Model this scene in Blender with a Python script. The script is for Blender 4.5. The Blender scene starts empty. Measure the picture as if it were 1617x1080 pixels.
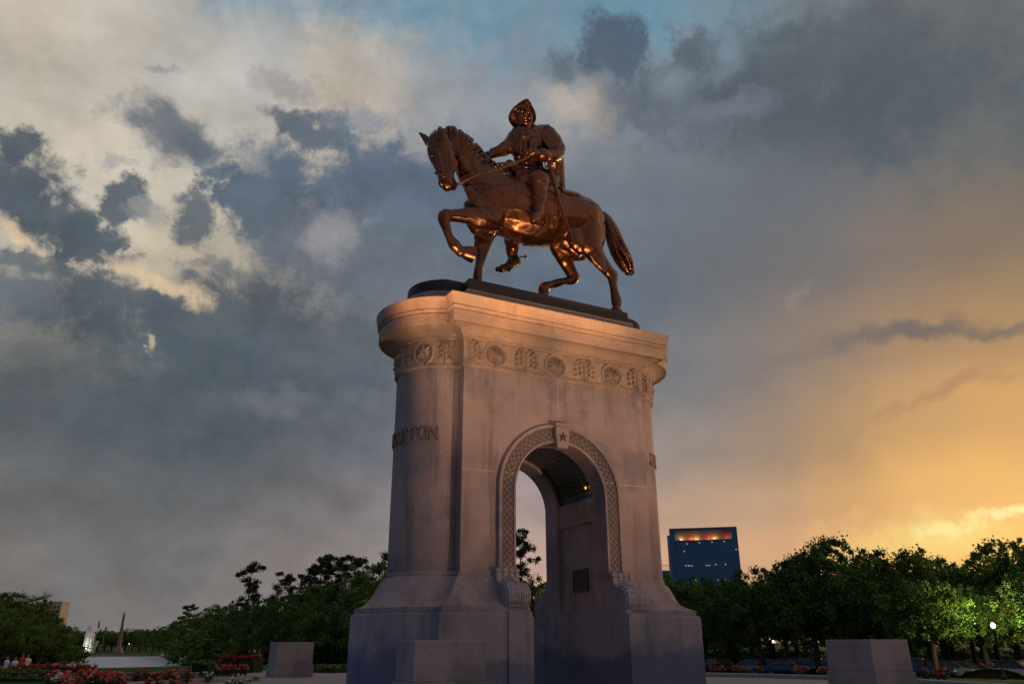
import bpy, bmesh, math, random
import numpy as np
from mathutils import Vector, Matrix
R_ = math.radians
random.seed(7)
sc = bpy.context.scene
col = sc.collection

# ------------------------------------------------------------------ camera
cam_d = bpy.data.cameras.new('camera'); cam_d.sensor_width = 36; cam_d.lens = 27.36
cam_d.clip_start = 0.1; cam_d.clip_end = 9000
cam = bpy.data.objects.new('camera', cam_d); col.objects.link(cam)
pitch, roll = 0.369, -0.0033
fw = Vector((0, math.cos(pitch), math.sin(pitch))); up = Vector((0, -math.sin(pitch), math.cos(pitch))); rt = Vector((1, 0, 0))
r2 = rt*math.cos(roll) + up*math.sin(roll); u2 = -rt*math.sin(roll) + up*math.cos(roll)
M4 = Matrix((r2, u2, -fw)).transposed().to_4x4(); M4.translation = Vector((0, 0, 1.45))
cam.matrix_world = M4
sc.camera = cam
sc.view_settings.view_transform = 'Standard'; sc.view_settings.look = 'None'
sc.view_settings.gamma = 1; sc.view_settings.exposure = 0.0

SD_ = {
 'torso': [(-2.361, 1.7, 16.011, 0.452, 0.42), (-2.094, 1.7, 16.146, 0.765, 0.6), (-1.67, 1.7, 16.306, 1.026, 0.76), (-0.976, 1.7, 16.479, 1.217, 0.9), (-0.267, 1.7, 16.466, 1.287, 0.98), (0.46, 1.7, 16.525, 1.252, 1.0), (1.203, 1.7, 16.614, 1.113, 0.98), (1.966, 1.7, 16.724, 1.026, 0.96), (2.598, 1.7, 16.769, 0.87, 0.86), (3.02, 1.7, 16.757, 0.539, 0.55), (3.188, 1.7, 16.734, 0.261, 0.28)],
 'neck': [(-1.196, 1.7, 16.977, 1.087, 0.62), (-1.633, 1.7, 17.123, 1.026, 0.56), (-2.051, 1.7, 17.408, 0.904, 0.46), (-2.479, 1.7, 17.961, 0.696, 0.36), (-2.839, 1.68, 18.432, 0.557, 0.3), (-3.244, 1.66, 18.703, 0.452, 0.26), (-3.559, 1.65, 18.73, 0.313, 0.2)],
 'head': [(-3.667, 1.65, 18.722, 0.348, 0.24), (-3.71, 1.6, 18.373, 0.504, 0.34), (-3.691, 1.53, 17.884, 0.522, 0.36), (-3.633, 1.46, 17.458, 0.435, 0.32), (-3.589, 1.4, 17.038, 0.348, 0.27), (-3.563, 1.34, 16.688, 0.313, 0.25), (-3.542, 1.3, 16.473, 0.313, 0.24), (-3.522, 1.28, 16.338, 0.191, 0.18)],
 'cheek': [(-3.49, 1.35, 17.658, 0.174, 0.12), (-3.439, 1.32, 17.434, 0.313, 0.16), (-3.423, 1.3, 17.118, 0.226, 0.12)],
 'chin': [(-3.295, 1.42, 16.744, 0.139, 0.139), (-3.275, 1.38, 16.536, 0.157, 0.157), (-3.312, 1.36, 16.409, 0.104, 0.104)],
 'foreleg': [(-1.657, 1.37, 15.698, 0.522, 0.3), (-2.064, 1.22, 15.478, 0.435, 0.3), (-2.719, 1.22, 15.388, 0.322, 0.25), (-3.318, 1.22, 15.244, 0.235, 0.21), (-3.577, 1.22, 15.166, 0.252, 0.22), (-3.635, 1.22, 15.01, 0.217, 0.2), (-3.556, 1.22, 14.742, 0.165, 0.15), (-3.429, 1.22, 14.406, 0.148, 0.14), (-3.25, 1.22, 14.157, 0.209, 0.18), (-3.073, 1.22, 14.006, 0.165, 0.16), (-2.945, 1.22, 13.923, 0.191, 0.18)],
 'forehoof': [(-2.962, 1.22, 13.968, 0.174, 0.17), (-2.834, 1.22, 13.917, 0.261, 0.24), (-2.691, 1.22, 13.903, 0.287, 0.27), (-2.547, 1.22, 13.889, 0.243, 0.25), (-2.515, 1.22, 13.88, 0.209, 0.2)],
 'farfore': [(-1.524, 2.08, 15.835, 0.522, 0.35), (-1.668, 2.18, 15.321, 0.4, 0.27), (-1.731, 2.18, 14.871, 0.304, 0.23), (-1.769, 2.18, 14.475, 0.217, 0.21), (-1.823, 2.18, 14.165, 0.174, 0.17), (-1.886, 2.18, 13.814, 0.157, 0.15), (-1.929, 2.18, 13.387, 0.174, 0.17)],
 'haunch': [(2.094, 1.37, 16.699, 0.696, 0.5), (2.356, 1.32, 16.189, 0.73, 0.46), (2.33, 1.22, 15.587, 0.574, 0.38), (2.503, 1.22, 15.225, 0.435, 0.29), (2.771, 1.22, 14.886, 0.33, 0.22), (3.043, 1.22, 14.61, 0.261, 0.18), (3.251, 1.22, 14.391, 0.235, 0.18), (3.289, 1.22, 14.073, 0.174, 0.15), (3.326, 1.22, 13.73, 0.157, 0.14), (3.392, 1.22, 13.396, 0.2, 0.17), (3.407, 1.22, 13.183, 0.191, 0.18)],
 'stifle': [(1.616, 1.32, 16.18, 0.522, 0.3), (1.735, 1.22, 15.529, 0.4, 0.24), (1.97, 1.27, 15.254, 0.313, 0.2)],
 'farhind': [(1.514, 2.08, 16.259, 0.609, 0.4), (1.633, 2.18, 15.693, 0.504, 0.34), (1.806, 2.18, 15.187, 0.365, 0.26), (1.984, 2.18, 14.821, 0.252, 0.2), (2.135, 2.18, 14.54, 0.217, 0.17), (2.082, 2.18, 14.395, 0.2, 0.16), (1.748, 2.18, 14.259, 0.148, 0.14), (1.278, 2.18, 14.051, 0.148, 0.14), (0.935, 2.18, 13.854, 0.2, 0.17), (0.814, 2.18, 13.707, 0.191, 0.17), (0.81, 2.18, 13.508, 0.209, 0.2)],
 'sheath': [(1.551, 1.7, 15.716, 0.348, 0.3), (1.918, 1.7, 15.444, 0.296, 0.2), (2.119, 1.7, 15.266, 0.209, 0.14)],
 'tail': [(3.021, 1.7, 17.357, 0.122, 0.122), (3.317, 1.7, 17.293, 0.174, 0.174), (3.585, 1.72, 16.991, 0.243, 0.243), (3.772, 1.7, 16.458, 0.33, 0.33), (3.953, 1.65, 15.867, 0.4, 0.4), (4.222, 1.65, 15.373, 0.383, 0.383), (4.443, 1.65, 14.916, 0.226, 0.226)],
 'ear_far': [(-4.044, 1.78, 18.26, 0.174, 0.1), (-4.2, 1.82, 18.489, 0.148, 0.09), (-4.349, 1.83, 18.611, 0.078, 0.05), (-4.457, 1.83, 18.675, 0.017, 0.02)],
 'ear_near': [(-3.591, 1.32, 18.172, 0.157, 0.1), (-3.696, 1.28, 18.347, 0.148, 0.09), (-3.842, 1.26, 18.566, 0.087, 0.05), (-3.972, 1.26, 18.803, 0.017, 0.02)],
 'nearshoulder': [(-1.835, 1.37, 16.789, 0.522, 0.25), (-1.685, 1.32, 16.099, 0.539, 0.25), (-1.79, 1.27, 15.525, 0.348, 0.22)],
 'breast': [(-2.472, 1.5, 15.634, 0.348, 0.3), (-2.194, 1.55, 15.262, 0.33, 0.3), (-1.71, 1.6, 15.197, 0.261, 0.3)],
 'm1': [(-2.957, 1.5, 17.872, 0.174, 0.1), (-2.496, 1.42, 17.337, 0.226, 0.1), (-1.996, 1.3, 16.792, 0.261, 0.12)],
 'm2': [(-2.651, 1.42, 16.67, 0.191, 0.1), (-2.379, 1.27, 16.054, 0.278, 0.14), (-1.9, 1.22, 15.728, 0.313, 0.14)],
 'm3': [(-1.775, 1.14, 16.327, 0.209, 0.12), (-1.604, 1.14, 15.852, 0.296, 0.14), (-1.782, 1.2, 15.448, 0.296, 0.14)],
 'm4': [(2.227, 1.2, 16.739, 0.261, 0.12), (2.463, 1.1, 16.015, 0.348, 0.14), (2.541, 1.12, 15.411, 0.261, 0.12)],
 'm5': [(2.964, 1.47, 16.701, 0.191, 0.12), (2.908, 1.34, 15.972, 0.209, 0.12), (2.601, 1.22, 15.293, 0.157, 0.1)],
 'm6': [(1.383, 1.32, 16.21, 0.209, 0.1), (1.642, 1.24, 15.695, 0.296, 0.12), (1.939, 1.22, 15.267, 0.226, 0.1)],
 'm7': [(2.275, 1.1, 15.07, 0.157, 0.1), (2.646, 1.12, 14.679, 0.174, 0.1), (2.982, 1.14, 14.499, 0.104, 0.08)],
 'm8': [(-4.04, 1.18, 17.689, 0.104, 0.08), (-3.911, 1.08, 17.142, 0.096, 0.07), (-3.777, 1.08, 16.664, 0.07, 0.06)],
 'm9': [(-2.233, 1.04, 15.475, 0.174, 0.08), (-2.721, 1.04, 15.394, 0.139, 0.08), (-3.261, 1.08, 15.286, 0.087, 0.06)],
 'm10': [(-4.135, 1.48, 17.89, 0.139, 0.1), (-4.104, 1.38, 17.704, 0.122, 0.08), (-4.043, 1.28, 17.555, 0.07, 0.06)],
 'lapel': [(-0.553, 1.08, 19.555, 0.043, 0.043), (-0.744, 1.02, 19.024, 0.061, 0.061), (-0.738, 1.04, 18.476, 0.07, 0.07), (-0.62, 1.1, 18.085, 0.061, 0.061)],
 'lapel2': [(-0.399, 1.06, 19.594, 0.043, 0.043), (-0.329, 1.0, 19.053, 0.061, 0.061), (-0.343, 1.02, 18.589, 0.07, 0.07), (-0.36, 1.08, 18.153, 0.061, 0.061)],
 'strap': [(-0.774, 1.35, 19.531, 0.052, 0.052), (-0.596, 1.04, 19.257, 0.061, 0.061), (-0.147, 1.02, 19.489, 0.07, 0.07), (0.336, 1.2, 20.03, 0.07, 0.07)],
 'belt': [(-0.538, 1.5, 18.331, 0.061, 0.061), (-0.521, 1.2, 18.064, 0.07, 0.07), (-0.204, 1.12, 18.057, 0.07, 0.07), (0.331, 1.25, 18.355, 0.07, 0.07)],
 'rtorso': [(0.17, 1.6, 17.964, 0.522, 0.5), (0.064, 1.6, 18.263, 0.539, 0.48), (-0.097, 1.55, 18.611, 0.504, 0.4), (-0.212, 1.5, 19.022, 0.661, 0.46), (-0.16, 1.5, 19.521, 0.765, 0.46), (-0.109, 1.5, 19.88, 0.643, 0.38), (-0.228, 1.5, 20.065, 0.296, 0.24), (-0.321, 1.48, 20.217, 0.217, 0.2), (-0.329, 1.48, 20.383, 0.217, 0.2)],
 'rhead': [(-0.364, 1.42, 20.163, 0.157, 0.15), (-0.374, 1.4, 20.265, 0.243, 0.21), (-0.355, 1.43, 20.489, 0.287, 0.25), (-0.315, 1.5, 20.769, 0.287, 0.26), (-0.28, 1.56, 21.023, 0.243, 0.24), (-0.268, 1.58, 21.142, 0.157, 0.16)],
 'rarm': [(-0.614, 1.6, 19.61, 0.33, 0.33), (-0.883, 1.7, 19.218, 0.278, 0.278), (-1.202, 1.75, 18.936, 0.235, 0.235), (-1.453, 1.82, 18.766, 0.2, 0.2), (-1.609, 1.9, 18.653, 0.165, 0.165), (-1.725, 1.95, 18.533, 0.139, 0.139)],
 'larm': [(0.527, 1.45, 20.06, 0.4, 0.4), (0.785, 1.3, 19.704, 0.4, 0.4), (0.902, 1.15, 19.21, 0.348, 0.348), (0.71, 1.0, 18.835, 0.278, 0.278), (0.246, 0.85, 18.596, 0.209, 0.209), (-0.15, 0.72, 18.447, 0.157, 0.157), (-0.443, 0.68, 18.385, 0.157, 0.157)],
 'lcuff': [(0.274, 0.85, 18.605, 0.235, 0.235), (0.136, 0.82, 18.552, 0.261, 0.261), (-0.024, 0.78, 18.505, 0.243, 0.243)],
 'nleg': [(0.16, 1.45, 17.969, 0.487, 0.35), (-0.022, 1.1, 17.665, 0.435, 0.33), (-0.152, 0.75, 17.361, 0.383, 0.28), (-0.159, 0.65, 17.121, 0.348, 0.25), (-0.184, 0.62, 16.668, 0.304, 0.24), (-0.2, 0.62, 16.31, 0.252, 0.2), (-0.222, 0.62, 16.023, 0.217, 0.18), (-0.263, 0.6, 15.827, 0.235, 0.19)],
 'nfoot': [(-0.118, 0.7, 15.919, 0.174, 0.174), (-0.294, 0.58, 15.705, 0.217, 0.217), (-0.511, 0.4, 15.442, 0.191, 0.191), (-0.682, 0.28, 15.275, 0.13, 0.13)],
 'ncuff': [(-0.143, 0.7, 17.444, 0.4, 0.3), (-0.163, 0.67, 17.276, 0.417, 0.31), (-0.168, 0.65, 17.119, 0.374, 0.28)],
 'fleg': [(-0.089, 2.0, 18.118, 0.435, 0.3), (-0.143, 2.6, 17.775, 0.391, 0.3), (-0.182, 2.8, 16.553, 0.33, 0.27), (-0.202, 2.8, 15.903, 0.296, 0.24), (-0.186, 2.8, 15.407, 0.252, 0.2), (-0.114, 2.8, 15.109, 0.217, 0.18)],
 'ffoot': [(0.066, 2.8, 14.972, 0.13, 0.13), (-0.062, 2.78, 14.951, 0.235, 0.235), (-0.375, 2.7, 14.664, 0.183, 0.183), (-0.622, 2.65, 14.479, 0.148, 0.148), (-0.857, 2.62, 14.36, 0.113, 0.113)],
 'fheel': [(0.021, 2.8, 14.961, 0.157, 0.157), (0.056, 2.8, 14.808, 0.087, 0.087)],
 'skirt': [(-0.496, 1.25, 17.841, 0.348, 0.2), (-0.42, 1.15, 17.438, 0.435, 0.25), (-0.42, 1.0, 16.901, 0.4, 0.2), (-0.568, 0.9, 16.447, 0.217, 0.14)],
 'skirt2': [(0.448, 1.3, 18.156, 0.313, 0.2), (0.66, 1.2, 17.786, 0.313, 0.2), (0.681, 1.1, 17.272, 0.209, 0.16)],
 'sword': [(0.343, 0.75, 18.173, 0.061, 0.061), (0.423, 0.65, 17.493, 0.07, 0.07), (0.764, 0.6, 16.211, 0.061, 0.061), (1.232, 0.65, 14.998, 0.043, 0.043)],
 'hilt': [(0.277, 0.8, 18.388, 0.052, 0.052), (0.33, 0.77, 18.255, 0.07, 0.07), (0.352, 0.75, 18.138, 0.078, 0.078)],
 'guard': [(0.149, 0.72, 17.984, 0.043, 0.043), (0.333, 0.72, 18.096, 0.061, 0.061), (0.501, 0.75, 18.221, 0.043, 0.043)],
 'spur': [(0.178, 2.8, 15.205, 0.035, 0.035), (0.326, 2.82, 15.258, 0.026, 0.026), (0.424, 2.83, 15.277, 0.026, 0.026)],
 'spurwheel': [(0.424, 2.83, 15.277, 0.078, 0.02)],
 'hatbrim': [[-0.43, 1.04, 21.097], [-0.676, 1.12, 20.895], [-0.877, 1.3, 20.691], [-0.896, 1.6, 20.593], [-0.837, 1.75, 20.437], [-0.653, 1.82, 20.27], [-0.416, 1.88, 20.251], [-0.065, 2.0, 20.62], [0.179, 1.92, 20.68], [0.305, 1.8, 20.715], [0.32, 1.65, 20.872], [0.162, 1.45, 20.984], [-0.082, 1.2, 20.946], [-0.279, 1.06, 21.056]],
 'hatband': [[-0.477, 1.2, 20.685], [-0.619, 1.23, 20.645], [-0.691, 1.32, 20.632], [-0.662, 1.48, 20.653], [-0.599, 1.6, 20.618], [-0.462, 1.7, 20.583], [-0.313, 1.75, 20.619], [-0.135, 1.78, 20.7], [-0.009, 1.75, 20.775], [0.078, 1.68, 20.828], [0.1, 1.58, 20.889], [-0.01, 1.4, 20.868], [-0.143, 1.28, 20.819], [-0.298, 1.22, 20.763]],
 'hatcrown': [(-0.205, 1.7, 20.924, 0.296, 0.28), (-0.203, 1.7, 21.086, 0.287, 0.28), (-0.192, 1.7, 21.273, 0.226, 0.24), (-0.181, 1.7, 21.378, 0.139, 0.16)],
 'cape': [[[-0.133, 1.2, 19.94], [0.16, 1.25, 20.19], [0.652, 1.5, 20.554], [0.691, 1.8, 20.695], [0.318, 2.0, 20.599]], [[0.164, 1.08, 19.505], [0.546, 1.08, 19.827], [1.045, 1.4, 20.072], [1.202, 1.85, 20.444], [0.817, 2.2, 20.49]], [[0.343, 0.95, 19.164], [0.807, 0.98, 19.392], [1.251, 1.35, 19.544], [1.493, 1.9, 19.915], [1.157, 2.3, 19.955]], [[0.626, 1.1, 18.755], [1.044, 1.08, 18.99], [1.353, 1.4, 19.069], [1.606, 1.95, 19.381], [1.369, 2.35, 19.348]], [[0.887, 1.45, 18.376], [1.065, 1.35, 18.419], [1.43, 1.5, 18.377], [1.621, 1.95, 18.597], [1.42, 2.3, 18.64]], [[1.132, 1.6, 17.869], [1.259, 1.5, 17.755], [1.517, 1.6, 17.695], [1.656, 1.95, 17.832], [1.487, 2.2, 17.873]]],
 'reins': [(-3.213, 1.3, 16.595, 0.035, 0.035), (-3.105, 1.1, 16.513, 0.035, 0.035), (-2.867, 0.95, 16.705, 0.043, 0.043), (-2.425, 0.85, 17.024, 0.043, 0.043), (-1.78, 0.8, 17.368, 0.035, 0.035), (-1.056, 0.7, 17.783, 0.035, 0.035), (-0.533, 0.65, 18.227, 0.035, 0.035)],
 'rein2': [(-1.636, 1.8, 18.171, 0.035, 0.035), (-1.344, 1.5, 18.138, 0.035, 0.035), (-0.984, 1.0, 18.004, 0.035, 0.035), (-0.523, 0.7, 18.224, 0.035, 0.035)],
 'hand_l': [-0.487, 0.68, 18.399],
 'hand_r': [-1.755, 1.96, 18.474],
 'eye': [(-4.067, 1.4, 17.569, 0.078, 0.078), (-4.054, 1.39, 17.549, 0.078, 0.078)],
 'nostril': [(-3.828, 1.08, 16.29, 0.078, 0.078), (-3.795, 1.08, 16.248, 0.061, 0.061)],
 'bridle': [[(-4.177, 1.6, 18.157, 0.035, 0.035), (-3.975, 1.28, 17.932, 0.035, 0.035), (-3.644, 1.2, 17.962, 0.035, 0.035), (-3.258, 1.4, 18.122, 0.035, 0.035)], [(-3.613, 1.28, 18.338, 0.035, 0.035), (-3.557, 1.2, 17.767, 0.035, 0.035), (-3.51, 1.14, 17.215, 0.035, 0.035), (-3.48, 1.14, 16.702, 0.035, 0.035), (-3.383, 1.2, 16.462, 0.035, 0.035)], [(-3.954, 1.4, 16.884, 0.035, 0.035), (-3.856, 1.18, 16.716, 0.035, 0.035), (-3.599, 1.13, 16.79, 0.035, 0.035), (-3.306, 1.3, 17.039, 0.035, 0.035)], [(-3.38, 1.3, 17.975, 0.035, 0.035), (-3.198, 1.35, 17.526, 0.035, 0.035), (-3.083, 1.4, 17.059, 0.026, 0.026)]],
 'bit': [(-3.392, 1.18, 16.449, 0.07, 0.07), (-3.35, 1.18, 16.72, 0.043, 0.043), (-3.298, 1.2, 16.272, 0.043, 0.043)],
 'stirrup': [(0.01, 0.5, 15.779, 0.043, 0.043), (-0.02, 0.55, 15.451, 0.052, 0.052), (-0.217, 0.55, 15.143, 0.061, 0.061), (-0.463, 0.55, 14.826, 0.07, 0.07)],
 'star': [1.136, 0.84, 16.728],
}
SKY_ROWS = [
 (-0.07, [(0.0, 0.174, 0.162, 0.208), (0.125, 0.084, 0.11, 0.193), (0.2361, 0.06, 0.097, 0.205), (0.3194, 0.056, 0.095, 0.209), (0.3611, 0.056, 0.096, 0.209), (0.3833, 0.134, 0.137, 0.149), (0.3972, 0.159, 0.157, 0.158), (0.4111, 0.203, 0.196, 0.191), (0.425, 0.237, 0.226, 0.217), (0.4389, 0.24, 0.226, 0.218), (0.4528, 0.247, 0.215, 0.209), (0.4667, 0.256, 0.217, 0.211), (0.4806, 0.275, 0.228, 0.217), (0.4944, 0.502, 0.336, 0.265), (0.5083, 0.657, 0.399, 0.274), (0.5222, 0.677, 0.391, 0.242), (0.5361, 0.685, 0.39, 0.231), (0.55, 0.714, 0.398, 0.211), (0.5639, 0.842, 0.441, 0.15), (0.5778, 0.901, 0.468, 0.132), (0.5917, 0.936, 0.491, 0.129), (0.6056, 0.96, 0.51, 0.131), (0.6389, 0.824, 0.442, 0.204), (0.6611, 0.817, 0.44, 0.206), (0.6889, 0.79, 0.431, 0.21), (0.7361, 0.631, 0.38, 0.237), (0.8056, 0.462, 0.321, 0.259), (0.8889, 0.349, 0.261, 0.247), (1.0, 0.174, 0.162, 0.208)]),
 (0.026, [(0.0, 0.172, 0.162, 0.208), (0.125, 0.086, 0.111, 0.193), (0.2361, 0.06, 0.097, 0.205), (0.3194, 0.056, 0.095, 0.209), (0.3611, 0.059, 0.097, 0.207), (0.3833, 0.154, 0.144, 0.141), (0.3972, 0.16, 0.15, 0.145), (0.4111, 0.179, 0.17, 0.165), (0.425, 0.201, 0.192, 0.187), (0.4389, 0.204, 0.194, 0.19), (0.4528, 0.228, 0.199, 0.195), (0.4667, 0.243, 0.207, 0.202), (0.4806, 0.29, 0.233, 0.218), (0.4944, 0.539, 0.36, 0.286), (0.5083, 0.604, 0.386, 0.287), (0.5222, 0.642, 0.384, 0.248), (0.5361, 0.654, 0.381, 0.227), (0.55, 0.681, 0.384, 0.201), (0.5639, 0.798, 0.427, 0.154), (0.5778, 0.906, 0.483, 0.135), (0.5917, 0.949, 0.517, 0.134), (0.6056, 0.965, 0.535, 0.137), (0.6389, 0.825, 0.442, 0.204), (0.6611, 0.818, 0.44, 0.205), (0.6889, 0.792, 0.432, 0.21), (0.7361, 0.633, 0.381, 0.236), (0.8056, 0.461, 0.32, 0.259), (0.8889, 0.343, 0.257, 0.246), (1.0, 0.172, 0.162, 0.208)]),
 (0.087, [(0.0, 0.171, 0.161, 0.208), (0.125, 0.087, 0.112, 0.194), (0.2361, 0.06, 0.097, 0.206), (0.3194, 0.056, 0.095, 0.21), (0.3611, 0.061, 0.098, 0.205), (0.3833, 0.156, 0.142, 0.137), (0.3972, 0.161, 0.147, 0.139), (0.4111, 0.17, 0.158, 0.151), (0.425, 0.179, 0.17, 0.166), (0.4389, 0.178, 0.171, 0.169), (0.4528, 0.21, 0.184, 0.182), (0.4667, 0.226, 0.194, 0.192), (0.4806, 0.282, 0.228, 0.216), (0.4944, 0.492, 0.346, 0.293), (0.5083, 0.533, 0.362, 0.292), (0.5222, 0.573, 0.361, 0.25), (0.5361, 0.588, 0.356, 0.222), (0.55, 0.622, 0.358, 0.192), (0.5639, 0.732, 0.399, 0.153), (0.5778, 0.866, 0.473, 0.137), (0.5917, 0.915, 0.513, 0.138), (0.6056, 0.921, 0.523, 0.14), (0.6389, 0.824, 0.442, 0.204), (0.6611, 0.817, 0.439, 0.206), (0.6889, 0.79, 0.431, 0.21), (0.7361, 0.63, 0.38, 0.237), (0.8056, 0.459, 0.319, 0.259), (0.8889, 0.338, 0.255, 0.245), (1.0, 0.171, 0.161, 0.208)]),
 (0.157, [(0.0, 0.17, 0.161, 0.208), (0.125, 0.088, 0.113, 0.194), (0.2361, 0.06, 0.098, 0.206), (0.3194, 0.056, 0.096, 0.21), (0.3611, 0.062, 0.098, 0.203), (0.3833, 0.135, 0.132, 0.134), (0.3972, 0.143, 0.137, 0.135), (0.4111, 0.152, 0.143, 0.139), (0.425, 0.151, 0.147, 0.145), (0.4389, 0.142, 0.142, 0.145), (0.4528, 0.179, 0.163, 0.166), (0.4667, 0.192, 0.173, 0.179), (0.4806, 0.226, 0.199, 0.204), (0.4944, 0.392, 0.308, 0.292), (0.5083, 0.428, 0.325, 0.296), (0.5222, 0.447, 0.314, 0.247), (0.5361, 0.456, 0.304, 0.216), (0.55, 0.504, 0.309, 0.181), (0.5639, 0.598, 0.34, 0.146), (0.5778, 0.737, 0.41, 0.136), (0.5917, 0.8, 0.45, 0.136), (0.6056, 0.807, 0.454, 0.134), (0.6389, 0.819, 0.44, 0.203), (0.6611, 0.813, 0.438, 0.206), (0.6889, 0.784, 0.429, 0.211), (0.7361, 0.62, 0.376, 0.238), (0.8056, 0.455, 0.318, 0.259), (0.8889, 0.334, 0.253, 0.244), (1.0, 0.17, 0.161, 0.208)]),
 (0.236, [(0.0, 0.169, 0.16, 0.207), (0.125, 0.09, 0.114, 0.195), (0.2361, 0.061, 0.098, 0.206), (0.3194, 0.056, 0.096, 0.21), (0.3611, 0.061, 0.098, 0.204), (0.3833, 0.113, 0.127, 0.139), (0.3972, 0.12, 0.131, 0.14), (0.4111, 0.131, 0.137, 0.142), (0.425, 0.129, 0.136, 0.139), (0.4389, 0.115, 0.127, 0.134), (0.4528, 0.14, 0.143, 0.154), (0.4667, 0.151, 0.154, 0.173), (0.4806, 0.158, 0.163, 0.185), (0.4944, 0.272, 0.25, 0.268), (0.5083, 0.324, 0.284, 0.292), (0.5222, 0.295, 0.25, 0.234), (0.5361, 0.289, 0.237, 0.209), (0.55, 0.328, 0.236, 0.173), (0.5639, 0.412, 0.259, 0.142), (0.5778, 0.553, 0.316, 0.134), (0.5917, 0.629, 0.351, 0.13), (0.6056, 0.637, 0.354, 0.127), (0.6389, 0.795, 0.429, 0.2), (0.6611, 0.807, 0.436, 0.207), (0.6889, 0.773, 0.426, 0.213), (0.7361, 0.602, 0.371, 0.24), (0.8056, 0.45, 0.315, 0.259), (0.8889, 0.329, 0.25, 0.243), (1.0, 0.169, 0.16, 0.207)]),
 (0.332, [(0.0, 0.169, 0.16, 0.207), (0.125, 0.092, 0.116, 0.196), (0.2361, 0.063, 0.1, 0.207), (0.3194, 0.056, 0.096, 0.21), (0.3611, 0.084, 0.118, 0.218), (0.3833, 0.224, 0.222, 0.212), (0.3972, 0.237, 0.228, 0.207), (0.4111, 0.301, 0.272, 0.226), (0.425, 0.318, 0.284, 0.227), (0.4389, 0.266, 0.249, 0.208), (0.4528, 0.214, 0.212, 0.2), (0.4667, 0.14, 0.156, 0.179), (0.4806, 0.129, 0.147, 0.174), (0.4944, 0.15, 0.166, 0.198), (0.5083, 0.164, 0.183, 0.223), (0.5222, 0.168, 0.181, 0.207), (0.5361, 0.184, 0.187, 0.199), (0.55, 0.208, 0.186, 0.174), (0.5639, 0.271, 0.201, 0.151), (0.5778, 0.375, 0.235, 0.136), (0.5917, 0.401, 0.244, 0.127), (0.6056, 0.383, 0.236, 0.122), (0.6389, 0.665, 0.371, 0.185), (0.6611, 0.791, 0.431, 0.21), (0.6889, 0.75, 0.418, 0.216), (0.7361, 0.572, 0.36, 0.244), (0.8056, 0.439, 0.31, 0.258), (0.8889, 0.324, 0.247, 0.242), (1.0, 0.169, 0.16, 0.207)]),
 (0.436, [(0.0, 0.168, 0.16, 0.207), (0.125, 0.094, 0.119, 0.198), (0.2361, 0.066, 0.103, 0.208), (0.3194, 0.057, 0.097, 0.21), (0.3611, 0.287, 0.283, 0.309), (0.3833, 0.508, 0.457, 0.388), (0.3972, 0.554, 0.488, 0.386), (0.4111, 0.589, 0.505, 0.38), (0.425, 0.566, 0.486, 0.362), (0.4389, 0.499, 0.44, 0.333), (0.4528, 0.333, 0.311, 0.267), (0.4667, 0.175, 0.189, 0.21), (0.4806, 0.138, 0.162, 0.199), (0.4944, 0.127, 0.159, 0.205), (0.5083, 0.113, 0.149, 0.2), (0.5222, 0.116, 0.149, 0.196), (0.5361, 0.137, 0.156, 0.187), (0.55, 0.151, 0.157, 0.17), (0.5639, 0.17, 0.16, 0.159), (0.5778, 0.206, 0.17, 0.145), (0.5917, 0.227, 0.173, 0.129), (0.6056, 0.214, 0.168, 0.125), (0.6389, 0.351, 0.235, 0.157), (0.6611, 0.758, 0.42, 0.214), (0.6889, 0.704, 0.403, 0.223), (0.7361, 0.53, 0.345, 0.249), (0.8056, 0.422, 0.302, 0.257), (0.8889, 0.318, 0.245, 0.242), (1.0, 0.168, 0.16, 0.207)]),
 (0.541, [(0.0, 0.168, 0.16, 0.207), (0.125, 0.098, 0.123, 0.201), (0.2361, 0.073, 0.109, 0.209), (0.3194, 0.06, 0.099, 0.21), (0.3611, 0.404, 0.374, 0.351), (0.3833, 0.509, 0.457, 0.387), (0.3972, 0.551, 0.491, 0.402), (0.4111, 0.566, 0.507, 0.414), (0.425, 0.534, 0.487, 0.41), (0.4389, 0.498, 0.459, 0.392), (0.4528, 0.415, 0.379, 0.327), (0.4667, 0.277, 0.271, 0.268), (0.4806, 0.204, 0.223, 0.255), (0.4944, 0.183, 0.209, 0.249), (0.5083, 0.167, 0.191, 0.229), (0.5222, 0.154, 0.179, 0.216), (0.5361, 0.145, 0.168, 0.2), (0.55, 0.148, 0.169, 0.195), (0.5639, 0.146, 0.16, 0.178), (0.5778, 0.144, 0.151, 0.161), (0.5917, 0.156, 0.152, 0.147), (0.6056, 0.158, 0.155, 0.145), (0.6389, 0.193, 0.18, 0.164), (0.6611, 0.689, 0.396, 0.222), (0.6889, 0.63, 0.378, 0.233), (0.7361, 0.482, 0.327, 0.252), (0.8056, 0.396, 0.29, 0.255), (0.8889, 0.312, 0.242, 0.241), (1.0, 0.168, 0.16, 0.207)]),
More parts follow.
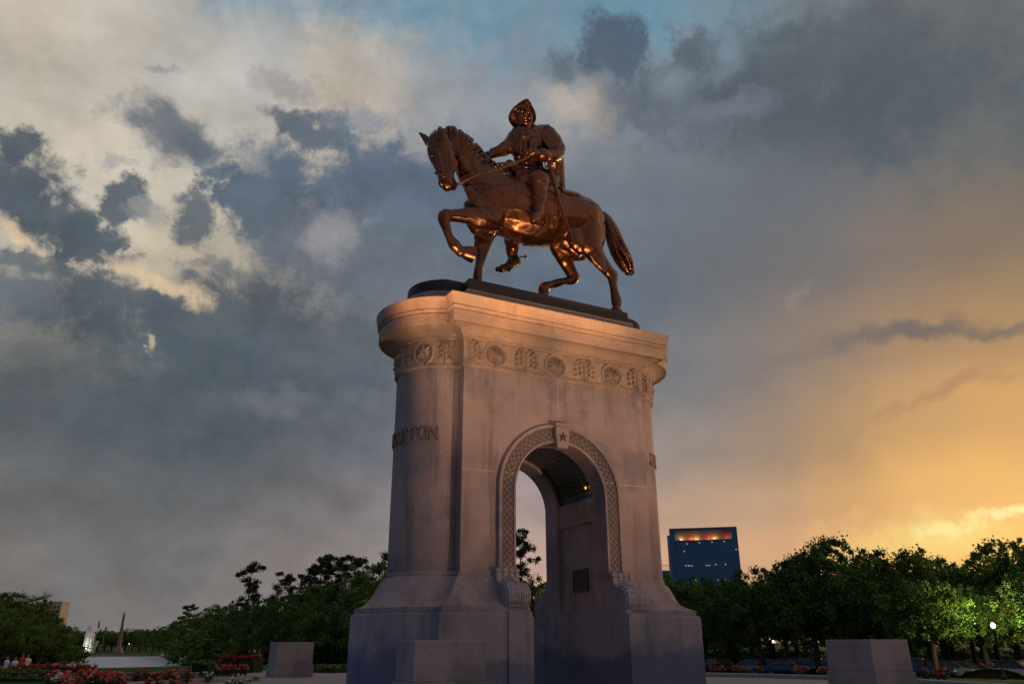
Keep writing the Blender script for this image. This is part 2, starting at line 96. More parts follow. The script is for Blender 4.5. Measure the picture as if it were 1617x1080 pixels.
 (0.646, [(0.0, 0.168, 0.16, 0.207), (0.125, 0.103, 0.128, 0.205), (0.2361, 0.084, 0.118, 0.212), (0.3194, 0.064, 0.103, 0.212), (0.3611, 0.397, 0.366, 0.345), (0.3833, 0.481, 0.431, 0.369), (0.3972, 0.535, 0.478, 0.395), (0.4111, 0.535, 0.493, 0.426), (0.425, 0.484, 0.463, 0.427), (0.4389, 0.471, 0.449, 0.415), (0.4528, 0.55, 0.483, 0.397), (0.4667, 0.486, 0.43, 0.365), (0.4806, 0.318, 0.324, 0.335), (0.4944, 0.268, 0.291, 0.322), (0.5083, 0.253, 0.273, 0.299), (0.5222, 0.236, 0.259, 0.285), (0.5361, 0.189, 0.224, 0.257), (0.55, 0.192, 0.225, 0.255), (0.5639, 0.187, 0.214, 0.238), (0.5778, 0.156, 0.175, 0.193), (0.5917, 0.151, 0.163, 0.169), (0.6056, 0.163, 0.173, 0.17), (0.6389, 0.182, 0.191, 0.182), (0.6611, 0.567, 0.353, 0.233), (0.6889, 0.528, 0.341, 0.242), (0.7361, 0.428, 0.305, 0.253), (0.8056, 0.363, 0.275, 0.252), (0.8889, 0.305, 0.24, 0.241), (1.0, 0.168, 0.16, 0.207)]),
 (0.75, [(0.0, 0.169, 0.16, 0.208), (0.125, 0.11, 0.136, 0.21), (0.2361, 0.099, 0.132, 0.218), (0.3194, 0.074, 0.111, 0.214), (0.3611, 0.364, 0.341, 0.333), (0.3833, 0.444, 0.403, 0.36), (0.3972, 0.526, 0.476, 0.406), (0.4111, 0.552, 0.513, 0.446), (0.425, 0.472, 0.461, 0.428), (0.4389, 0.414, 0.419, 0.405), (0.4528, 0.491, 0.454, 0.401), (0.4667, 0.459, 0.432, 0.39), (0.4806, 0.284, 0.334, 0.369), (0.4944, 0.254, 0.308, 0.356), (0.5083, 0.235, 0.288, 0.34), (0.5222, 0.204, 0.279, 0.339), (0.5361, 0.182, 0.27, 0.333), (0.55, 0.205, 0.258, 0.296), (0.5639, 0.206, 0.235, 0.257), (0.5778, 0.193, 0.215, 0.232), (0.5917, 0.18, 0.198, 0.207), (0.6056, 0.177, 0.192, 0.186), (0.6389, 0.193, 0.203, 0.193), (0.6611, 0.436, 0.304, 0.244), (0.6889, 0.42, 0.299, 0.247), (0.7361, 0.37, 0.279, 0.25), (0.8056, 0.328, 0.259, 0.249), (0.8889, 0.297, 0.238, 0.241), (1.0, 0.169, 0.16, 0.208)]),
 (0.873, [(0.0, 0.17, 0.161, 0.208), (0.125, 0.119, 0.146, 0.217), (0.2361, 0.118, 0.15, 0.225), (0.3194, 0.095, 0.13, 0.221), (0.3611, 0.19, 0.206, 0.263), (0.3833, 0.397, 0.371, 0.351), (0.3972, 0.533, 0.492, 0.427), (0.4111, 0.541, 0.509, 0.448), (0.425, 0.396, 0.415, 0.413), (0.4389, 0.315, 0.361, 0.39), (0.4528, 0.349, 0.374, 0.385), (0.4667, 0.269, 0.335, 0.376), (0.4806, 0.193, 0.297, 0.371), (0.4944, 0.196, 0.292, 0.364), (0.5083, 0.195, 0.279, 0.35), (0.5222, 0.169, 0.276, 0.354), (0.5361, 0.162, 0.276, 0.354), (0.55, 0.181, 0.263, 0.321), (0.5639, 0.199, 0.228, 0.25), (0.5778, 0.196, 0.218, 0.235), (0.5917, 0.195, 0.215, 0.233), (0.6056, 0.191, 0.208, 0.214), (0.6389, 0.245, 0.23, 0.237), (0.6611, 0.318, 0.257, 0.248), (0.6889, 0.325, 0.258, 0.246), (0.7361, 0.309, 0.252, 0.246), (0.8056, 0.292, 0.243, 0.246), (0.8889, 0.286, 0.235, 0.241), (1.0, 0.17, 0.161, 0.208)]),
 (1.222, [(0.0, 0.178, 0.172, 0.217), (0.125, 0.141, 0.171, 0.234), (0.2361, 0.145, 0.175, 0.237), (0.3194, 0.148, 0.178, 0.239), (0.3611, 0.182, 0.205, 0.259), (0.3833, 0.196, 0.217, 0.268), (0.3972, 0.199, 0.219, 0.269), (0.4111, 0.2, 0.22, 0.27), (0.425, 0.2, 0.22, 0.27), (0.4389, 0.2, 0.22, 0.27), (0.4528, 0.2, 0.22, 0.27), (0.4667, 0.2, 0.22, 0.27), (0.4806, 0.2, 0.22, 0.27), (0.4944, 0.2, 0.22, 0.27), (0.5083, 0.2, 0.22, 0.27), (0.5222, 0.2, 0.22, 0.27), (0.5361, 0.2, 0.22, 0.27), (0.55, 0.2, 0.22, 0.27), (0.5639, 0.2, 0.22, 0.27), (0.5778, 0.2, 0.22, 0.27), (0.5917, 0.2, 0.22, 0.27), (0.6056, 0.201, 0.22, 0.269), (0.6389, 0.214, 0.221, 0.261), (0.6611, 0.234, 0.222, 0.248), (0.6889, 0.244, 0.222, 0.241), (0.7361, 0.246, 0.223, 0.241), (0.8056, 0.248, 0.224, 0.241), (0.8889, 0.254, 0.225, 0.241), (1.0, 0.178, 0.172, 0.217)]),
]
SKY_BLOBS = [
 (-0.2547, 0.7739, -3.073, 0.1993, 0.0337, 0.162, 0.2874, 0.3813, 0.9, 1.0, 0.85),
 (0.0242, 0.7691, 3.126, 0.1355, 0.0415, 0.1384, 0.2747, 0.3712, 0.9, 1.0, 0.8),
 (0.1996, 0.7657, 3.038, 0.1515, 0.0342, 0.1441, 0.2705, 0.3613, 0.9, 1.0, 0.85),
 (0.3582, 0.7149, 2.949, 0.0551, 0.0412, 0.1878, 0.305, 0.3763, 0.9, 1.0, 0.6),
 (-0.6503, 0.5115, -2.565, 0.0247, 0.0223, 0.0827, 0.1078, 0.1302, 0.25, 0.8, 0.95),
 (-0.6397, 0.4695, -2.766, 0.0478, 0.0388, 0.0827, 0.1078, 0.1302, 0.3, 0.9, 0.95),
 (-0.592, 0.451, 2.836, 0.0563, 0.0319, 0.0909, 0.1173, 0.1455, 0.3, 1, 0.95),
 (-0.5567, 0.4309, 3.096, 0.0544, 0.0269, 0.0827, 0.1078, 0.1302, 0.25, 1, 0.95),
 (-0.5282, 0.4468, -2.904, 0.0226, 0.0157, 0.0827, 0.1078, 0.1302, 0.3, 1.0, 0.9),
 (-0.5179, 0.4859, -2.976, 0.0276, 0.0244, 0.0909, 0.1173, 0.1431, 0.25, 1, 0.95),
 (-0.4859, 0.476, 2.85, 0.022, 0.0133, 0.305, 0.2961, 0.2831, 0.4, 1, 0.7),
 (-0.4884, 0.5746, 2.902, 0.0453, 0.0249, 0.1134, 0.1432, 0.1824, 0.5, 1, 0.85),
 (-0.4419, 0.5557, 2.907, 0.0296, 0.0164, 0.1479, 0.1722, 0.207, 0.5, 1, 0.7),
 (-0.4993, 0.6363, -2.886, 0.0177, 0.0062, 0.2232, 0.2623, 0.305, 0.5, 1, 0.6),
 (-0.5458, 0.5299, -2.88, 0.016, 0.0063, 0.305, 0.314, 0.305, 0.5, 1, 0.7),
 (-0.4321, 0.4867, 1.049, 0.0304, 0.0259, 0.0995, 0.1273, 0.1592, 0.35, 1, 0.9),
 (-0.3479, 0.6603, 3.117, 0.0399, 0.013, 0.314, 0.305, 0.305, 0.4, 1.2, 0.7),
 (-0.3333, 0.624, 3.033, 0.0392, 0.0149, 0.0999, 0.1298, 0.1645, 0.3, 1, 0.9),
 (-0.2855, 0.605, 3.111, 0.0465, 0.0271, 0.0999, 0.1298, 0.1645, 0.3, 1, 0.95),
 (-0.2376, 0.6297, -3.03, 0.0466, 0.0134, 0.1878, 0.2232, 0.2831, 0.6, 1.2, 0.6),
 (-0.4154, 0.5447, -2.874, 0.0285, 0.0117, 0.1066, 0.1377, 0.1735, 0.3, 1, 0.9),
 (-0.3634, 0.5616, -2.972, 0.0594, 0.0253, 0.1644, 0.1849, 0.2241, 0.4, 1, 0.8),
 (-0.3734, 0.516, 2.939, 0.0567, 0.0321, 0.0879, 0.1199, 0.1627, 0.25, 0.9, 0.95),
 (-0.2955, 0.5043, 2.933, 0.1183, 0.0485, 0.1002, 0.1325, 0.1725, 0.35, 0.8, 0.95),
 (-0.2033, 0.5608, -3.052, 0.1279, 0.037, 0.0967, 0.1326, 0.1857, 0.3, 0.8, 0.95),
 (-0.1372, 0.5344, -3.084, 0.1379, 0.0707, 0.1075, 0.1433, 0.1959, 0.5, 0.7, 0.85),
 (-0.2213, 0.4571, 3.071, 0.1384, 0.0476, 0.1368, 0.1576, 0.1908, 0.6, 0.8, 0.8),
 (-0.264, 0.4939, 2.963, 0.0359, 0.0268, 0.3419, 0.3231, 0.3325, 0.5, 0.8, 0.7),
 (-0.4087, 0.4301, 2.961, 0.0385, 0.0106, 0.305, 0.2831, 0.2623, 0.4, 1.2, 0.7),
 (-0.3761, 0.4235, 2.948, 0.0472, 0.0138, 0.2159, 0.2159, 0.2232, 0.4, 1.2, 0.8),
 (-0.6041, 0.4016, -3.094, 0.0382, 0.0152, 0.1119, 0.1326, 0.1555, 0.3, 1, 0.9),
 (-0.6027, 0.3665, -2.918, 0.0813, 0.0345, 0.1263, 0.1485, 0.1679, 0.4, 0.8, 0.9),
 (-0.505, 0.3831, -3.104, 0.0769, 0.0305, 0.1051, 0.1272, 0.1449, 0.3, 0.8, 0.95),
 (-0.3589, 0.3562, 3.051, 0.1863, 0.0537, 0.0985, 0.1199, 0.1415, 0.35, 0.8, 0.9),
 (-0.4088, 0.2815, -3.041, 0.2169, 0.1049, 0.0807, 0.1055, 0.1277, 0.7, 0.5, 0.7),
 (-0.3892, 0.2989, -3.124, 0.1335, 0.0453, 0.0682, 0.0944, 0.1172, 0.8, 0.7, 0.7),
 (-0.6222, 0.4239, 2.784, 0.0242, 0.0108, 0.7124, 0.5354, 0.345, 0.4, 1, 0.85),
 (-0.4661, 0.4089, 2.843, 0.0513, 0.0118, 0.7124, 0.5484, 0.345, 0.4, 1.0, 0.8),
 (-0.4669, 0.3376, 1.907, 0.0103, 0.0049, 0.4779, 0.4025, 0.2827, 0.5, 0.5, 0.8),
 (-0.314, 0.2754, -3.063, 0.0462, 0.0123, 0.1878, 0.2016, 0.2232, 0.7, 1, 0.6),
 (-0.2615, 0.3424, -3.066, 0.0488, 0.0237, 0.147, 0.1662, 0.1921, 0.8, 1, 0.5),
 (0.1894, 0.667, 3.044, 0.0674, 0.0367, 0.1431, 0.172, 0.2096, 0.6, 1.1, 0.8),
 (0.1648, 0.72, 2.867, 0.0483, 0.0408, 0.0841, 0.1174, 0.1622, 0.3, 0.9, 0.95),
 (0.0815, 0.7037, 3.099, 0.0301, 0.0189, 0.1073, 0.143, 0.1875, 0.4, 0.9, 0.9),
 (0.1785, 0.6532, 3.05, 0.0575, 0.0252, 0.1132, 0.1431, 0.177, 0.5, 1, 0.8),
 (0.2867, 0.7129, 2.992, 0.0323, 0.0252, 0.1079, 0.1325, 0.1602, 0.35, 1, 0.9),
 (0.2939, 0.6652, 2.759, 0.0635, 0.0294, 0.1033, 0.1274, 0.1545, 0.4, 1, 0.9),
 (0.376, 0.6619, -3.12, 0.078, 0.0432, 0.0946, 0.1175, 0.1434, 0.8, 1, 0.95),
 (0.4946, 0.6491, 2.877, 0.1375, 0.0613, 0.0941, 0.115, 0.1339, 0.8, 0.9, 0.95),
 (0.6063, 0.5953, 2.8, 0.1277, 0.0726, 0.1221, 0.1384, 0.15, 0.8, 0.8, 0.9),
 (0.4483, 0.5887, 2.917, 0.1541, 0.04, 0.0901, 0.1104, 0.1332, 0.8, 0.9, 0.85),
 (0.5324, 0.6036, 2.998, 0.0909, 0.0483, 0.0859, 0.1057, 0.1237, 0.6, 1, 0.7),
 (0.2622, 0.6748, 3.005, 0.0245, 0.0159, 0.2623, 0.3231, 0.3763, 0.9, 1, 0.55),
 (0.3347, 0.6981, 0.768, 0.0222, 0.0157, 0.2159, 0.2918, 0.3515, 0.9, 1.2, 0.6),
 (0.3356, 0.6366, 3.111, 0.0355, 0.0073, 0.2159, 0.2542, 0.2961, 0.9, 1.2, 0.35),
 (0.2939, 0.6322, 3.133, 0.0542, 0.0103, 0.2159, 0.2542, 0.2961, 1.0, 1.3, 0.3),
 (0.0962, 0.6589, 3.091, 0.0509, 0.0298, 0.4963, 0.4192, 0.3395, 0.6, 1, 0.7),
 (0.386, 0.5193, -2.923, 0.0639, 0.0459, 0.15, 0.162, 0.1878, 0.8, 1, 0.5),
 (0.3953, 0.3262, -2.988, 0.0673, 0.009, 0.2086, 0.1714, 0.1441, 0.9, 0.4, 0.55),
 (0.478, 0.3397, 3.123, 0.063, 0.0081, 0.1559, 0.1384, 0.1329, 0.8, 0.4, 0.65),
 (0.5325, 0.3345, 2.919, 0.0595, 0.0072, 0.1559, 0.1384, 0.1329, 0.8, 0.4, 0.6),
 (0.598, 0.3215, 3.094, 0.0368, 0.0062, 0.1683, 0.15, 0.1329, 0.9, 0.5, 0.6),
 (0.5185, 0.263, -2.911, 0.0465, 0.0062, 0.4091, 0.2258, 0.1258, 0.8, 1, 0.6),
 (0.5584, 0.2689, 3.077, 0.0499, 0.0042, 0.477, 0.2566, 0.1265, 0.8, 1, 0.5),
 (0.4894, 0.1062, -3.101, 0.0814, 0.0173, 1.0, 0.7338, 0.2383, 0.8, 1.2, 0.7),
 (0.5662, 0.1287, -2.926, 0.03, 0.0075, 1.0, 0.881, 0.402, 0.6, 1, 0.9),
 (0.5036, 0.1154, -3.107, 0.0248, 0.0053, 1.0, 0.8469, 0.3501, 0.7, 1.2, 0.8),
 (0.3862, 0.3928, 1.242, 0.0137, 0.0062, 0.3278, 0.2874, 0.2086, 1.0, 0.5, 0.4),
 (0.3296, 0.1143, -3.007, 0.101, 0.0143, 0.7106, 0.368, 0.1779, 0.9, 1, 0.4),
]


# ------------------------------------------------------------------ node helpers
class NT:
    def __init__(s, nt): s.nt = nt
    def n(s, t, **kw):
        x = s.nt.nodes.new(t)
        for k, v in kw.items():
            if k.startswith('i_'):
                key = k[2:]; key = int(key) if key.isdigit() else key.replace('_', ' ')
                s.put(x.inputs[key], v)
            else: setattr(x, k, v)
        return x
    def put(s, sock, v):
        if isinstance(v, bpy.types.NodeSocket): s.nt.links.new(v, sock)
        elif hasattr(sock, 'default_value'):
            if isinstance(v, (tuple, list)) and len(v) == 3 and sock.type == 'RGBA': v = (*v, 1)
            sock.default_value = v
    def m(s, op, a, b=None, c=None):
        x = s.n('ShaderNodeMath', operation=op); s.put(x.inputs[0], a)
        if b is not None: s.put(x.inputs[1], b)
        if c is not None: s.put(x.inputs[2], c)
        return x.outputs[0]
    def vm(s, op, a, b=None):
        x = s.n('ShaderNodeVectorMath', operation=op); s.put(x.inputs[0], a)
        if b is not None:
            if op == 'SCALE': s.put(x.inputs['Scale'], b)
            else: s.put(x.inputs[1], b)
        return x.outputs['Value'] if op in ('DOT_PRODUCT', 'LENGTH') else x.outputs[0]
    def mix(s, f, a, b, blend='MIX'):
        x = s.n('ShaderNodeMix', data_type='RGBA', blend_type=blend); s.put(x.inputs[0], f); s.put(x.inputs[6], a); s.put(x.inputs[7], b)
        return x.outputs[2]
    def noise(s, vec, scale, detail=4, rough=.55, out=0, dist=0.):
        x = s.n('ShaderNodeTexNoise'); s.put(x.inputs['Vector'], vec); s.put(x.inputs['Scale'], scale); s.put(x.inputs['Detail'], detail)
        s.put(x.inputs['Roughness'], rough); s.put(x.inputs['Distortion'], dist)
        return x.outputs[out]
    def mr(s, v, a, b, c=0., d=1., t='SMOOTHSTEP'):
        x = s.n('ShaderNodeMapRange', interpolation_type=t)
        for i, k in enumerate((v, a, b, c, d)): s.put(x.inputs[i], k)
        return x.outputs[0]

# ------------------------------------------------------------------ sky (world)
SUN_AZ, SUN_EL = R_(32.0), R_(6.0)
w = bpy.data.worlds.new('World'); sc.world = w; w.use_nodes = True
T = NT(w.node_tree); w.node_tree.nodes.clear()
tc = T.n('ShaderNodeTexCoord').outputs['Generated']
dirn = T.vm('NORMALIZE', tc)
sep = T.n('ShaderNodeSeparateXYZ'); T.put(sep.inputs[0], dirn)
az = T.m('ARCTAN2', sep.outputs[0], sep.outputs[1]); el = T.m('ARCSINE', sep.outputs[2])
ae = T.n('ShaderNodeCombineXYZ'); T.put(ae.inputs[0], az); T.put(ae.inputs[1], el); ae = ae.outputs[0]
n1 = T.noise(dirn, 5.5, 6, .55, out=1)
n2 = T.noise(dirn, 22., 8, .62, out=1)
w1 = T.vm('SCALE', T.vm('SUBTRACT', n1, (.5, .5, .5)), .10)
w2 = T.vm('SCALE', T.vm('SUBTRACT', n2, (.5, .5, .5)), .060)
P1 = T.vm('ADD', ae, w1); P2 = T.vm('ADD', ae, w2)
P2 = T.vm('ADD', P2, T.vm('SCALE', w1, .35))
sky = T.n('ShaderNodeTexSky', sky_type='NISHITA'); sky.sun_disc = False; sky.sun_elevation = SUN_EL; sky.sun_rotation = SUN_AZ
sky.dust_density = 2.0
nish = T.vm('SCALE', sky.outputs[0], .10)
sp1 = T.n('ShaderNodeSeparateXYZ'); T.put(sp1.inputs[0], P1)
azf = T.m('MULTIPLY_ADD', sp1.outputs[0], 1/(2*math.pi), .5); elw = sp1.outputs[1]
c = None; pe = None
for e, stops in SKY_ROWS:
    rp = T.n('ShaderNodeValToRGB'); rp.color_ramp.interpolation = 'EASE'; T.put(rp.inputs[0], azf)
    els = rp.color_ramp.elements
    while len(els) < len(stops): els.new(.5)
    for k, (p_, r, g, b) in enumerate(stops): els[k].position = p_; els[k].color = (r, g, b, 1)
    c = rp.outputs[0] if c is None else T.mix(T.mr(elw, pe, e), c, rp.outputs[0])
    pe = e
c = T.vm('ADD', T.vm('SCALE', c, .97), T.vm('SCALE', nish, .02))
fb = T.m('SUBTRACT', T.noise(T.vm('ADD', dirn, T.vm('SCALE', w1, .6)), 19., 11, .70), .5); fb = T.m('MULTIPLY', fb, 1.9)
P2 = T.vm('MULTIPLY', P2, (1, 1, 0))
for a, e, rot, s1, s2, r, g, b, soft, k, op in SKY_BLOBS:
    gt = T.n('ShaderNodeTexGradient', gradient_type='SPHERICAL'); T.put(gt.inputs[0], P2)
    tm = gt.texture_mapping; tm.vector_type = 'TEXTURE'; tm.translation = (a, e, 0); tm.rotation = (0, 0, rot); tm.scale = (s1*3, s2*3, 1)
    al = T.mr(T.m('MULTIPLY_ADD', fb, -k*1.9/3, gt.outputs[1]), 1-(.98+soft*1.45)/3, 1-(.92-soft*1.1)/3, 0., op)
    c = T.mix(al, c, (r, g, b))
# fine cloud modelling: gentle light and dark within the deck
fine = T.noise(T.vm('ADD', T.vm('MULTIPLY', dirn, (1, 1, 1.5)), T.vm('SCALE', w1, .8)), 8.5, 10, .62)
kaz = T.mr(az, -.05, .42, 1., .22)
c = T.vm('SCALE', c, T.m('MULTIPLY_ADD', T.mr(fine, .22, .78, -.29, .30, 'LINEAR'), kaz, 1.02))
cl2 = T.noise(T.vm('ADD', T.vm('MULTIPLY', dirn, (1, 1, 1.8)), T.vm('SCALE', w2, .8)), 4.2, 9, .58)
gr = T.vm('SCALE', (.30, .325, .35), T.m('MULTIPLY', T.vm('DOT_PRODUCT', c, (.4, .4, .2)), 2.4))
c = T.mix(T.m('MULTIPLY', T.mr(cl2, .46, .66, 0., .22), kaz), c, gr)
bg = T.n('ShaderNodeBackground'); T.put(bg.inputs[0], c); bg.inputs[1].default_value = 1.0
wo = T.n('ShaderNodeOutputWorld'); T.put(wo.inputs[0], bg.outputs[0])
w.cycles.sampling_method = 'MANUAL'; w.cycles.sample_map_resolution = 512

# low veiled sun
sl = bpy.data.lights.new('sun', 'SUN'); sl.energy = 0.6; sl.angle = R_(10); sl.color = (1, .72, .42)
so = bpy.data.objects.new('sun', sl); col.objects.link(so)
sd = Vector((math.sin(SUN_AZ)*math.cos(SUN_EL), math.cos(SUN_AZ)*math.cos(SUN_EL), math.sin(SUN_EL)))
so.rotation_euler = sd.to_track_quat('Z', 'Y').to_euler(); so.location = (120, 200, 60)

# ------------------------------------------------------------------ materials
MATS = {}
def mat(name, color, rough=.8, metal=0., var=.0, vscale=3., bump=0., bscale=40., spec=None, emit=None, estr=0., color2=None, coord='Object', trans=0., attr=None, rvar=0.):
    m = bpy.data.materials.new(name); m.use_nodes = True; t = NT(m.node_tree)
    b = m.node_tree.nodes['Principled BSDF']
    tcn = t.n('ShaderNodeTexCoord').outputs[coord]
    c_ = (*color, 1)
    if color2 is not None or var:
        f = t.noise(tcn, vscale, 6, .6)
        f = t.mr(f, .32, .68)
        c2 = color2 if color2 is not None else tuple(max(0, x*(1-var)) for x in color)
        cc = t.mix(f, c_, (*c2, 1))
        if attr:
            at = t.n('ShaderNodeAttribute', attribute_name=attr); cc = t.mix(1., cc, at.outputs[0], 'MULTIPLY')
        t.put(b.inputs['Base Color'], cc)
    elif attr:
        at = t.n('ShaderNodeAttribute', attribute_name=attr); t.put(b.inputs['Base Color'], t.mix(1., c_, at.outputs[0], 'MULTIPLY'))
    else: b.inputs['Base Color'].default_value = c_
    b.inputs['Roughness'].default_value = rough; b.inputs['Metallic'].default_value = metal
    if rvar:
        t.put(b.inputs['Roughness'], t.mr(t.noise(tcn, vscale*2.3, 5, .6), .3, .7, rough-rvar, rough+rvar))
    if spec is not None: b.inputs['Specular IOR Level'].default_value = spec
    if emit is not None:
        b.inputs['Emission Color'].default_value = (*emit, 1); b.inputs['Emission Strength'].default_value = estr
    if bump:
        bn = t.n('ShaderNodeBump'); bn.inputs['Strength'].default_value = bump; bn.inputs['Distance'].default_value = .02
        t.put(bn.inputs['Height'], t.noise(tcn, bscale, 6, .65)); t.put(b.inputs['Normal'], bn.outputs[0])
    MATS[name] = m
    return m
def stone(name, base, stain_shade=(.10, .085, .085), streak=.55, scale=1., sky_tint=0):
    """pink granite / limestone with speckle, tonal blotches and vertical weather streaks"""
    m = bpy.data.materials.new(name); m.use_nodes = True; t = NT(m.node_tree); b = m.node_tree.nodes['Principled BSDF']
    o = t.n('ShaderNodeTexCoord').outputs['Object']
    sp = t.noise(o, 30.*scale, 5, .75)
    bl = t.noise(o, .55*scale, 7, .66)
    st = t.noise(t.vm('MULTIPLY', o, (2.6, 2.6, .28)), .9*scale, 7, .62)
    c = t.mix(t.mr(bl, .3, .7), tuple(x*1.14 for x in base), tuple(x*.82 for x in base))
    c = t.mix(t.mr(sp, .38, .62, 0., .55), c, tuple(x*.5 for x in base))
    c = t.mix(t.mr(st, .50, .74, 0., streak), c, stain_shade)
    bb = t.noise(o, .38*scale, 7, .62)
    c = t.mix(t.mr(bb, .50, .62, 0., .62), c, (base[0]*.36, base[1]*.45, base[2]*.58))
    oz = t.n('ShaderNodeSeparateXYZ'); t.put(oz.inputs[0], o)
    run = t.noise(t.vm('ADD', t.vm('MULTIPLY', o, (2.2, 2.2, .16)), t.vm('SCALE', t.noise(o, .7, 3, .5, out=1), .8)), 1., 7, .66)
    led = t.m('MULTIPLY', t.mr(t.m('ADD', oz.outputs[2], t.m('MULTIPLY', bl, 1.6)), 8.6, 10.3, 0., 1.), t.mr(oz.outputs[2], 9.37, 9.38, 1., 0.))
    c = t.mix(t.m('MULTIPLY', led, t.mr(run, .44, .70, .0, .55)), c, stain_shade)
    if sky_tint:   # blue sky light painted into the colour along the foot, with a ragged edge
        tint_z = t.m('ADD', oz.outputs[2], t.m('MULTIPLY', t.noise(t.vm('MULTIPLY', o, (1, 1, .7)), .8, 6, .6), -2.4))
        c = t.mix(t.mr(tint_z, .15, -.35, 0., .75), c, (.085, .12, .20))
    geo = t.n('ShaderNodeNewGeometry'); c = t.mix(t.mr(geo.outputs['Pointiness'], .40, .495, .75, 0.), c, stain_shade)  # concave edges darkened: occlusion shade painted into the colour
    t.put(b.inputs['Base Color'], c)
    b.inputs['Roughness'].default_value = .82; b.inputs['Specular IOR Level'].default_value = .3
    bn = t.n('ShaderNodeBump'); bn.inputs['Strength'].default_value = .35; bn.inputs['Distance'].default_value = .012
    t.put(bn.inputs['Height'], t.m('ADD', t.noise(o, 24., 6, .7), t.m('MULTIPLY', bl, 1.5))); t.put(b.inputs['Normal'], bn.outputs[0])
    MATS[name] = m; return m
m_body = stone('pink_granite', (.44, .345, .325))
m_plinth = stone('plinth_granite', (.36, .335, .365), streak=.45, sky_tint=1)
m_corn = stone('cornice_stone', (.52, .385, .30), streak=.3)
m_relief = stone('relief_stone', (.42, .305, .24), streak=.3)
m_lat = stone('lattice_dirt_shade_stone', (.13, .09, .085))  # dark ribs: shade and dirt of the lattice grooves put into the colour
m_letter = stone('letter_stone', (.31, .235, .215))  # darker than the body stone: shadows of the letters put into the colour
m_dirt = stone('dark_weathered_stone', (.17, .125, .12))
m_mortar = mat('mortar', (.62, .52, .46), .9, var=.3, vscale=6)
m_ped = stone('pedestal_stone', (.35, .315, .325), streak=.35)
def bronze(name, base, dark, rough, bump, bs, stretch=(1, 1, 1)):
    m = bpy.data.materials.new(name); m.use_nodes = True; t = NT(m.node_tree); b = m.node_tree.nodes['Principled BSDF']
    o = t.n('ShaderNodeTexCoord').outputs['Object']; geo = t.n('ShaderNodeNewGeometry')
    n1_ = t.noise(o, 1.3, 6, .6); n2_ = t.noise(t.vm('MULTIPLY', o, stretch), bs, 5, .6)
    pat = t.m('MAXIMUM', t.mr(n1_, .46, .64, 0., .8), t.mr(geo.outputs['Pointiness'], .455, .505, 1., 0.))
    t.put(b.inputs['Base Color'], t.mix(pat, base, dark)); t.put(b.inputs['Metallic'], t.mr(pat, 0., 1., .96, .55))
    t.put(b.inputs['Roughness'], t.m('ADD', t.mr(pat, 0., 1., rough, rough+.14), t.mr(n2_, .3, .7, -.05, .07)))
    b.inputs['Coat Weight'].default_value = .55; b.inputs['Coat Roughness'].default_value = .30
    bn = t.n('ShaderNodeBump'); bn.inputs['Strength'].default_value = bump; bn.inputs['Distance'].default_value = .05
    t.put(bn.inputs['Height'], n2_); t.put(b.inputs['Normal'], bn.outputs[0]); MATS[name] = m; return m
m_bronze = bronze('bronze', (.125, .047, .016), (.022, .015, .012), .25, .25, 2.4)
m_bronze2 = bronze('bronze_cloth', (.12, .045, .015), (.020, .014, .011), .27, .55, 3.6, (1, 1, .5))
m_bbase = mat('bronze_base_dark', (.022, .014, .012), .62, .0, vscale=3., color2=(.018, .015, .016), bump=.3, bscale=14.)
m_plaque = mat('plaque_bronze', (.11, .075, .055), .5, .7, vscale=6, color2=(.03, .022, .018), bump=.5, bscale=60)

